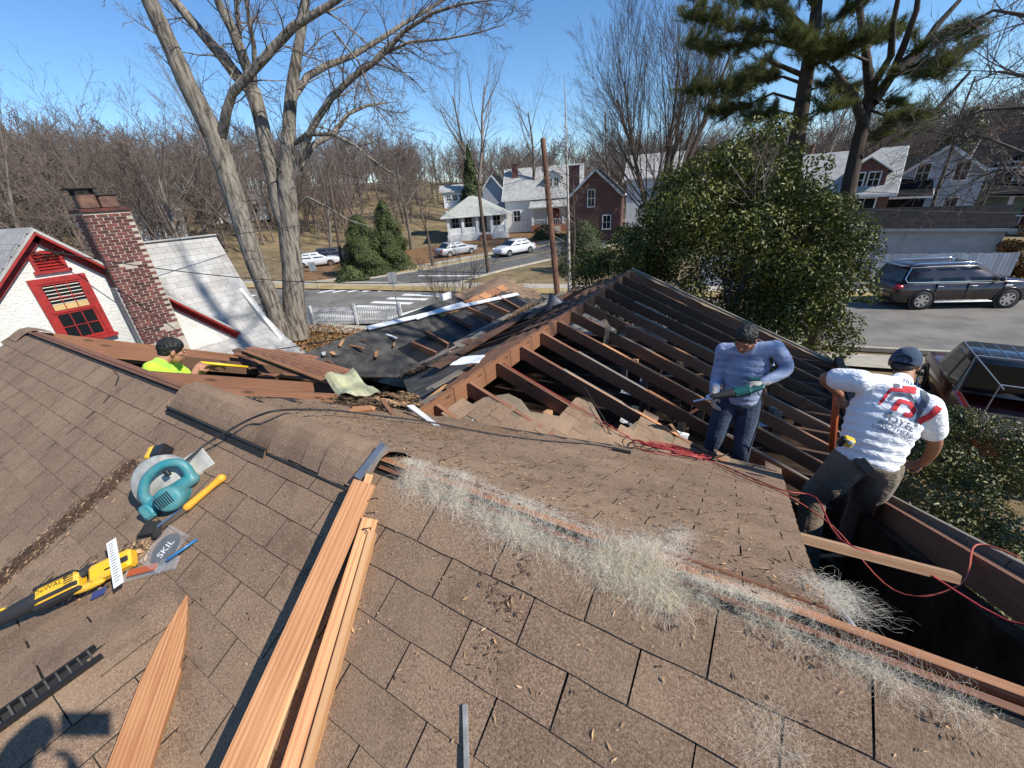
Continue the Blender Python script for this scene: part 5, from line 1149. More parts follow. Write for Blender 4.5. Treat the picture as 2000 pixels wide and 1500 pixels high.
def wheel(par, x, y, r, w, side, spokes=7):
    M = Matrix.Translation((x, y, r)) @ Matrix.Rotation(-math.pi/2*side, 4, 'X')
    m = MB(); m.lathe([(r*.62, -w/2), (r*.9, -w/2), (r*.99, -w*.36), (r, -w*.2), (r, w*.2), (r*.99, w*.36), (r*.92, w/2), (r*.66, w/2)], 28, M, cap=False); wo = m.build('wheel', 'tyre', par, True)
    m = MB(); m.lathe([(r*.66, w*.30), (r*.66, w*.49), (r*.60, w*.49), (r*.57, w*.30)], 24, M, cap=False)
    for k in range(spokes):
        a = 2*math.pi*k/spokes; A = Matrix.Rotation(a, 4, 'Z'); 
        m.add([(M @ A @ V(p)) for p in ((.05*r, -.10*r, w*.42), (.60*r, -.14*r, w*.44), (.60*r, .10*r, w*.44), (.05*r, .10*r, w*.42), (.05*r, -.10*r, w*.30), (.60*r, -.14*r, w*.30), (.60*r, .10*r, w*.30), (.05*r, .10*r, w*.30))], [(0,1,2,3), (0,4,5,1), (1,5,6,2), (2,6,7,3), (3,7,4,0)])
    m.lathe([(.01*r, w*.46), (.13*r, w*.46), (.15*r, w*.40)], 12, M, cap=False); m.build('rim', 'chrome', wo, False)
    m = MB(); m.lathe([(.0, w*.2), (.6*r, w*.2), (.6*r, w*.24), (0, w*.24)], 20, M); m.build('brake_disc', 'soot', wo)
def car(name, label, loc, yaw, L, Wd, H, belt, col, wb, wr, hood, gh, cat='car', rails=False, spokes=7, group=None, hoodz=None, simple=False):
    """gh: (rear bottom x, front bottom x, rear top x, front top x) of the glasshouse; front is +x"""
    t = thing(name, label, cat, loc, yaw, group); X = L/2; W2 = Wd/2; hoodz = hoodz or belt
    st = [(-X, .86, .50, belt-.25), (-X+.06, .95, .38, belt-.08), (-X+.25, .99, .30, belt), (-X+.7, 1, .26, belt+.02), (-.4, 1, .24, belt+.01), (hood-.3, 1, .24, belt), (hood, 1, .24, hoodz+.04), (hood+.35, .995, .24, hoodz+.02), (X-.55, .975, .26, hoodz-.03), (X-.22, .92, .30, hoodz-.12), (X-.05, .82, .36, hoodz-.28), (X, .74, .45, hoodz-.42)]
    secs = []
    for x, k, zb, zt in st:
        w = W2*k; zm = (zb+zt)/2
        half = [(0, zb), (w*.86, zb), (w*.97, zb+.07), (w, zm-.05), (w*.985, zm+.12), (w*.955, zt-.07), (w*.89, zt-.012), (w*.6, zt+.018), (0, zt+.03)]
        secs.append([V((x, -y, z)) for y, z in half]+[V((x, y, z)) for y, z in half[-2::-1]])
    m = MB(); loft(m, secs); body = m.build('body', col, t, True)
    rb, fb, rt_, ft = gh; zb, zt = belt-.02, H
    def side(u, v, s_): # u along, v up
        xb = rb+(fb-rb)*u; xt = rt_+(ft-rt_)*u; yb, yt = W2*.93, W2*.73; k = v; bul = .03*math.sin(math.pi*v)
        return V((xb+(xt-xb)*k, s_*(yb+(yt-yb)*k+bul), zb+(zt-.07-zb)*v))
    m = MB(); rings = []
    for v, inset in ((0, 0), (.5, 0), (.93, 0), (1., .03)):
        ring = []
        for u in (0, .25, .5, .75, 1): ring.append(side(u, v, -1))
        for u in (1, .75, .5, .25, 0): ring.append(side(u, v, 1))
        rings.append(ring)
    top = [V((p.x*.98, p.y*.80, zt-.012)) for p in rings[-1]]; rings.append(top)
    n = 10; o = [p for rg in rings for p in rg]; f = []
    for i in range(len(rings)-1):
        for j in range(n): f.append((i*n+j, i*n+(j+1) % n, (i+1)*n+(j+1) % n, (i+1)*n+j))
    f += [((len(rings)-1)*n+a, (len(rings)-1)*n+a+1, (len(rings)-1)*n+8-a, (len(rings)-1)*n+9-a) for a in range(4)]
    m.add(o, f); m.build('roof', col, t, True)
    cuts = [(.04, .31), (.36, .63), (.67, .955)] if H > 1.7 else [(.10, .46), (.52, .90)]
    for s_ in (-1, 1):
        for a, b in cuts:
            m = MB(); q = [side(a+.02, .10, s_), side(b, .10, s_), side(b-.03 if b < .9 else b-.06, .88, s_), side(a+(.05 if a < .1 else .0), .88, s_)]; m.add([p+V((0, s_*.008, 0)) for p in q]+[p-V((0, s_*.01, 0)) for p in q], [(0,1,2,3), (4,5,6,7), (0,4,5,1), (1,5,6,2), (2,6,7,3), (3,7,4,0)]); m.build('side_window', 'car_glass', t)
        if not simple:
            m = MB(); pts = [side(.02, .95, s_), side(.5, .97, s_), side(.92, .93, s_), side(.985, .06, s_), side(.5, .05, s_), side(.05, .06, s_), side(.005, .3, s_), side(.02, .95, s_)]
            m.tube([p+V((0, s_*.012, 0)) for p in pts], .014, 5); m.build('window_trim', 'chrome', t)
            for x in (rb+(fb-rb)*.38, rb+(fb-rb)*.70): m = MB(); m.box((x, s_*(W2+.012), belt-.17), (.22, .035, .045), bev=.012); m.build('door_handle', 'chrome', t)
            for x in (rb+(fb-rb)*.345, rb+(fb-rb)*.645, fb-.05): m = MB(); m.box((x, s_*W2*.984, belt-.38), (.012, .05, .66)); m.build('door_gap', 'black', t)
            m = MB(); m.box((0, s_*(W2-.02), .33), (wb-1.0, .08, .05), bev=.015); m.build('sill_trim', 'chrome', t)
            m = MB(); m.ell((fb-.32, s_*(W2+.10), belt+.10), (.09, .12, .09)); m.build('door_mirror', col, t, True)
            m = MB(); m.box((hood+.12, s_*(W2*.985+.004), hoodz-.20), (.30, .02, .07), bev=.008); m.build('fender_vent', 'chrome', t)
        for x in (-wb/2, wb/2):
            m = MB(); M = Matrix.Translation((x, s_*(W2-.004), wr)) @ Matrix.Rotation(-math.pi/2*s_, 4, 'X'); m.lathe([(0, 0), (wr*1.17, 0), (wr*1.17, .006), (0, .006)], 24, M); m.build('wheel_arch', 'black', t)
            m = MB(); m.tube([V((x+wr*1.18*math.cos(a), s_*(W2+.004), wr+wr*1.18*math.sin(a))) for a in [rad(-8+196*k/16) for k in range(17)]], .028, 6); m.build('arch_flare', col, t, True)
            wheel(t, x, s_*(W2-.085), wr, .25, s_, spokes)
        m = MB(); m.ell((X-.25, s_*W2*.74, hoodz-.20), (.24, .17, .10)); m.build('headlamp', 'lamp_clear', t, True)
        m = MB(); m.ell((-X+.12, s_*W2*.84, belt-.18), (.20, .17, .13)); m.build('tail_lamp', 'lamp_red', t, True)
        if rails:
            m = MB(); zr = H+.03; m.tube([V((rt_+.15, s_*W2*.62, H-.05)), V((rt_+.35, s_*W2*.63, zr)), V((0, s_*W2*.63, zr+.015)), V((ft-.2, s_*W2*.62, zr)), V((ft+.05, s_*W2*.62, H-.06))], .025, 6); m.build('roof_rail', 'chrome', t, True)
    for nm, u in (('windscreen', 1), ('rear_window', 0)):
        m = MB(); q = [side(u, .08, -1), side(u, .08, 1), side(u, .90, 1), side(u, .90, -1)]; dx = V((.02 if u else -.02, 0, 0)); q = [V((p.x, p.y*.93, p.z)) for p in q]; m.add([p+dx for p in q]+[p-dx for p in q], [(0,1,2,3), (4,5,6,7), (0,4,5,1), (1,5,6,2), (2,6,7,3), (3,7,4,0)]); m.build(nm, 'car_glass', t)
    if not simple:
        m = MB(); m.box((-X-.01, 0, .62), (.10, Wd*.8, .22), bev=.03); m.build('rear_bumper', col, t); m = MB(); m.box((X-.06, 0, hoodz-.32), (.10, Wd*.55, .26), bev=.02); m.build('grille', 'chrome', t)
        m = MB(); m.box((rt_-.16, 0, H-.05), (.34, Wd*.66, .03), bev=.01); m.build('rear_spoiler', col, t)
    return t
a, b = V((6.35, 24.08, 0)), V((9.33, 25.23, 0)); d = (b-a).normalized(); nrm = V((-d.y, d.x, 0)); mid = (a+b)/2+nrm*.93
car('parked_suv', 'dark maroon sport utility car parked in front of the board fence', (mid.x, mid.y, -.03), math.atan2(d.y, d.x), 5.3, 2.02, 1.90, 1.18, 'paint_maroon', 3.15, .41, 1.30, (-2.50, 1.35, -2.25, .35), rails=True)
def gcar(u, v, d, yaw, label, col, L=4.7, H=1.5, sz=None):
    p = at(u, v, d=d); car('parked_car', label, (p.x, p.y, -.02), yaw, L, 1.8, H, .95 if H < 1.6 else 1.05, col, 2.75, .33, 1.05, (-1.75, 1.25, -1.2, .25) if H < 1.6 else (-2.1, 1.2, -1.9, .35), simple=True)
gcar(622, 522, 49, rad(50), 'white car parked far off behind the leaning pole', 'paint_white')
gcar(1005, 494, 43.5, rad(250), 'white car on the main street below the dormered house', 'paint_white')
gcar(893, 505, 46, rad(70), 'silver car parked in front of the bungalow', 'paint_silver')
gcar(663, 522, 50, rad(50), 'dark car parked behind the left cedar', 'paint_dark', H=1.7)
# pickup by the corner of the house, tail towards the house
pk = thing('pickup_truck', 'dark red pickup with ladder rack parked beside the house', 'pickup truck', (5.3, 12.7, 0), rad(90-4))
L, W2 = 5.4, .95
secs = []
for x, k, zb, zt in [(-2.7, .97, .55, 1.02), (-2.62, 1, .45, 1.08), (-1.2, 1, .40, 1.08), (-.62, 1, .40, 1.09), (.9, 1, .40, 1.10), (1.25, 1, .42, 1.12), (2.2, .97, .45, 1.04), (2.6, .9, .5, .9), (2.7, .82, .55, .75)]:
    w = W2*k; half = [(0, zb), (w*.9, zb), (w, zb+.12), (w, (zb+zt)/2), (w*.97, zt-.05), (w*.93, zt), (w*.5, zt+.004), (0, zt+.006)]
    if x < -.6: half = [(0, zb), (w*.9, zb), (w, zb+.12), (w, (zb+zt)/2), (w*.98, zt-.02), (w*.95, zt), (w*.87, zt), (w*.86, .68), (0, .68)]; 
    else: half.append((0, zt+.008))
    half = half[:9]; secs.append([V((x, -y, z)) for y, z in half]+[V((x, y, z)) for y, z in half[-2::-1]])
m = MB(); loft(m, secs[:4]); m.build('bed', 'paint_red', pk, False); m = MB(); loft(m, secs[3:]); m.build('body', 'paint_red', pk, True)
m = MB(); m.box((-1.65, 0, .70), (2.0, 1.60, .02)); [m.box((-1.65, s_*.805, .88), (2.02, .02, .38)) for s_ in (-1, 1)]; m.build('bed_liner', 'dark_rubber', pk)
m = MB(); m.box((-2.68, 0, .80), (.06, 1.75, .5), bev=.015); m.build('tailgate', 'paint_red', pk)
def cs_(u, v, s_):
    xb = -.62+1.85*u; xt = -.50+1.2*u; return V((xb+(xt-xb)*v, s_*(.91-.15*v), 1.06+.78*v))
m = MB(); rg = []
for v in (0, .5, .95, 1.0):
    rg.append([cs_(u, v, -1) for u in (0, .5, 1)]+[cs_(u, v, 1) for u in (1, .5, 0)])
rg.append([V((p.x*.97, p.y*.82, 1.885)) for p in rg[-1]]); o = [p for q in rg for p in q]; f = []
for i in range(4):
    for j in range(6): f.append((i*6+j, i*6+(j+1) % 6, (i+1)*6+(j+1) % 6, (i+1)*6+j))
f += [(24, 25, 28, 29), (25, 26, 27, 28)]; m.add(o, f); m.build('cab_roof', 'paint_dark', pk, True)
for s_ in (-1, 1):
    for a0, a1 in ((.05, .36), (.42, .90)):
        m = MB(); q = [cs_(a0, .08, s_), cs_(a1, .08, s_), cs_(a1-.05, .86, s_), cs_(a0+.02, .86, s_)]; m.add([p+V((0, s_*.012, 0)) for p in q]+[p-V((0, s_*.01, 0)) for p in q], [(0,1,2,3), (4,5,6,7), (0,4,5,1), (1,5,6,2), (2,6,7,3), (3,7,4,0)]); m.build('side_window', 'car_glass', pk)
    for x in (-1.65, 1.75): wheel(pk, x, s_*.86, .38, .24, s_, 6); m = MB(); M = Matrix.Translation((x, s_*.949, .38)) @ Matrix.Rotation(-math.pi/2*s_, 4, 'X'); m.lathe([(0,0), (.45,0), (.45,.006), (0,.006)], 20, M); m.build('wheel_arch', 'black', pk)
    m = MB(); m.box((-2.63, s_*.88, .84), (.16, .15, .36), bev=.03); tl = m.build('tail_lamp', 'lamp_red', pk); m = MB(); m.box((-2.66, s_*.885, .72), (.13, .13, .07), bev=.02); m.build('reversing_lamp', 'lamp_clear', tl)
    for x in (-2.4, -.75):
        m = MB(); m.tube([V((x, s_*.90, 1.08)), V((x+.05, s_*.84, 1.96))], .013, 6); m.build('rack_post', 'galv', pk)
    m = MB(); m.tube([V((-2.55, s_*.84, 1.97)), V((.3, s_*.84, 1.97))], .013, 6); m.build('rack_rail', 'galv', pk)
for x in (-2.35, -.7): m = MB(); m.tube([V((x, -.84, 1.98)), V((x, .84, 1.98))], .012, 6); m.build('rack_bar', 'galv', pk)
m = MB(); q = [V((-.635, -.80, 1.12)), V((-.635, .80, 1.12)), V((-.545, .72, 1.76)), V((-.545, -.72, 1.76))]; m.add(q+[p+V((.03,0,0)) for p in q], [(0,1,2,3), (4,5,6,7), (0,4,5,1), (1,5,6,2), (2,6,7,3), (3,7,4,0)]); m.build('rear_window', 'car_glass', pk)
m = MB(); m.box((-.645, -.28, 1.22), (.006, .13, .10)); m.build('window_sticker', 'trim_white', pk)
for q in range(5): m = MB(); m.box((.1, -.5+.25*q, 1.888), (1.0, .02, .012)); m.build('roof_rib', 'paint_dark', pk)
m = MB(); m.ell((-1.9, .35, .92), (.28, .34, .2)); single_ = None
bagmb = MB(); c0 = pk.matrix_basis @ V((-2.05, -.35, .9)); bagmb.grid(lambda a, b: V((c0.x+math.cos(a*6.283)*(.05+.26*math.sin(b*3.14))*(1+.18*math.sin(a*19)), c0.y+math.sin(a*6.283)*(.05+.22*math.sin(b*3.14)), .71+.36*b)), 18, 8); single(bagmb, 'trash_bag', 'trim_white', 'crumpled white sack lying in the pickup bed', 'bag', smooth=True)
# ------------------------------------------------------------------ people
def skin_mat(name, c):
    m, nt, b = nodes(name); n = noise(nt, 40, 3, .6, objc(nt)); col = ramp(nt, n, [(.35, tuple(x*.8 for x in c)), (.65, c)])
    nt.links.new(col, b.inputs['Base Color']); b.inputs['Roughness'].default_value = .55; b.inputs['Subsurface Weight'].default_value = .08; b.inputs['Subsurface Radius'].default_value = (.01,.004,.002)
skin_mat('skin', (.42,.20,.12)); skin_mat('skin_tan', (.34,.155,.09))
def cloth_mat(name, c1, c2, scale=6, stretch=(1,1,1), wr=.5, ws=16, lo=.35, hi=.65):
    m, nt, b = nodes(name); P = objc(nt); n = noise(nt, scale, 5, .6, mapping(nt, P, stretch)); col = ramp(nt, n, [(lo, c2), (hi, c1)])
    nt.links.new(col, b.inputs['Base Color']); b.inputs['Roughness'].default_value = .9; b.inputs['Specular IOR Level'].default_value = .15; b.inputs['Sheen Weight'].default_value = .15
    w = noise(nt, ws, 3, .5, mapping(nt, P, (1, 1, 2.6), (.5, .4, 0)), 1.2); f = noise(nt, 700, 1, .5, P)
    bump(nt, b, mth(nt, 'ADD', w, mth(nt, 'MULTIPLY', f, .03)), wr, .02); return m
cloth_mat('shirt_white', (.86,.87,.90), (.80,.81,.84), 3, wr=.75, ws=13); cloth_mat('shirt_blue', (.40,.47,.63), (.19,.25,.42), 9, (.6,.6,2.4)); cloth_mat('shirt_lime', (.48,.86,.06), (.40,.74,.04), 4)
cloth_mat('trousers_brown', (.205,.158,.112), (.145,.112,.08), 6, wr=.8); cloth_mat('jeans', (.055,.082,.135), (.03,.045,.078), 9, wr=.7); cloth_mat('cap_cloth', (.05,.075,.12), (.032,.047,.078), 12, wr=.2)
pmat('hair', (.012,.010,.009), (.004,.004,.004), 60, .55, bmp=.8, bscale=120, stretch=(1,1,.15), local=True)
cloth_mat('glove_cloth', (.52,.50,.46), (.36,.34,.31), 14); plain('eye_white', (.75,.73,.70), .3); plain('boot', (.10,.06,.035), .7); plain('ink_grey', (.13,.15,.18), .8); plain('ink_red', (.60,.035,.045), .8); plain('ink_navy', (.04,.06,.20), .8); plain('ink_white', (.75,.78,.85), .8)
for _n, _s in (('fold', .11), ('crease', .05)):
    _t = bpy.data.textures.new(_n, 'CLOUDS'); _t.noise_scale = _s; _t.noise_depth = 2
def flesh(mb, pts, rs, n=14, sub=5):
    """rounded tapering limb through pts"""
    pts = [V(p) for p in pts]; P = []; R = []
    for i in range(len(pts)-1):
        a = pts[max(i-1, 0)]; b = pts[i]; c = pts[i+1]; d = pts[min(i+2, len(pts)-1)]
        for k in range(sub):
            t = k/sub; q = .5*((2*b)+(c-a)*t+(2*a-5*b+4*c-d)*t*t+(3*b-a-3*c+d)*t**3); P.append(q); R.append(rs[i]*(1-t)+rs[i+1]*t)
    P.append(pts[-1]); R.append(rs[-1]); mb.tube(P, R, n)
    for p, r_ in ((pts[0], rs[0]), (pts[-1], rs[-1])): mb.ell(p, r_*.995, nu=12, nv=8)
def axes(x, z):
    z = V(z).normalized(); x = V(x); x = (x-z*x.dot(z)).normalized(); y = z.cross(x); return Matrix(((x.x, y.x, z.x), (x.y, y.y, z.y), (x.z, y.z, z.z)))
def finish(o, vox, smooth=4, disp=0., tex='fold'):
    m = o.modifiers.new('remesh', 'REMESH'); m.mode = 'VOXEL'; m.voxel_size = vox; m.use_smooth_shade = True
    s_ = o.modifiers.new('smooth', 'SMOOTH'); s_.iterations = smooth; s_.factor = .5
    if disp: d = o.modifiers.new('folds', 'DISPLACE'); d.texture = bpy.data.textures[tex]; d.strength = disp; d.mid_level = .5; d.texture_coords = 'LOCAL'
    return o
def hand(mb, w, d, nrm, side, curl=.7, s=1., fat=1.):
    """w wrist, d towards the knuckles, nrm out of the palm, side +1/-1 for the thumb side"""
    d = V(d).normalized(); nrm = V(nrm); nrm = (nrm-d*nrm.dot(d)).normalized(); a = d.cross(nrm)*side
    R = Matrix(((d.x, a.x, nrm.x), (d.y, a.y, nrm.y), (d.z, a.z, nrm.z))); R = R if R.determinant() > 0 else Matrix(((d.x, -a.x, nrm.x), (d.y, -a.y, nrm.y), (d.z, -a.z, nrm.z)))
    mb.ell(V(w)+d*.05*s, (.056*s, .043*s*fat, .020*s*fat), R); mb.ell(V(w)+d*.012*s, (.035*s, .03*s, .024*s), R)
    for k, (o, L) in enumerate(((.031, .075), (.011, .084), (-.010, .078), (-.030, .062))):
        p = V(w)+d*(.088*s)+a*(o*s); dd = d.copy(); pts = [p-d*.02*s, p]
        for j, f in enumerate((.45, .32, .23)):
            c = curl*(1.0 if j else .7); dd = (dd*math.cos(c)+nrm*math.sin(c)).normalized(); nn = (nrm-dd*nrm.dot(dd)); p = p+dd*(L*f*s); pts.append(p)
            nrm2 = nrm
        mb.tube(pts, [.0105*s*fat, .0105*s*fat, .0098*s*fat, .009*s*fat, .0078*s*fat], 8); mb.ell(pts[-1], .0078*s*fat, nu=8, nv=6)
    p = V(w)+d*.025*s+a*.034*s; q = p+(d*.6+a*.75+nrm*.25).normalized()*.042*s; e = q+(d*.85+a*.15+nrm*.5).normalized()*.034*s
    mb.tube([p-a*.012*s, p, q, e], [.014*s*fat, .0135*s*fat, .0115*s*fat, .009*s*fat], 8); mb.ell(e, .009*s*fat, nu=8, nv=6)
def head(mb, c, fwd, up_):
    """c centre of the skull; returns the head frame (right, forward, up)"""
    up_ = V(up_).normalized(); f = V(fwd); f = (f-up_*f.dot(up_)).normalized(); r_ = f.cross(up_); R = Matrix(((r_.x, f.x, up_.x), (r_.y, f.y, up_.y), (r_.z, f.z, up_.z))); c = V(c)
    def q(x, y, z): return c+R @ V((x, y, z))
    mb.ell(q(0, -.005, .02), (.076, .096, .095), R, 20, 14); mb.ell(q(0, .035, -.045), (.058, .062, .075), R, 18, 12); mb.ell(q(0, .06, -.092), (.032, .028, .024), R)
    mb.ell(q(0, .092, -.012), (.011, .018, .030), R, 10, 8); mb.ell(q(0, .102, -.032), (.016, .016, .012), R, 10, 8); mb.ell(q(0, .082, .022), (.05, .016, .012), R, 12, 8)
    mb.ell(q(0, .091, -.064), (.025, .010, .008), R, 10, 8); mb.ell(q(0, .089, -.074), (.022, .010, .008), R, 10, 8)
    for s_ in (-1, 1): mb.ell(q(s_*.080, -.008, -.010), (.012, .020, .034), R, 10, 8); mb.ell(q(s_*.045, .055, -.02), (.025, .025, .02), R, 10, 8)
    return R, q
def face_bits(par, q, R, skin, eyes=True):
    for s_ in (-1, 1):
        m = MB(); m.ell(q(s_*.033, .0925, .022), (.017, .003, .0035), R, 10, 6); m.build('eyebrow', 'hair', par)
        if not eyes: continue
        m = MB(); m.ell(q(s_*.031, .0885, .002), (.010, .0065, .0035), R, 10, 8); e = m.build('eye', 'eye_white', par, True)
        m = MB(); m.ell(q(s_*.031, .0925, .002), (.0055, .0035, .0042), R, 8, 6); m.build('iris', 'hair', e)
def hair_cap(par, q, R, seed, low=-.03, front=.055):
    r = random.Random(seed); m = MB(); m.ell(q(0, -.012, .030), (.083, .100, .098), R, 22, 14)
    m.ell(q(0, -.055, -.02), (.074, .055, .06), R, 16, 10)
    for k in range(520):                       # tufts give the crop a broken outline
        a = r.uniform(0, 6.28); z = r.uniform(-.25, 1)
        if z < .35 and math.sin(a) > .45: continue
        s_ = math.sqrt(1-z*z); p = q(.080*s_*math.cos(a), -.012+.098*s_*math.sin(a), .030+.096*z); o = (p-q(0, -.012, .02)).normalized()
        tn = R @ V((0, .2, -1.)); tn = tn-o*tn.dot(o); t = (tn.normalized()+o*.25+rdir(r)*.35).normalized(); m.tube([p-o*.003, p+t*.012+o*.001, p+t*.024], [.0065, .005, .001], 4)
    return finish(m.build('hair', 'hair', par, True), .0052, 3)
def torso(mb, pel, chest, lat, w=(.165, .155, .19, .185), dp=(.115, .105, .125, .105), n=9, extra=0.):
    """stack of ellipsoids from hips to shoulder girdle; lat points to the body's right"""
    pel = V(pel); chest = V(chest); up_ = (chest-pel)
    for i in range(n):
        t = i/(n-1); k = t*3; a = min(int(k), 2); f = k-a; ww = w[a]*(1-f)+w[a+1]*f+extra; dd = dp[a]*(1-f)+dp[a+1]*f+extra
        mb.ell(pel.lerp(chest, t), (ww, dd, .085+extra), axes(lat, up_), 22, 10)
def person(label, loc, J, skinm, top, topm, bottom, bottomm, sleeves, gloves=False, group=None, headdir=(0,-1,0), headup=(0,0,1), vox=.0085, disp=.012, fat=1.):
    t = thing('person', label, 'person', loc)
    lat = (V(J['rsh'])-V(J['lsh'])).normalized(); b = MB()
    torso(b, J['pel'], J['chest'], lat, w=(.15, .14, .17, .15), dp=(.10, .095, .11, .09))
    flesh(b, [J['chest'], J['neck'], V(J['neck']).lerp(V(J['head']), .6)], [.075, .058, .055])
    R, q = head(b, J['head'], headdir, headup)
    for s_ in 'rl':
        flesh(b, [J[s_+'sh'], J[s_+'el'], J[s_+'wr']], [.055, .042, .029])
        if s_+'hd' in J: hd = J[s_+'hd']; hand(b, J[s_+'wr'], hd[0], hd[1], hd[2], hd[3])
        flesh(b, [J[s_+'hip'], J[s_+'kn'], J[s_+'an']], [.082, .056, .038])
        a = V(J[s_+'an']); fd = V(J['foot']).normalized(); b.ell(a+fd*.06-V((0,0,.05)), (.125, .046, .038), axes(fd, (0,0,1)))
    o = b.build('body', skinm, t, True); finish(o, vox*.82, 3)
    face_bits(t, q, R, skinm, V(headdir).z > -.6)
    sh = MB(); torso(sh, V(J['pel']).lerp(V(J['chest']), .06), J['chest'], lat, w=(.172*fat, .178*fat, .195*fat, .165*fat), dp=(.128*fat, .135*fat, .135*fat, .10*fat), extra=.0)
    flesh(sh, [J['chest'], V(J['neck']).lerp(V(J['chest']), .25)], [.10, .068])
    for s_ in 'rl':
        flesh(sh, [V(J['chest']).lerp(V(J['neck']), .3), J[s_+'sh']], [.085, .07])
        k = sleeves
        if k > 1: flesh(sh, [J[s_+'sh'], J[s_+'el'], V(J[s_+'el']).lerp(V(J[s_+'wr']), k-1)], [.075, .058, .041])
        else: flesh(sh, [J[s_+'sh'], V(J[s_+'sh']).lerp(V(J[s_+'el']), k)], [.076*fat, .072*fat])
    shirt = finish(sh.build(top, topm, t, True), vox, 4, disp)
    tr = MB(); torso(tr, J['pel'], V(J['pel']).lerp(V(J['chest']), .22), lat, w=(.160*fat, .163*fat, .163*fat, .163*fat), dp=(.125*fat, .124*fat, .122*fat, .12*fat), n=4)
    for s_ in 'rl': flesh(tr, [V(J[s_+'hip'])+V((0,0,.03)), V(J[s_+'hip']).lerp(V(J[s_+'kn']), .5), J[s_+'kn'], J[s_+'an']], [.108*fat, .10*fat, .078*fat, .074*fat])
    trou = finish(tr.build(bottom, bottomm, t, True), vox, 3, disp)
    bt = MB(); fd = V(J['foot']).normalized()
    for s_ in 'rl':
        bt = MB(); a = V(J[s_+'an']); bt.ell(a+fd*.06-V((0,0,.045)), (.145, .055, .05), axes(fd, (0,0,1))); flesh(bt, [a+V((0,0,.05)), a-V((0,0,.02))], [.058, .06]); finish(bt.build('boot', 'boot', t, True), .012, 2)
        if gloves: g_ = MB(); hd = J[s_+'hd']; hand(g_, J[s_+'wr'], hd[0], hd[1], hd[2], hd[3], 1.08, 1.22); flesh(g_, [V(J[s_+'wr'])-V(hd[0]).normalized()*.045, J[s_+'wr']], [.034, .034]); finish(g_.build('glove', 'glove_cloth', t, True), .006, 2)
    return t, shirt, trou, q, R
def bvh_of(o):
    dg = bpy.context.evaluated_depsgraph_get(); e = o.evaluated_get(dg); me = e.to_mesh(); M = o.matrix_world
    b_ = BVHTree.FromPolygons([e.matrix_world @ v.co for v in me.vertices], [tuple(p.vertices) for p in me.polygons]); e.to_mesh_clear(); return b_
def text_mb(txt, size, sx=1.):
    c = bpy.data.curves.new('text', 'FONT'); c.body = txt; c.size = size; c.align_x = 'CENTER'; o = bpy.data.objects.new('text', c); C.objects.link(o)
    bpy.context.view_layer.update(); dg = bpy.context.evaluated_depsgraph_get(); me = bpy.data.meshes.new_from_object(o.evaluated_get(dg))
    m = MB(); m.add([V((v.co.x*sx, v.co.y, 0)) for v in me.vertices], [tuple(p.vertices) for p in me.polygons]); bpy.data.objects.remove(o); bpy.data.meshes.remove(me); return m
def pstrip(poly, w):
    m = MB(); P = []
    for a, b in zip(poly[:-1], poly[1:]):
        n = max(1, int(math.hypot(b[0]-a[0], b[1]-a[1])/.008)); P += [V((a[0]+(b[0]-a[0])*k/n, a[1]+(b[1]-a[1])*k/n, 0)) for k in range(n)]
    P.append(V((poly[-1][0], poly[-1][1], 0))); vs = []
    for i, p in enumerate(P):
        t = (P[min(i+1, len(P)-1)]-P[max(i-1, 0)]).normalized(); s_ = V((-t.y, t.x, 0))*w/2; vs += [p-s_, p-s_*.33, p+s_*.33, p+s_]
    m.add(vs, [(4*i+j, 4*i+j+1, 4*i+5+j, 4*i+4+j) for i in range(len(P)-1) for j in range(3)]); return m
def stick(mb, bv, O, u, v, n, lift=.004):
    out = []
    for p in mb.v:
        w = V(O)+u*p[0]+v*p[1]+n*.35; h = bv.ray_cast(w, -n, .9); out.append(tuple(h[0]+n*lift if h[0] else w-n*.35))
    mb.v = out; return mb

# man in the blue long-sleeved shirt, facing this way among the rafters, looking down at his saw
Y = 4.02
J2 = dict(pel=at(1443, 782, y=Y+.06), chest=at(1464, 692, y=Y+.05), neck=at(1461, 676, y=Y-.02), head=at(1456, 662, y=Y-.15), rsh=at(1414, 684, y=Y+.05), lsh=at(1515, 680, y=Y+.06),
    rel=at(1402, 752, y=Y-.02), rwr=at(1388, 752, y=Y-.22), lel=at(1536, 720, y=Y+.02), lwr=at(1487, 748, y=Y-.16), foot=(-.2, -1, 0))
J2['rel'] = at(1400, 738, y=Y+.02); J2['rwr'] = at(1394, 768, y=Y-.16)
p = V(J2['pel']); J2['rhip'] = p+V((-.10, -.02, -.04)); J2['lhip'] = p+V((.09, .02, -.04)); J2['rkn'] = p+V((-.15, -.12, -.47)); J2['lkn'] = p+V((.11, -.10, -.48)); J2['ran'] = V((p.x-.20, p.y-.03, 3.03)); J2['lan'] = V((p.x+.13, p.y+.02, 3.03))
J2['rhd'] = (V((.05, -.35, -.45)), V((.8, .1, -.3)), 1, .75); J2['lhd'] = (V((-.75, -.35, -.15)), V((-.1, -.3, -.8)), -1, .75)
t2, sh2, tr2, q2, R2 = person('man in a tie dyed blue shirt and jeans sawing among the rafters', (p.x, p.y, 2.93), J2, 'skin_tan', 'shirt', 'shirt_blue', 'jeans', 'jeans', 1.93, True, headdir=(-.22, -.72, -.62), headup=(-.05, -.45, .8))
hair_cap(t2, q2, R2, 1)
bv = bvh_of(sh2); u = (V(J2['lsh'])-V(J2['rsh'])).normalized(); vv = (V(J2['neck'])-V(J2['pel'])).normalized(); n = u.cross(vv).normalized(); n = n if n.y < 0 else -n
m = stick(text_mb('CAROLINA', .034), bv, at(1492, 716, y=Y-.05), u, vv, n); m.build('shirt_lettering', 'ink_white', sh2)
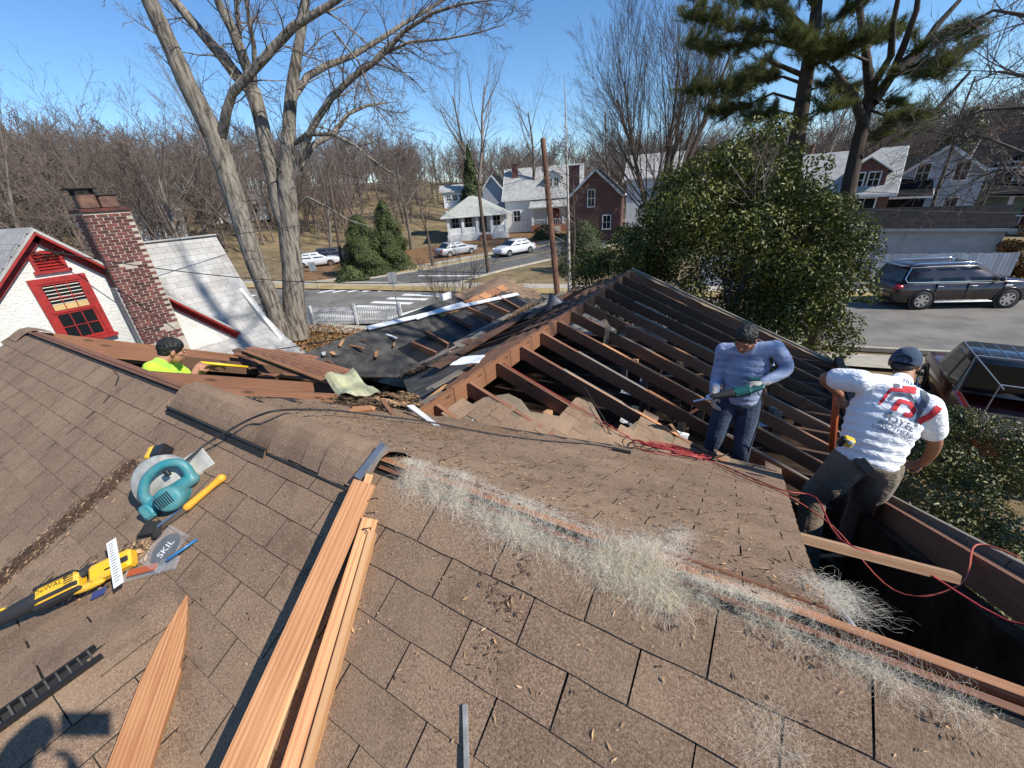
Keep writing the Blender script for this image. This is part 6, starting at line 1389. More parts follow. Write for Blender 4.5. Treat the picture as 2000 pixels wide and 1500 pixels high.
# man in the white T-shirt with his back this way, bending over the open bay
J3 = dict(pel=at(1690, 905, y=3.30), chest=at(1745, 768, y=3.50), neck=at(1764, 738, y=3.66), head=at(1768, 709, y=3.76), lsh=at(1680, 745, y=3.46), rsh=at(1812, 795, y=3.42), lel=at(1612, 738, y=3.56), rel=at(1826, 866, y=3.56), rwr=at(1803, 905, y=3.84), foot=(.3, 1, 0))
J3['lwr'] = at(1640, 770, y=3.62)
p = V(J3['pel']); J3['lhip'] = p+V((-.09, -.0, -.04)); J3['rhip'] = p+V((.10, .01, -.05)); J3['lkn'] = p+V((-.23, -.05, -.40)); J3['lan'] = V((p.x-.20, p.y-.30, 3.05)); J3['rkn'] = p+V((.10, .10, -.46)); J3['ran'] = V((p.x+.08, p.y-.02, 3.05))
J3['lhd'] = (V((.25, .25, -.6)), V((.7, -.5, .1)), 1, .95); J3['rhd'] = (V((-.3, .5, -.6)), V((-.7, -.2, .2)), -1, .6)
t3, sh3, tr3, q3, R3 = person('man in a printed white T-shirt and backwards denim cap bending over the open bay', (p.x, p.y, 2.93), J3, 'skin_tan', 'shirt', 'shirt_white', 'trousers', 'trousers_brown', .62, False, headdir=(.35, .75, -.45), headup=(.12, .38, .86), disp=.018, fat=1.14)
m = MB(); m.ell(q3(0, -.01, .03), (.088, .108, .098), R3, 24, 16)
cap = MB(); 
for j in range(9):                            # cap crown: upper half of a dome with a sewn band
    pass
def dome(a, b):
    th = a*2*math.pi; ph = b*math.pi/2*.98; return q3(.089*math.cos(ph)*math.cos(th), -.010+.107*math.cos(ph)*math.sin(th), .012+.108*math.sin(ph))
cap.grid(dome, 40, 10); cap.grid(lambda a, b: q3(.0905*math.cos(a*6.2832), -.010+.1085*math.sin(a*6.2832), -.012+.03*b), 40, 2); cp = cap.build('cap', 'cap_cloth', t3, True)
m = MB(); m.grid(lambda a, b: q3((a-.5)*.15, .085+.085*b*(1-((a-.5)*1.7)**2), .004-.02*b-.02*(a-.5)**2*8), 14, 6); m.build('cap_peak', 'cap_cloth', cp, True)
m = MB(); m.tube([q3(.05*math.cos(rad(a)), -.114+.006*abs(math.cos(rad(a))), .004+.045*math.sin(rad(a))) for a in range(0, 181, 15)], .005, 6); m.build('cap_opening_trim', 'cap_cloth', cp, True)
m = MB(); m.grid(lambda a, b: q3((a-.5)*.088, -.1175+.012*(abs(a-.5)*2)**2, .004+.040*b*(1-(abs(a-.5)*2)**2)), 10, 4); m.build('cap_opening', 'hair', cp)
m = MB(); m.ell(q3(0, -.062, -.035), (.066, .045, .042), R3, 16, 10); m.build('hair', 'hair', t3, True)
bv = bvh_of(sh3); u = (V(J3['rsh'])-V(J3['lsh'])).normalized(); vv = (V(J3['neck'])-V(J3['pel'])); vv = (vv-u*vv.dot(u)).normalized(); n = u.cross(vv).normalized(); n = n if n.y < 0 else -n
O = V(J3['chest'])+u*.075-vv*.075
for nm, mb_, mt in (('phone_print', text_mb('703-86', .044), 'ink_navy'),):
    mb_.v = [(a-.02, b+.158, c) for a, b, c in mb_.v]; stick(mb_, bv, O, u, vv, n).build('shirt_lettering', mt, sh3)
for s_, w, mt in (([(-.115,-.045),(-.105,.055)], .014, 'ink_red'), ([(-.105,.055),(.0,.092)], .024, 'ink_red'), ([(-.06,.092),(.0,.118)], .022, 'ink_red'), ([(-.10,.085),(-.075,.095)], .022, 'ink_grey'),
    ([(-.085,.0),(-.078,.035),(-.02,.06),(.055,.005),(.085,-.085)], .016, 'ink_grey'), ([(-.05,-.055),(-.045,.012),(.0,.018),(.036,-.01),(.03,-.045),(.0,-.052)], .024, 'ink_red'), ([(.03,.12),(.045,.07),(.05,.015)], .028, 'ink_grey'), ([(.108,.05),(.100,-.02),(.088,-.055)], .034, 'ink_red'), ([(-.065,-.075),(-.045,-.095)], .03, 'ink_grey')):
    stick(pstrip([(a_*1.2, b_*1.2) for a_, b_ in s_], w*1.2), bv, O, u, vv, n).build('shirt_emblem', mt, sh3)
for txt, size, dx, dy in (('OYEL', .056, .02, -.118), ('BROTHERS', .036, .01, -.152), ('CONSTRUCTION', .026, .01, -.180)):
    mb_ = text_mb(txt, size*1.2); mb_.v = [(a+dx*1.2, b+dy*1.2, c) for a, b, c in mb_.v]; stick(mb_, bv, O, u, vv, n).build('shirt_lettering', 'ink_grey', sh3)
# tape measure on the belt, phone in the back pocket, belt loop
c = at(1655, 862, y=3.13); ph = thing('tape_measure', 'yellow tape measure clipped to the brown trousers', 'tape measure', c)
plain('tool_yellow', (.80,.47,.012), .42); m = MB(); m.box(c, (.075, .05, .07), Matrix.Rotation(.3, 3, 'Y'), bev=.012); m.build('case', 'tool_yellow', ph); m = MB(); m.box(c+V((-.03, -.012, .0)), (.03, .052, .075), Matrix.Rotation(.3, 3, 'Y'), bev=.008); m.build('grip', 'black_plastic', ph); m = MB(); m.ell(c+V((.012, -.024, .005)), (.02, .008, .02)); m.build('emblem_disc', 'trim_white', ph)
bvt = bvh_of(tr3); n3 = n
def onbutt(uu, v_):
    O2 = at(uu, v_, y=3.2); d_ = (O2-CAM).normalized(); h = bvt.ray_cast(CAM, d_, 9); return (h[0], h[1]) if h[0] else (O2, -d_)
hp, hn = onbutt(1688, 908); mphone = MB(); ux = axes(u*.8-vv*.45, hn); mphone.box(hp+hn*.006, (.125, .066, .014), ux, bev=.004); single(mphone, 'mobile_phone', 'black_plastic', 'black phone sticking out of the back trouser pocket', 'phone')
# man in the lime shirt, head and shoulders above the stripped ridge, turned to the right
X = -4.75
def a1(u_, v_, dx=0.): return at(u_, v_, x=X+dx)
J1 = dict(pel=V((X-.02, 1.50, 3.86)), chest=a1(309, 722), neck=a1(317, 706), head=a1(336, 685), rsh=a1(298, 721, .20), lsh=a1(334, 717, -.20), rel=a1(362, 752, .24), rwr=a1(383, 722, .10), lel=a1(372, 738, -.2), lwr=a1(408, 716, -.06), foot=(0, 1, 0))
p = V(J1['pel']); J1['rhip'] = p+V((.1, 0, -.04)); J1['lhip'] = p+V((-.1, 0, -.04)); J1['rkn'] = p+V((.12, .08, -.45)); J1['lkn'] = p+V((-.12, .08, -.45)); J1['ran'] = V((p.x+.12, p.y-.02, 3.03)); J1['lan'] = V((p.x-.12, p.y-.02, 3.03))
J1['rhd'] = (V((-.3, .8, .2)), V((-.6, .1, -.6)), -1, .9); J1['lhd'] = (V((.1, .9, -.1)), V((.6, .1, -.6)), 1, .9)
t1, sh1, tr1, q1, R1 = person('man in a lime green T-shirt standing in the stripped bay on the left', (p.x, p.y, 2.93), J1, 'skin', 'shirt', 'shirt_lime', 'trousers', 'jeans', .6, False, headdir=(.18, .92, -.38), headup=(.05, .36, .9))
hair_cap(t1, q1, R1, 3)
# ------------------------------------------------------------------ tools on the roof
N1 = (S1(0,0,1)-S1(0,0,0)).normalized(); U1 = (S1(0,1)-S1(0,0)).normalized(); X1 = V((1,0,0))
def s1px(u, v, h=0.):
    """point on the near slope (raised by h) seen at a photo pixel"""
    r_ = ray(u, v); k = ((S1(0,0,h)-CAM).dot(N1))/r_.dot(N1); return CAM+r_*k
N2 = (S2(0,0,1)-S2(0,0,0)).normalized()
def s2px(u, v, h=0.):
    r_ = ray(u, v); k = ((S2(0,0,h)-CAM).dot(N2))/r_.dot(N2); return CAM+r_*k
plain('teal', (.010,.155,.185), .38); pmat('teal_dusty', (.018,.20,.235), (.09,.22,.23), 22, .5, local=True); pmat('alu_dusty', (.55,.54,.50), (.36,.34,.30), 18, .5, .35, local=True)
m_, nt_, b_ = nodes('clear_plastic'); b_.inputs['Base Color'].default_value = (.6,.62,.65,1); b_.inputs['Roughness'].default_value = .12
tp_ = nt_.nodes.new('ShaderNodeBsdfTransparent'); mx_ = nt_.nodes.new('ShaderNodeMixShader'); mx_.inputs[0].default_value = .82; nt_.links.new(b_.outputs[0], mx_.inputs[1]); nt_.links.new(tp_.outputs[0], mx_.inputs[2]); nt_.links.new(mx_.outputs[0], nt_.nodes['Material Output'].inputs['Surface'])
pmat('strip_plastic', (.40,.40,.40), (.25,.24,.23), 20, .3); pmat('slat_plastic', (.10,.09,.08), (.05,.045,.04), 20, .6); plain('blue_pen', (.03,.16,.36), .35); plain('orange_handle', (.78,.36,.03), .5); plain('orange_red', (.46,.10,.035), .5); plain('cord_red', (.34,.035,.032), .5); plain('cord_orange', (.42,.085,.05), .5); plain('saw_green', (.012,.085,.085), .4); plain('paper', (.78,.78,.76), .7); plain('yellow_bar', (.82,.52,.03), .45)
def local_thing(name, label, cat, origin, X, Z):
    R = axes(X, Z); t = thing(name, label, cat, origin, R.to_euler()); return t
# circular saw lying on its side
cs0 = s1px(352, 948, .0); t = local_thing('circular_saw', 'dusty teal circular saw lying on the shingles beside its cord', 'power saw', cs0, U1*.75+X1*.55+N1*.1, (N1*.72+X1*.66-U1*.35))
m = MB(); m.lathe([(.0, .002), (.112, .002), (.126, .010), (.128, .05), (.120, .058), (.0, .060)], 40, Matrix.Translation((-.025, .055, 0))); m.build('blade_guard', 'alu_dusty', t, True)
m = MB(); m.lathe([(0, -.004), (.092, -.004), (.092, -.001), (0, -.001)], 36, Matrix.Translation((-.02, .0, 0))); m.build('blade', 'steel', t)
m = MB(); m.box((.02, -.112, .055), (.27, .010, .13), bev=.003); m.box((.14, .01, .022), (.10, .17, .005), bev=.001); m.build('base_plate', 'alu_dusty', t)
m = MB(); flesh(m, [(-.10, -.01, .085), (-.085, .045, .10), (-.03, .095, .105), (.05, .105, .105), (.105, .075, .10), (.115, .03, .095), (.10, -.015, .085)], [.026, .022, .021, .021, .022, .023, .026], 12, 6); flesh(m, [(-.11, -.02, .085), (-.02, -.02, .09), (.10, -.02, .085)], [.03, .034, .032], 12); h_ = finish(m.build('handle', 'teal_dusty', t, True), .006, 3)
m = MB(); m.box((.045, .062, .105), (.02, .03, .022), bev=.004); m.build('trigger', 'black_plastic', t)
m = MB(); m.lathe([(.0, .055), (.054, .055), (.060, .07), (.058, .12), (.060, .13), (.056, .165), (.046, .172), (0, .173)], 26, Matrix.Translation((.01, -.05, 0))); mo = m.build('motor_housing', 'teal_dusty', t, True)
for k in range(7): m = MB(); m.box((-.03+.01*k, -.045, .1735), (.004, .055, .003)); m.build('vent_slot', 'black_plastic', mo)
m = MB(); m.lathe([(.0485, .085), (.0515, .087), (.0515, .112), (.0485, .114)], 26, Matrix.Translation((0, -.045, 0)), cap=False); m.build('name_band', 'alu_dusty', mo)
m = MB(); m.box((-.115, -.035, .09), (.06, .075, .06), bev=.012); m.build('front_grip', 'teal_dusty', t)
m = MB(); m.box((-.085, -.085, .05), (.05, .03, .03), bev=.006); m.tube([(-.08, -.07, .05), (-.12, -.10, .05)], .008, 8); m.build('depth_knob', 'soot', t)
t.scale = (.98,)*3; M_ = t.matrix_basis.copy()
cstart = Matrix.LocRotScale(t.location, t.rotation_euler, t.scale) @ V((.12, .06, .105))
def cord(pts, r, mat, label, name='extension_cord', cat='cord', n=7, sub=7):
    P = [V(p) for p in pts]; Q = []
    for i in range(len(P)-1):
        a = P[max(i-1, 0)]; b = P[i]; c = P[i+1]; d_ = P[min(i+2, len(P)-1)]
        for k in range(sub): tt = k/sub; Q.append(.5*((2*b)+(c-a)*tt+(2*a-5*b+4*c-d_)*tt*tt+(3*b-a-3*c+d_)*tt**3))
    Q.append(P[-1]); m = MB(); m.tube(Q, r, n); return single(m, name, mat, label, cat, smooth=True)
cord([cstart, s1px(402, 868, .07), s1px(440, 845, .075), s1px(490, 818, .085)]+[s2px(540, 802, .08), s2px(600, 800, .06), s2px(660, 802, .05), s2px(740, 812, .04), s2px(830, 823, .03), s2px(900, 836, .02), s2px(980, 850, .015), s2px(1080, 862, .014), s2px(1160, 868, .014), s2px(1215, 880, .014)], .0055, 'dark_rubber', 'black power cord running from the teal saw over the ridge')
m = MB(); m.tube([s2px(1195, 876, .02), s2px(1232, 884, .02)], .014, 8); single(m, 'cord_plug', 'black_plastic', 'black plug at the end of the saw cord', 'plug')
m = MB(); _p = [s1px(u_, v_, .006) for u_, v_ in ((222, 724), (232, 736), (222, 762), (200, 790), (160, 824), (120, 856), (84, 884))]; m.grid(lambda a, b: _p[min(int(a*6), 5)].lerp(_p[min(int(a*6), 5)+1], a*6-min(int(a*6), 5))+X1*(b-.5)*.03*(1-a*.75), 24, 1); single(m, 'flashing_strip', 'felt', 'narrow black strip curling down the far left shingles', 'strip')
# yellow-handled hatchet
hh0, hh1, hh2 = s1px(432, 934, .03), s1px(366, 990, .035), s1px(312, 1030, .03); t = thing('claw_hatchet', 'dark steel hatchet with yellow grip lying under the teal saw', 'hatchet', hh2)
m = MB(); flesh(m, [hh0, hh0.lerp(hh1, .3), hh0.lerp(hh1, .7), hh1], [.019, .014, .015, .017], 10); m.build('grip', 'orange_handle', t, True)
m = MB(); m.beam(hh1, hh2, .012, .024, N1); m.build('shaft', 'steel', t)
hd_ = (hh2-hh1).normalized(); sd_ = hd_.cross(N1).normalized(); m = MB(); m.box(hh2+hd_*.012, (.03, .085, .026), axes(hd_, N1), bev=.006); m.prism([hh2+sd_*.03+N1*.012, hh2+hd_*.055+sd_*.085+N1*.012, hh2+hd_*.10+sd_*.03+N1*.012, hh2+hd_*.03-sd_*.01+N1*.012], -N1*.02); m.build('head', 'soot', t)
# yellow reciprocating saw in the valley
r0, r1 = s1px(262, 1082, .045), s1px(-40, 1262, .045); ax = (r1-r0).normalized(); L = (r1-r0).length
t = local_thing('reciprocating_saw', 'yellow and black reciprocating saw lying in the roof valley', 'power saw', r0, ax, N1*.9+X1*.35)
rb_ = MB(); 
pmat('tool_yellow_dusty', (.80,.45,.014), (.66,.40,.05), 25, .45, local=True)
m = MB(); m.box((.085, .012, .0), (.17, .095, .065), bev=.012); bt_ = m.build('rear_handle', 'tool_yellow_dusty', t)
m = MB(); m.box((.03, .02, .034), (.045, .03, .006), bev=.002); m.build('battery_latch', 'dark_rubber', bt_); m = MB(); m.box((.09, .028, .034), (.02, .008, .004)); m.build('vent_slot', 'black', bt_)
m = MB(); flesh(m, [(.15, -.03, .0), (.19, -.035, .0), (.235, -.01, .0)], [.021, .02, .026], 12); m.build('grip', 'dark_rubber', t, True)
m = MB(); flesh(m, [(.14, .055, .0), (.20, .052, .0), (.25, .03, .0)], [.02, .022, .03], 12); m.build('front_handle', 'tool_yellow_dusty', t, True)
m = MB(); m.box((.29, .0, .0), (.17, .092, .078), bev=.016); mb_ = m.build('motor_housing', 'tool_yellow_dusty', t)
m = MB(); m.box((.285, .052, .012), (.18, .022, .058), bev=.008); m.box((.30, -.052, .006), (.16, .02, .05), bev=.008); m.box((.29, .022, .036), (.17, .022, .01), bev=.003); m.build('side_armour', 'dark_rubber', mb_)
m = text_mb('DeWALT', .031); m.v = [(.300-a, -.012-b+.004, .0405) for a, b, c in m.v]; m.build('lettering', 'black', mb_)
for k in range(6): m = MB(); m.box((.235, -.035+.012*k, .0395), (.035, .005, .004)); m.build('vent_slot', 'soot', mb_)
m = MB(); flesh(m, [(.37, 0, 0), (.43, 0, -.004), (.49, 0, -.008), (.56, -.005, -.012), (.62, -.01, -.012)], [.042, .040, .034, .029, .026], 14); m.build('rubber_boot', 'dark_rubber', t, True)
m = MB(); m.box((.505, -.028, .015), (.045, .012, .02), bev=.003); m.build('lever', 'tool_yellow_dusty', t); t.scale = (.9, .78, .8)
# things lying round the saws
c = s1px(222, 1100, .088); a, b = s1px(217, 1056, .10), s1px(232, 1143, .07); m = MB(); m.beam(a, b, .036, .002, N1+X1*.3); lab_ = single(m, 'paper_label', 'paper', 'narrow white paper label card resting on the yellow saw', 'label card')
m = MB(); dv = (b-a); nn = frame(dv, N1+X1*.3)[2]; sd = frame(dv, N1+X1*.3)[1]
for k in range(16): p = a+dv*(.06+.055*k)+nn*.002; m.add([p-sd*.012, p+sd*rng.uniform(.002, .013), p+sd*rng.uniform(.002, .013)+dv*.02, p-sd*.012+dv*.02], [(0,1,2,3)])
o = m.mesh('label_print', 'ink_grey', False, lab_.location); o = bpy.data.objects.new('label_print', o); C.objects.link(o); o.parent = lab_
t = thing('blade_pack', 'black circular saw blade in clear packaging marked in white letters', 'blade pack', s1px(325, 1075, .0)); c = s1px(325, 1072, .030); Rz = axes(s1px(345, 1045)-s1px(300, 1100), N1+X1*.2)
m = MB(); m.lathe([(0, 0), (.085, 0), (.088, .002), (.085, .004), (0, .004)], 36, Matrix.Translation(c) @ Rz.to_4x4() @ Matrix.Diagonal((.72, .62, 1, 1))); bd = m.build('blade', 'black_plastic', t)
m = text_mb('SKIL', .042); m.v = [tuple(c+Rz @ V((a*.95, b-.015, .0055))) for a, b, _ in m.v]; m.build('lettering', 'paper', bd)
m = MB(); m.grid(lambda a, b: c+Rz @ V(((a-.5)*.16, (b-.5)*.13, .010+.006*mn.noise(V((a*6, b*6, 2))))), 12, 10); m.build('clear_sleeve', 'clear_plastic', t, True)
t = thing('blade_pouch', 'clear plastic pouch of saw blades beside the yellow saw', 'blade pack', s1px(295, 1110, .0)); m = MB(); m.beam(s1px(245, 1126, .02), s1px(345, 1098, .025), .05, .012, N1); m.build('pouch', 'clear_plastic', t); m = MB(); m.beam(s1px(250, 1120, .032), s1px(305, 1106, .034), .028, .003, N1); m.build('backing_card', 'orange_red', t)
m = MB(); m.beam(s1px(205, 1152, .02), s1px(180, 1165, .02), .03, .006, N1); single(m, 'blade_wrapper', 'ink_navy', 'small dark blue wrapper under the yellow saw', 'wrapper')
m = MB(); m.tube([s1px(326, 1094, .05), s1px(385, 1053, .02)], .0055, 8); single(m, 'pen', 'blue_pen', 'slim blue pen lying by the blade pack', 'pen', smooth=True)
t = thing('battery_box', 'yellow and black box tucked behind the teal saw', 'box', s1px(312, 890, 0)); m = MB(); cc = s1px(312, 886, .035); Rb = axes(s1px(335, 880)-s1px(295, 895), N1); m.box(cc, (.10, .07, .07), Rb, bev=.008); m.build('case', 'black_plastic', t); m = MB(); m.box(cc+Rb @ V((-.028, 0, .004)), (.03, .072, .072), Rb, bev=.006); m.build('label_band', 'tool_yellow_dusty', t)
m = MB(); m.box(s1px(385, 887, .03), (.03, .025, .03), Rb, bev=.005); single(m, 'blade_box', 'tool_yellow_dusty', 'tiny yellow box end at the foot of the saw cord', 'box')
# torn black ridge vent strip on the near cross gable
t = thing('ridge_vent_strip', 'exposed slotted plastic ridge vent on the cross gable ridge', 'ridge vent', (G_X, -.2, G_Z))
m = MB(); m.beam(GR(.03, .055, .018), GR(.62, .055, .018), .012, .018, GR(0,0,1)-GR(0,0,0)); m.build('edge_rail', 'black_plastic', t)
for k in range(22): m = MB(); s_ = .05+k*.026; m.beam(GR(s_, .0, .02), GR(s_, .052, .02), .005, .014, GR(0,0,1)-GR(0,0,0)); m.build('slat', 'slat_plastic', t)
m = MB(); m.beam(GR(.03, .005, .02), GR(.62, .005, .02), .008, .014, GR(0,0,1)-GR(0,0,0)); m.build('edge_rail', 'black_plastic', t)
# fresh sawn lumber resting on the ridge
def board3(name, label, p0, p1, w, th, face, mat='fir', taper=1., parent=None):
    o = plank(name, p0, p1, w, th, mat, parent, up=face, sub=12, taper=taper); 
    return tag(o, label, 'board') if parent is None else o
f1 = (N1*.80+X1*.62)
board3('lumber_board', 'long knotty pine board leaning from the ridge towards the viewer', s1px(712, 945, .055), s1px(404, 1640, .075), .085, .038, f1)
board3('lumber_board', 'fresh cut narrow board beside the knotty one, its top edge bright', s1px(722, 930, .045), s1px(452, 1660, .030), .026, .045, f1, 'fir_pale')
board3('lumber_board', 'split reddish board fanning out right of the knotty one', s1px(722, 1015, .03), s1px(520, 1660, .030), .056, .034, N1*.75+X1*.7, 'fir')
board3('lumber_board', 'thin pale edge strip along the split reddish board', s1px(728, 1040, .028), s1px(556, 1660, .022), .022, .034, N1+X1*.3, 'fir_pale')
m = MB(); m.beam(s1px(700, 935, .05), s1px(752, 868, .06), .034, .022, N1); single(m, 'pry_bar', 'galv', 'grey weathered flat bar poking out past the board ends', 'pry bar')
for (u_, v_) in ((716, 1003), (722, 975), (708, 1033)):
    p = s1px(u_, v_, .06); m = MB(); m.tube([p, p+V((.03, .012, .008)), p+V((.045, .0, .016))], .0022, 5); single(m, 'bent_nail', 'soot', 'bent rusty nails sticking out of the lumber ends', 'nail', 'bent nails in the lumber')
# tapered plank, lower left
NG = (GR(0,0,1)-GR(0,0,0)).normalized()
def gpx(u, v, h=0.): return CAM+ray(u, v)*(((GR(0,0,h)-CAM).dot(NG))/ray(u, v).dot(NG))
p0, p1 = gpx(366, 1166, .03), gpx(205, 1620, .05); d_, sd_, u_ = frame(p1-p0, NG); Lp = (p1-p0).length
vs = []; prof_ = [(0, .004), (.10, .022), (.25, .045), (.42, .060), (.44, .062), (.7, .062), (1, .062)]
m = MB()
for k, (tt, w) in enumerate(prof_):
    for z_ in (-.009, .009): vs += [V((tt*Lp, -w*.75, z_)), V((tt*Lp, w*1.0 if tt > .42 else w*.9, z_))]
fs = []
for k in range(len(prof_)-1):
    a = 4*k; b = a+4; fs += [(a+2, a+3, b+3, b+2), (a+1, a, b, b+1), (a, a+2, b+2, b), (a+3, a+1, b+1, b+3)]
fs += [(0,1,3,2), (4*len(prof_)-4, 4*len(prof_)-2, 4*len(prof_)-1, 4*len(prof_)-3)]; m.add(vs, fs)
me = m.mesh('tapered_plank', 'fir'); o = bpy.data.objects.new('tapered_plank', me); C.objects.link(o); M = Matrix(((d_.x, sd_.x, u_.x, p0.x), (d_.y, sd_.y, u_.y, p0.y), (d_.z, sd_.z, u_.z, p0.z), (0,0,0,1))); o.location = M.translation; o.rotation_euler = M.to_euler(); tag(o, 'short orange plank sawn to a point, lower left', 'board')
# flat clear strip near the bottom edge
m = MB(); m.beam(s1px(908, 1375, .012), s1px(916, 1640, .03), .013, .004, N1); single(m, 'plastic_strip', 'strip_plastic', 'narrow clear plastic strip at the bottom of the picture', 'strip')
# cords over the far slope
def z2(u, v, h=.012): return s2px(u, v, h)
loops = []
r = random.Random(4); cc = z2(1305, 880, .02)
for k in range(60):
    a = k*.62; rr_ = .20+.08*math.sin(k*.9); loops.append(cc+V((math.cos(a)*rr_*1.25+.05*math.sin(k*.37), math.sin(a)*rr_*.75, 0))+N2*(.01+.03*r.random())-V((0,0,math.sin(a)*rr_*.75*math.tan(PIT))))
cord([WR(-2.1, 3.2, .03), WR(-1.6, 3.2, .03), WR(-1.1, 3.22, .03), WR(-.8, 3.2, .04)]+[z2(1235, 850, .05), z2(1255, 880, .02)]+loops[::1]+[z2(1400, 905), z2(1460, 930), z2(1530, 958, .02), V((.55, 2.6, 4.0)), V((.50, 1.75, 4.42)), V((.72, 1.74, 4.41)), V((.95, 1.6, 4.4)), V((1.10, 1.52, 4.52)), V((1.35, 1.1, 4.6))], .0045, 'cord_red', 'tangled red extension cord lying along the edge of the open bay', sub=4)
cord([z2(1400, 908, .02), z2(1470, 940, .02), z2(1528, 962, .02), V((.60, 2.3, 4.05)), V((.78, 1.9, 4.1)), V((.98, 1.95, 4.2)), V((1.13, 2.3, 4.17)), V((1.25, 2.25, 4.2))], .0042, 'cord_orange', 'orange cord looping from the tangle over to the rake rafter')
cord([WR(-1.35, 3.55, .05), WR(-1.0, 3.2, .06), z2(1200, 850, .05), z2(1290, 858, .04), z2(1360, 868, .05), z2(1400, 890, .03), z2(1440, 880, .06), WR(.2, 4.05, .06), WR(.35, 4.3, .02)], .005, 'dark_rubber', 'thin black cord beside the tangled red one')
cord([V((.34, 1.55, 4.32)), V((.42, 1.42, 4.42)), V((.50, 1.28, 4.42)), V((.53, 1.18, 4.34)), V((.54, 1.12, 4.25))], .012, 'galv', 'ribbed metal conduit curling out of the open bay', 'flexible_conduit', 'conduit')
# hand tools held by the men
a = V(J1['lwr'])+V((.02, .02, -.02)); b = at(484, 717, x=X+.05); c0 = at(392, 708, x=X); m = MB(); m.tube([c0, b], .014, 8); single(m, 'yellow_bar', 'yellow_bar', 'yellow rod held by the man in lime green', 'rod', smooth=True)
t = thing('sledge_hammer', 'orange handled sledge standing by the man in white', 'hammer', at(1625, 880, y=3.62)); m = MB(); m.tube([at(1634, 752, y=3.62), at(1632, 800, y=3.62), at(1624, 880, y=3.62)], [.02, .024, .022], 12); m.build('handle', 'orange_red', t, True); m = MB(); m.tube([at(1636, 768, y=3.62), at(1636, 735, y=3.62)], .012, 8); m.build('shaft_end', 'soot', t)
# green reciprocating saw in the hands of the man in blue
g0, g1 = V(J2['lwr'])+V((-.05, -.05, -.02)), at(1330, 806, y=3.70); d_ = (g1-g0).normalized(); t = local_thing('reciprocating_saw', 'dark green reciprocating saw held by the man in blue', 'power saw', g0, d_, V((0, -.6, .8)))
m = MB(); flesh(m, [(-.06, .03, 0), (-.055, -.05, 0), (.01, -.075, 0)], [.018, .018, .018], 10); flesh(m, [(-.05, .03, 0), (.04, .03, 0)], [.02, .028], 10); finish(m.build('rear_handle', 'saw_green', t, True), .006, 2)
m = MB(); m.box((.11, .02, 0), (.16, .085, .075), bev=.018); m.build('motor_housing', 'saw_green', t); m = MB(); flesh(m, [(.18, .02, 0), (.26, .015, 0), (.36, .01, 0)], [.038, .034, .025], 12); m.build('rubber_boot', 'dark_rubber', t, True); m = MB(); m.box((.38, .01, 0), (.05, .05, .03)); m.build('shoe', 'steel', t); m = MB(); m.box((.45, .01, 0), (.14, .018, .002)); m.build('blade', 'steel', t)
cord([g0+V((.03, .02, -.05)), g0+V((.10, .02, -.22)), V((.22, 3.95, 3.3)), V((.26, 4.0, 3.0)), V((.3, 4.1, 2.95))], .0055, 'dark_rubber', 'black cord hanging from the green saw down the leg')
# ------------------------------------------------------------------ loose debris
def sheet(name, label, corners, mat, cat, wob=.03, n=8, th=.004, seed=0, group=None):
    A, B, D_, E_ = [V(c) for c in corners]; m = MB()
    def fn(a, b, o=0.):
        p = A.lerp(B, a).lerp(E_.lerp(D_, a), b); return p+V((0, 0, wob*mn.noise(V((a*2.3+seed, b*2.3, seed*1.7)))*2+o))
    m.grid(lambda a, b: fn(a, b), n, n); m.grid(lambda a, b: fn(1-a, b, -th), n, n); return single(m, name, mat, label, cat, group)
pmat('metal_yellowed', (.52,.52,.36), (.40,.38,.20), 8, .5, .2); pmat('flashing_white', (.66,.67,.68), (.5,.5,.5), 10, .5)
sheet('metal_sheet', 'bent yellowed metal flashing sheet at the valley', [at(636, 742, x=-3.35), at(668, 776, x=-2.95), at(742, 766, x=-2.7), at(690, 722, x=-3.25)], 'metal_yellowed', 'metal sheet', .05, seed=1)
sheet('white_board', 'white board offcut lying by the ridge board', [at(878, 712, x=-2.75), at(935, 708, x=-2.45), at(948, 694, x=-2.5), at(905, 696, x=-2.8)], 'white_paint', 'board', .01, seed=2)
sheet('metal_sheet', 'upright grey metal sheet on the far end of the wing ridge', [at(1064, 612, y=6.6), at(1116, 598, y=6.9), at(1090, 582, y=6.85), at(1074, 571, y=6.6)], 'metal_sheet', 'metal sheet', .008, seed=3)
for lab_, pa, pb_, w in (('long white trim board lying across the felt covered gable', (718, 641), (1012, 574), .10), ('short white trim board above the long one', (812, 622), (905, 592), .09)):
    a, b = [CAM+ray(*q_)*(((VS(0,0,.06)-CAM).dot(VS(0,0,1)-VS(0,0,0)))/ray(*q_).dot(VS(0,0,1)-VS(0,0,0))) for q_ in (pa, pb_)]
    o = plank('trim_board', a, b, w, .02, 'white_paint', None, up=VS(0,0,1)-VS(0,0,0), sub=8, warp=.015); tag(o, lab_, 'board')
a = VS(6.9, -.02, .05); m = MB(); m.box(a, (.05, .30, .14)); m.box(a+V((.02, .1, .0)), (.06, .02, .15)); single(m, 'gutter_end', 'white_paint', 'white gutter end at the corner of the far shingles', 'gutter')
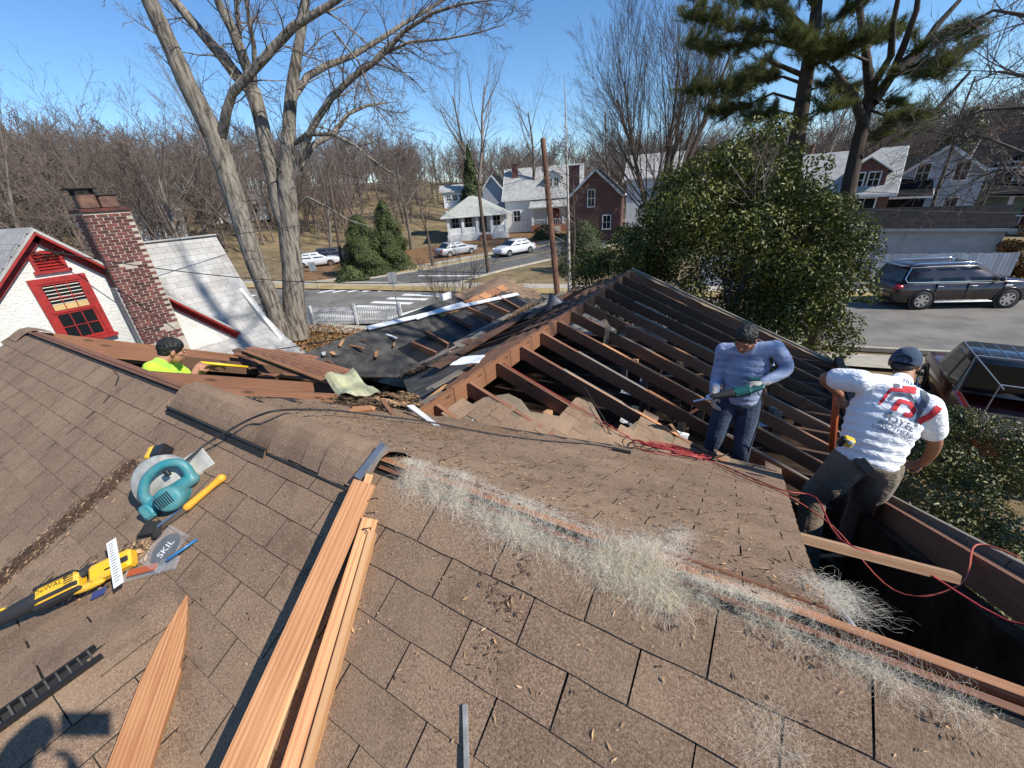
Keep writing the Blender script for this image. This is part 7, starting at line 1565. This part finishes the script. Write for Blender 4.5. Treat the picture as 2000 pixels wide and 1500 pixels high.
# slab of stripped roofing boards tipped over beside the lime shirted man
t = thing('roof_panel', 'slab of stripped brown roof boards tipped over beside the open bay', 'roof panel', at(560, 720, x=-4.2)); A, B, D_, E_ = at(470, 684, x=-4.9), at(640, 748, x=-3.35), at(690, 722, x=-3.3), at(545, 682, x=-4.6)
for k in range(5):
    b0, b1 = A.lerp(E_, k/5), B.lerp(D_, k/5); b2, b3 = A.lerp(E_, (k+.94)/5), B.lerp(D_, (k+.94)/5); m = MB(); nn = (B-A).cross(E_-A).normalized(); nn = nn if nn.z > 0 else -nn; m.prism([b0, b1, b3, b2], -nn*.02); m.build('board', 'old_wood' if k % 2 else 'old_wood_orange', t)
m = MB(); nn = (B-A).cross(E_-A).normalized(); nn = nn if nn.z > 0 else -nn; m.prism([A-nn*.024, B-nn*.024, D_-nn*.024, E_-nn*.024], -nn*.02); m.build('felt_layer', 'felt_black', t)
r = random.Random(21)
def scrap(u_, v_, plane, L, w, mat, ang, label, th=.018, lift=.02):
    p = plane(u_, v_, lift); d_ = V((math.cos(ang), math.sin(ang), r.uniform(-.05, .1))); o = plank('wood_scrap', p-d_*L/2, p+d_*L/2, w, th, mat, None, jag=.03, taper=r.uniform(.4, 1)); return tag(o, label, 'wood scrap', 'split wood scraps on the roof')
def vpx(u, v, lift=.02): nv = (VS(0,0,1)-VS(0,0,0)); return CAM+ray(u, v)*(((VS(0,0,lift)-CAM).dot(nv))/ray(u, v).dot(nv))
for (u_, v_) in ((650, 690), (690, 676), (705, 665), (760, 655), (770, 672), (640, 705), (590, 680), (735, 690), (632, 690), (668, 668)): scrap(u_, v_, vpx, r.uniform(.18, .45), r.uniform(.03, .07), r.choice(['fir', 'old_wood_orange', 'fir_pale', 'trim_white']), r.uniform(-.9, .3), 'split wood scrap lying on the black felt gable')
for (u_, v_) in ((520, 700), (555, 690), (500, 715), (580, 750), (600, 740), (560, 735), (620, 720), (480, 705)): 
    p = at(u_, v_, x=-3.9-.01*(640-u_)); d_ = V((r.uniform(.3,1), r.uniform(-.2,.9), r.uniform(-.3, .05))).normalized(); o = plank('wood_scrap', p-d_*.4, p+d_*.4, r.uniform(.04, .09), .02, r.choice(['old_wood', 'old_wood_dark', 'old_wood_orange']), None, jag=.04); tag(o, 'broken sheathing strip heaped beside the lime shirted man', 'wood scrap', 'sheathing strips beside the lime shirted man')
for (u_, v_, L, ang) in ((760, 800, .35, -.5), (830, 815, .4, -.35), (700, 800, .22, .4), (870, 800, .25, .3), (905, 808, .28, -.4)): scrap(u_, v_, s2px, L, r.uniform(.03, .08), r.choice(['old_wood_orange', 'fir', 'old_wood', 'trim_white']), ang, 'split wood scrap in the sawdust at the valley head', lift=.03)
for k, (u_, v_) in enumerate(((830, 785), (850, 770), (880, 760), (905, 745), (870, 742), (930, 728), (815, 800), (960, 705))): p = at(u_, v_, x=-2.55-.05*(k % 3)); d_ = V((r.uniform(-.3,.3), 1, r.uniform(-.2,.1))).normalized(); o = plank('rotten_strip', p-d_*.25, p+d_*.25, r.uniform(.03, .08), .015, r.choice(['rotten', 'fir_pale', 'old_wood_dark', 'grey_wood']), None, jag=.05); tag(o, 'rotten strip lying along the left side of the wing ridge', 'wood scrap', 'rotten strips along the wing ridge')
# peeled strips of roofing hanging among the rafters
for lab_, pts, w, mat in (('curled grey roofing strip hanging over a rafter', [(1166, 628), (1180, 625), (1187, 640), (1184, 665), (1177, 690)], .05, 'shingle_grey'), ('dark roofing strip draped across the middle rafters', [(1205, 655), (1220, 636), (1250, 640), (1300, 668)], .05, 'felt_black')):
    P = [WR(at(u_, v_, y=5.1).x, 5.1) if False else at(u_, v_, y=5.1-.02*i) for i, (u_, v_) in enumerate(pts)]; m = MB(); m.grid(lambda a, b: P[min(int(a*(len(P)-1)), len(P)-2)].lerp(P[min(int(a*(len(P)-1)), len(P)-2)+1], a*(len(P)-1)-min(int(a*(len(P)-1)), len(P)-2))+V((w*(b-.5), w*1.2*(b-.5), .01*math.sin(b*3))), 16, 3); single(m, 'roofing_strip', mat, lab_, 'roofing strip')
# crumbs: wood chips, leaf debris, sawdust, splinters
def scatter(name, label, cat, mat, n, fn, size, seed, th=.25, kind='stuff'):
    r = random.Random(seed); m = MB()
    for _ in range(n):
        p, nn = fn(r); L = size*r.uniform(.4, 1.6); w = L*r.uniform(.12, .4); a = r.uniform(0, 6.28); x, y = frame(nn)[1], frame(nn)[2]; d_ = x*math.cos(a)+y*math.sin(a); s_ = nn.cross(d_); h = w*th
        q = p+nn*h; up_ = nn*(L*r.uniform(0, .12)); m.add([q-d_*L/2, q-s_*w/2+nn*h, q+d_*L/2+up_, q+s_*w/2+nn*h, q+nn*(h*2.0)-nn*h*2-nn*h], [(0,1,2,3), (1,0,4), (2,1,4), (3,2,4), (0,3,4)])
    o = m.build(name, mat, None); return tag(o, label, cat, kind=kind)
def line_px(a, b, wid):
    def fn(r):
        t = r.random(); u_ = a[0]+(b[0]-a[0])*t; v_ = a[1]+(b[1]-a[1])*t; p = s1px(u_, v_, .009)+X1*r.gauss(0, wid)+U1*r.gauss(0, wid*.6); return p, N1
    return fn
scatter('leaf_debris', 'dark leaf and bark debris washed along the roof above the saws', 'debris', 'chip_dark', 2600, line_px((262, 905), (-20, 1150), .034), .016, 1)
scatter('bark_chips', 'pale bark chips mixed in the debris line above the saws', 'debris', 'chip_light', 170, line_px((262, 905), (-20, 1150), .06), .018, 2)
scatter('bark_chips', 'chips and splinters caught around the yellow saw', 'debris', 'chip_light', 260, line_px((300, 1060), (0, 1230), .05), .03, 3)
scatter('leaf_debris', 'brown splinters in the valley beside the yellow saw', 'debris', 'chip_dark', 450, line_px((260, 1080), (-20, 1240), .05), .03, 4)
def anyS1(r): p = S1(r.uniform(-6.3, 1.1), .27-abs(r.gauss(0, .55)), .009); return p, N1
scatter('wood_crumbs', 'tiny wood crumbs sprinkled over the near slope', 'debris', 'chip_light', 800, anyS1, .009, 5); scatter('dark_crumbs', 'dark specks of bark sprinkled over the near slope', 'debris', 'chip_dark', 450, anyS1, .011, 6)
def clump_px(pts, w):
    def fn(r): u_, v_ = pts[r.randrange(len(pts))]; return s1px(u_, v_, .009)+X1*r.gauss(0, w)+U1*r.gauss(0, w), N1
    return fn
scatter('needle_clumps', 'small clumps of splinters on the shingles right of the lumber', 'debris', 'chip_dark', 150, clump_px([(975, 1170), (955, 1150), (985, 1200), (940, 1270), (960, 1280), (1300, 1215), (1380, 1230), (1500, 1255), (1590, 1290), (1830, 1420), (1020, 1100)], .022), .014, 7)
scatter('needle_clumps', 'pale splinters on the shingles right of the lumber', 'debris', 'chip_light', 45, clump_px([(975, 1205), (860, 1230), (1220, 1220), (1280, 1370), (720, 1260), (1240, 1440), (1040, 1400)], .06), .016, 8)
def onS2(r):
    while True:
        s_ = r.uniform(-2.7, .4); u_ = abs(r.gauss(.2, .8))
        if inside((s_, u_), POLY2): return S2(s_, u_, .012), N2
scatter('wood_crumbs', 'wood crumbs strewn over the far slope', 'debris', 'chip_light', 1700, onS2, .016, 9); scatter('dark_crumbs', 'dark bark crumbs strewn over the far slope', 'debris', 'chip_dark', 900, onS2, .02, 10)
def dust_px(pts, w):
    def fn(r): u_, v_ = pts[r.randrange(len(pts))]; return s2px(u_, v_, .010)+X1*r.gauss(0, w)+(S2(0,1)-S2(0,0))*r.gauss(0, w*.7), N2
    return fn
scatter('sawdust', 'pale sawdust spread where the far slope meets the wing', 'sawdust', 'sawdust', 5200, dust_px([(760, 800), (800, 815), (850, 838), (900, 838), (940, 838), (980, 842), (860, 850), (820, 842), (720, 800), (660, 785), (1010, 845), (700, 815), (1250, 905), (1300, 915), (1380, 925)], .12), .010, 11)
scatter('sawdust', 'splintered rotten wood heaped in the valley by the ridge board', 'debris', 'chip_light', 1300, dust_px([(780, 775), (820, 775), (850, 765), (800, 790), (760, 785), (880, 750)], .11), .05, 12)
scatter('sawdust', 'dark splinters heaped in the valley by the ridge board', 'debris', 'rotten', 1000, dust_px([(780, 775), (820, 775), (850, 765), (800, 790), (720, 785), (690, 790), (880, 750)], .12), .06, 13)
# shingle grit piles along the wing trough
def trough(r): y = r.uniform(4.0, 8.3); x = VX+abs(r.gauss(0, .35)); return V((x, y, VZ+.02+(x-VX)*WT*1.0+r.uniform(0, .04))), V((-.38, 0, .92))
scatter('rotten_debris', 'rotten leaf mould lying in the trough left of the wing', 'debris', 'rotten', 2600, trough, .06, 14); scatter('rotten_debris', 'pale splinters lying in the trough left of the wing', 'debris', 'chip_light', 500, trough, .07, 15)
# ------------------------------------------------------------------ loose glass wool pulled out along the ridge
def wool(n, fn, L, seed, label, rad_=.0012, curl=1.):
    """loose curling fibres, each a thin ribbon"""
    n = int(n*2.4); rad_ *= .26
    R = np.random.default_rng(seed); r = random.Random(seed); k = 7; P0 = []; NN = []
    for _ in range(n):
        p, nn, sc_ = fn(r); P0.append(tuple(p)); NN.append(tuple(nn))
    P0 = np.array(P0); NN = np.array(NN); unit = lambda a: a/np.maximum(np.linalg.norm(a, axis=1, keepdims=True), 1e-9)
    d = unit(R.normal(0, 1, (n, 3))+NN*.1); ax = unit(R.normal(0, 1, (n, 3))); l = L*R.uniform(.4, 1.5, (n, 1))/k; q = P0.copy(); pts = []; bend = curl*R.uniform(.05, .6, (n, 1))
    for i in range(k+1):
        pts.append(q.copy()); d = unit(d*np.cos(bend)+np.cross(ax, d)*np.sin(bend)+R.normal(0, .12, (n, 3)))
        h = ((q-P0)*NN).sum(1, keepdims=True); d = unit(d+NN*np.where(h < .0, .7, np.where(h > .007, -.8, 0.))); q = q+d*l
    P = np.stack(pts, 1); S_ = np.cross(np.gradient(P, axis=1), R.normal(0, 1, (n, 1, 3))); S_ /= np.maximum(np.linalg.norm(S_, axis=2, keepdims=True), 1e-9); S_ *= rad_*R.uniform(.6, 1.4, (n, 1, 1))
    VV = np.concatenate([P-S_, P+S_], 1).reshape(-1, 3); b = (np.arange(n)*2*(k+1))[:,None]+np.arange(k)[None,:]; FF = np.stack([b, b+1, b+k+2, b+k+1], 2).reshape(-1).astype(np.int32); nf = len(FF)//4
    me = bpy.data.meshes.new('glass_wool'); me.vertices.add(len(VV)); me.vertices.foreach_set('co', VV.astype(np.float32).ravel()); me.loops.add(len(FF)); me.loops.foreach_set('vertex_index', FF); me.polygons.add(nf); me.polygons.foreach_set('loop_start', np.arange(0, 4*nf, 4, dtype=np.int32)); me.polygons.foreach_set('loop_total', np.full(nf, 4, np.int32)); me.update()
    me.materials.append(MATS['insulation']); ob = bpy.data.objects.new('glass_wool', me); C.objects.link(ob); return tag(ob, label, 'insulation', kind='stuff')
def ridge_fn(s0, s1_, off, spread):
    def fn(r):
        s_ = r.uniform(s0, s1_); k = r.gauss(off, spread); q = S1(s_, .322+k, .0) if k < 0 else S2(s_, k, .0); return q+V((0,0,.01+.02*r.random())), (N1 if k < 0 else N2), 1.
    return fn
def path_fn(pts, wd_, plane=s1px, nn=None, tufts=60, seed=3):
    """wool lying in uneven tufts along a path of photo pixels on a slope, width in metres"""
    P = [plane(u_, v_, .004) for u_, v_ in pts]; nn = nn or N1; rr_ = random.Random(seed*7+len(pts)); T = []; up_ = (S1(0,1)-S1(0,0))
    for _ in range(tufts):
        j = rr_.random()*(len(P)-1)*.999; a = int(j); q = P[a].lerp(P[a+1], j-a); w = wd_[a]*(1-j+a)+wd_[a+1]*(j-a); T.append((q+up_*rr_.gauss(0, w)+X1*rr_.gauss(0, w), w*rr_.uniform(.25, .8)))
    def fn(r):
        if r.random() < .22:
            j = r.random()*(len(P)-1)*.999; a = int(j); q = P[a].lerp(P[a+1], j-a); w = wd_[a]*(1-j+a)+wd_[a+1]*(j-a); return q+up_*r.gauss(0, w*1.25)+X1*r.gauss(0, w)+nn*r.uniform(0, .25*w), nn, 1.
        q, w = T[r.randrange(len(T))]; return q+up_*r.gauss(0, w)+X1*r.gauss(0, w*1.6)+nn*r.uniform(0, .5*w), nn, 1.
    return fn
wool(3400, path_fn([(790, 935), (860, 960), (960, 1010), (1060, 1050), (1150, 1090), (1230, 1115), (1280, 1120)], [0.0099, 0.0149, 0.0174, 0.0174, 0.0174, 0.0211, 0.0211]), .085, 1, 'fluffy pale glass wool spilling over the near side of the ridge', .0009)
wool(1500, path_fn([(790, 905), (870, 925), (970, 965), (1080, 1010), (1190, 1050), (1290, 1085), (1340, 1050)], [0.0074, 0.0093, 0.0093, 0.0093, 0.0093, 0.0112, 0.0124], s2px, N2), .075, 2, 'fluffy pale glass wool spilling over the far side of the ridge', .0009)
wool(1100, path_fn([(1180, 1085), (1225, 1112), (1265, 1112), (1290, 1145), (1300, 1160)], [.012, .019, .021, .017, .010], tufts=18), .085, 3, 'thick white tuft of glass wool midway along the ridge', .0010)
wool(900, path_fn([(1320, 1145), (1400, 1175), (1480, 1210), (1560, 1245), (1640, 1280), (1740, 1320), (1830, 1365), (1900, 1395)], [0.0037, 0.0087, 0.0112, 0.0112, 0.0124, 0.0124, 0.0124, 0.0099], tufts=40), .06, 4, 'thin trail of glass wool along the near side of the ridge board', .0007)
wool(330, path_fn([(1560, 1140), (1640, 1155), (1655, 1195), (1600, 1170)], [0.0087, 0.0099, 0.0087, 0.0124], s2px, N2, 14), .10, 5, 'ragged glass wool sticking out at the corner of the open bay', .0008, .5)
wool(240, path_fn([(1460, 1480), (1520, 1440), (1540, 1500)], [0.0186, 0.0186, 0.0186], tufts=9), .07, 6, 'faint wisp of glass wool at the bottom edge', .0006, .4)
wool(420, path_fn([(1350, 1130), (1450, 1160), (1560, 1190)], [0.0037, 0.0050, 0.0050], s2px, N2), .06, 7, 'thin glass wool along the far side of the ridge board', .0007)
# ------------------------------------------------------------------ the one holding the camera (only the shadow is seen)
hx = V((.10, -.62, 5.86)); base = S1(.12, (-.62-.5868)/cP)
J4 = dict(pel=V((.12, -.62, base.z+.95)), chest=V((.10, -.60, base.z+1.38)), neck=V((.10, -.58, base.z+1.50)), head=V((.09, -.52, base.z+1.66)), rsh=V((.28, -.58, base.z+1.40)), lsh=V((-.09, -.60, base.z+1.40)), rel=V((.36, -.30, base.z+1.42)), lel=V((-.24, -.30, base.z+1.44)), rwr=V((.16, -.13, 5.80)), lwr=V((-.16, -.13, 5.82)), foot=(0,1,-.3))
p = J4['pel']; J4['rhip'] = p+V((.1,0,-.04)); J4['lhip'] = p+V((-.1,0,-.04)); J4['rkn'] = p+V((.13,.06,-.46)); J4['lkn'] = p+V((-.13,.05,-.46)); J4['ran'] = V((p.x+.14, p.y+.02, base.z+.12)); J4['lan'] = V((p.x-.16, p.y, base.z+.12))
J4['rhd'] = (V((-.7, .5, .4)), V((-.3, -.3, .2)), -1, .7); J4['lhd'] = (V((.7, .5, .4)), V((.3, -.3, .2)), 1, .7)
t4, sh4, tr4, q4, R4 = person('photographer behind the camera whose shadow falls lower left', (p.x, p.y, base.z), J4, 'skin', 'shirt', 'jeans', 'trousers', 'jeans', 1.9, False, headdir=(-.1, .9, -.3), headup=(0, .1, 1), vox=.016, disp=0)
hair_cap(t4, q4, R4, 9)
m = MB(); m.box(CAM-FW*.035, (.15, .07, .008), Matrix((RT, UP, -FW)).transposed()); single(m, 'camera_phone', 'black_plastic', 'phone in the hands of the photographer', 'phone')
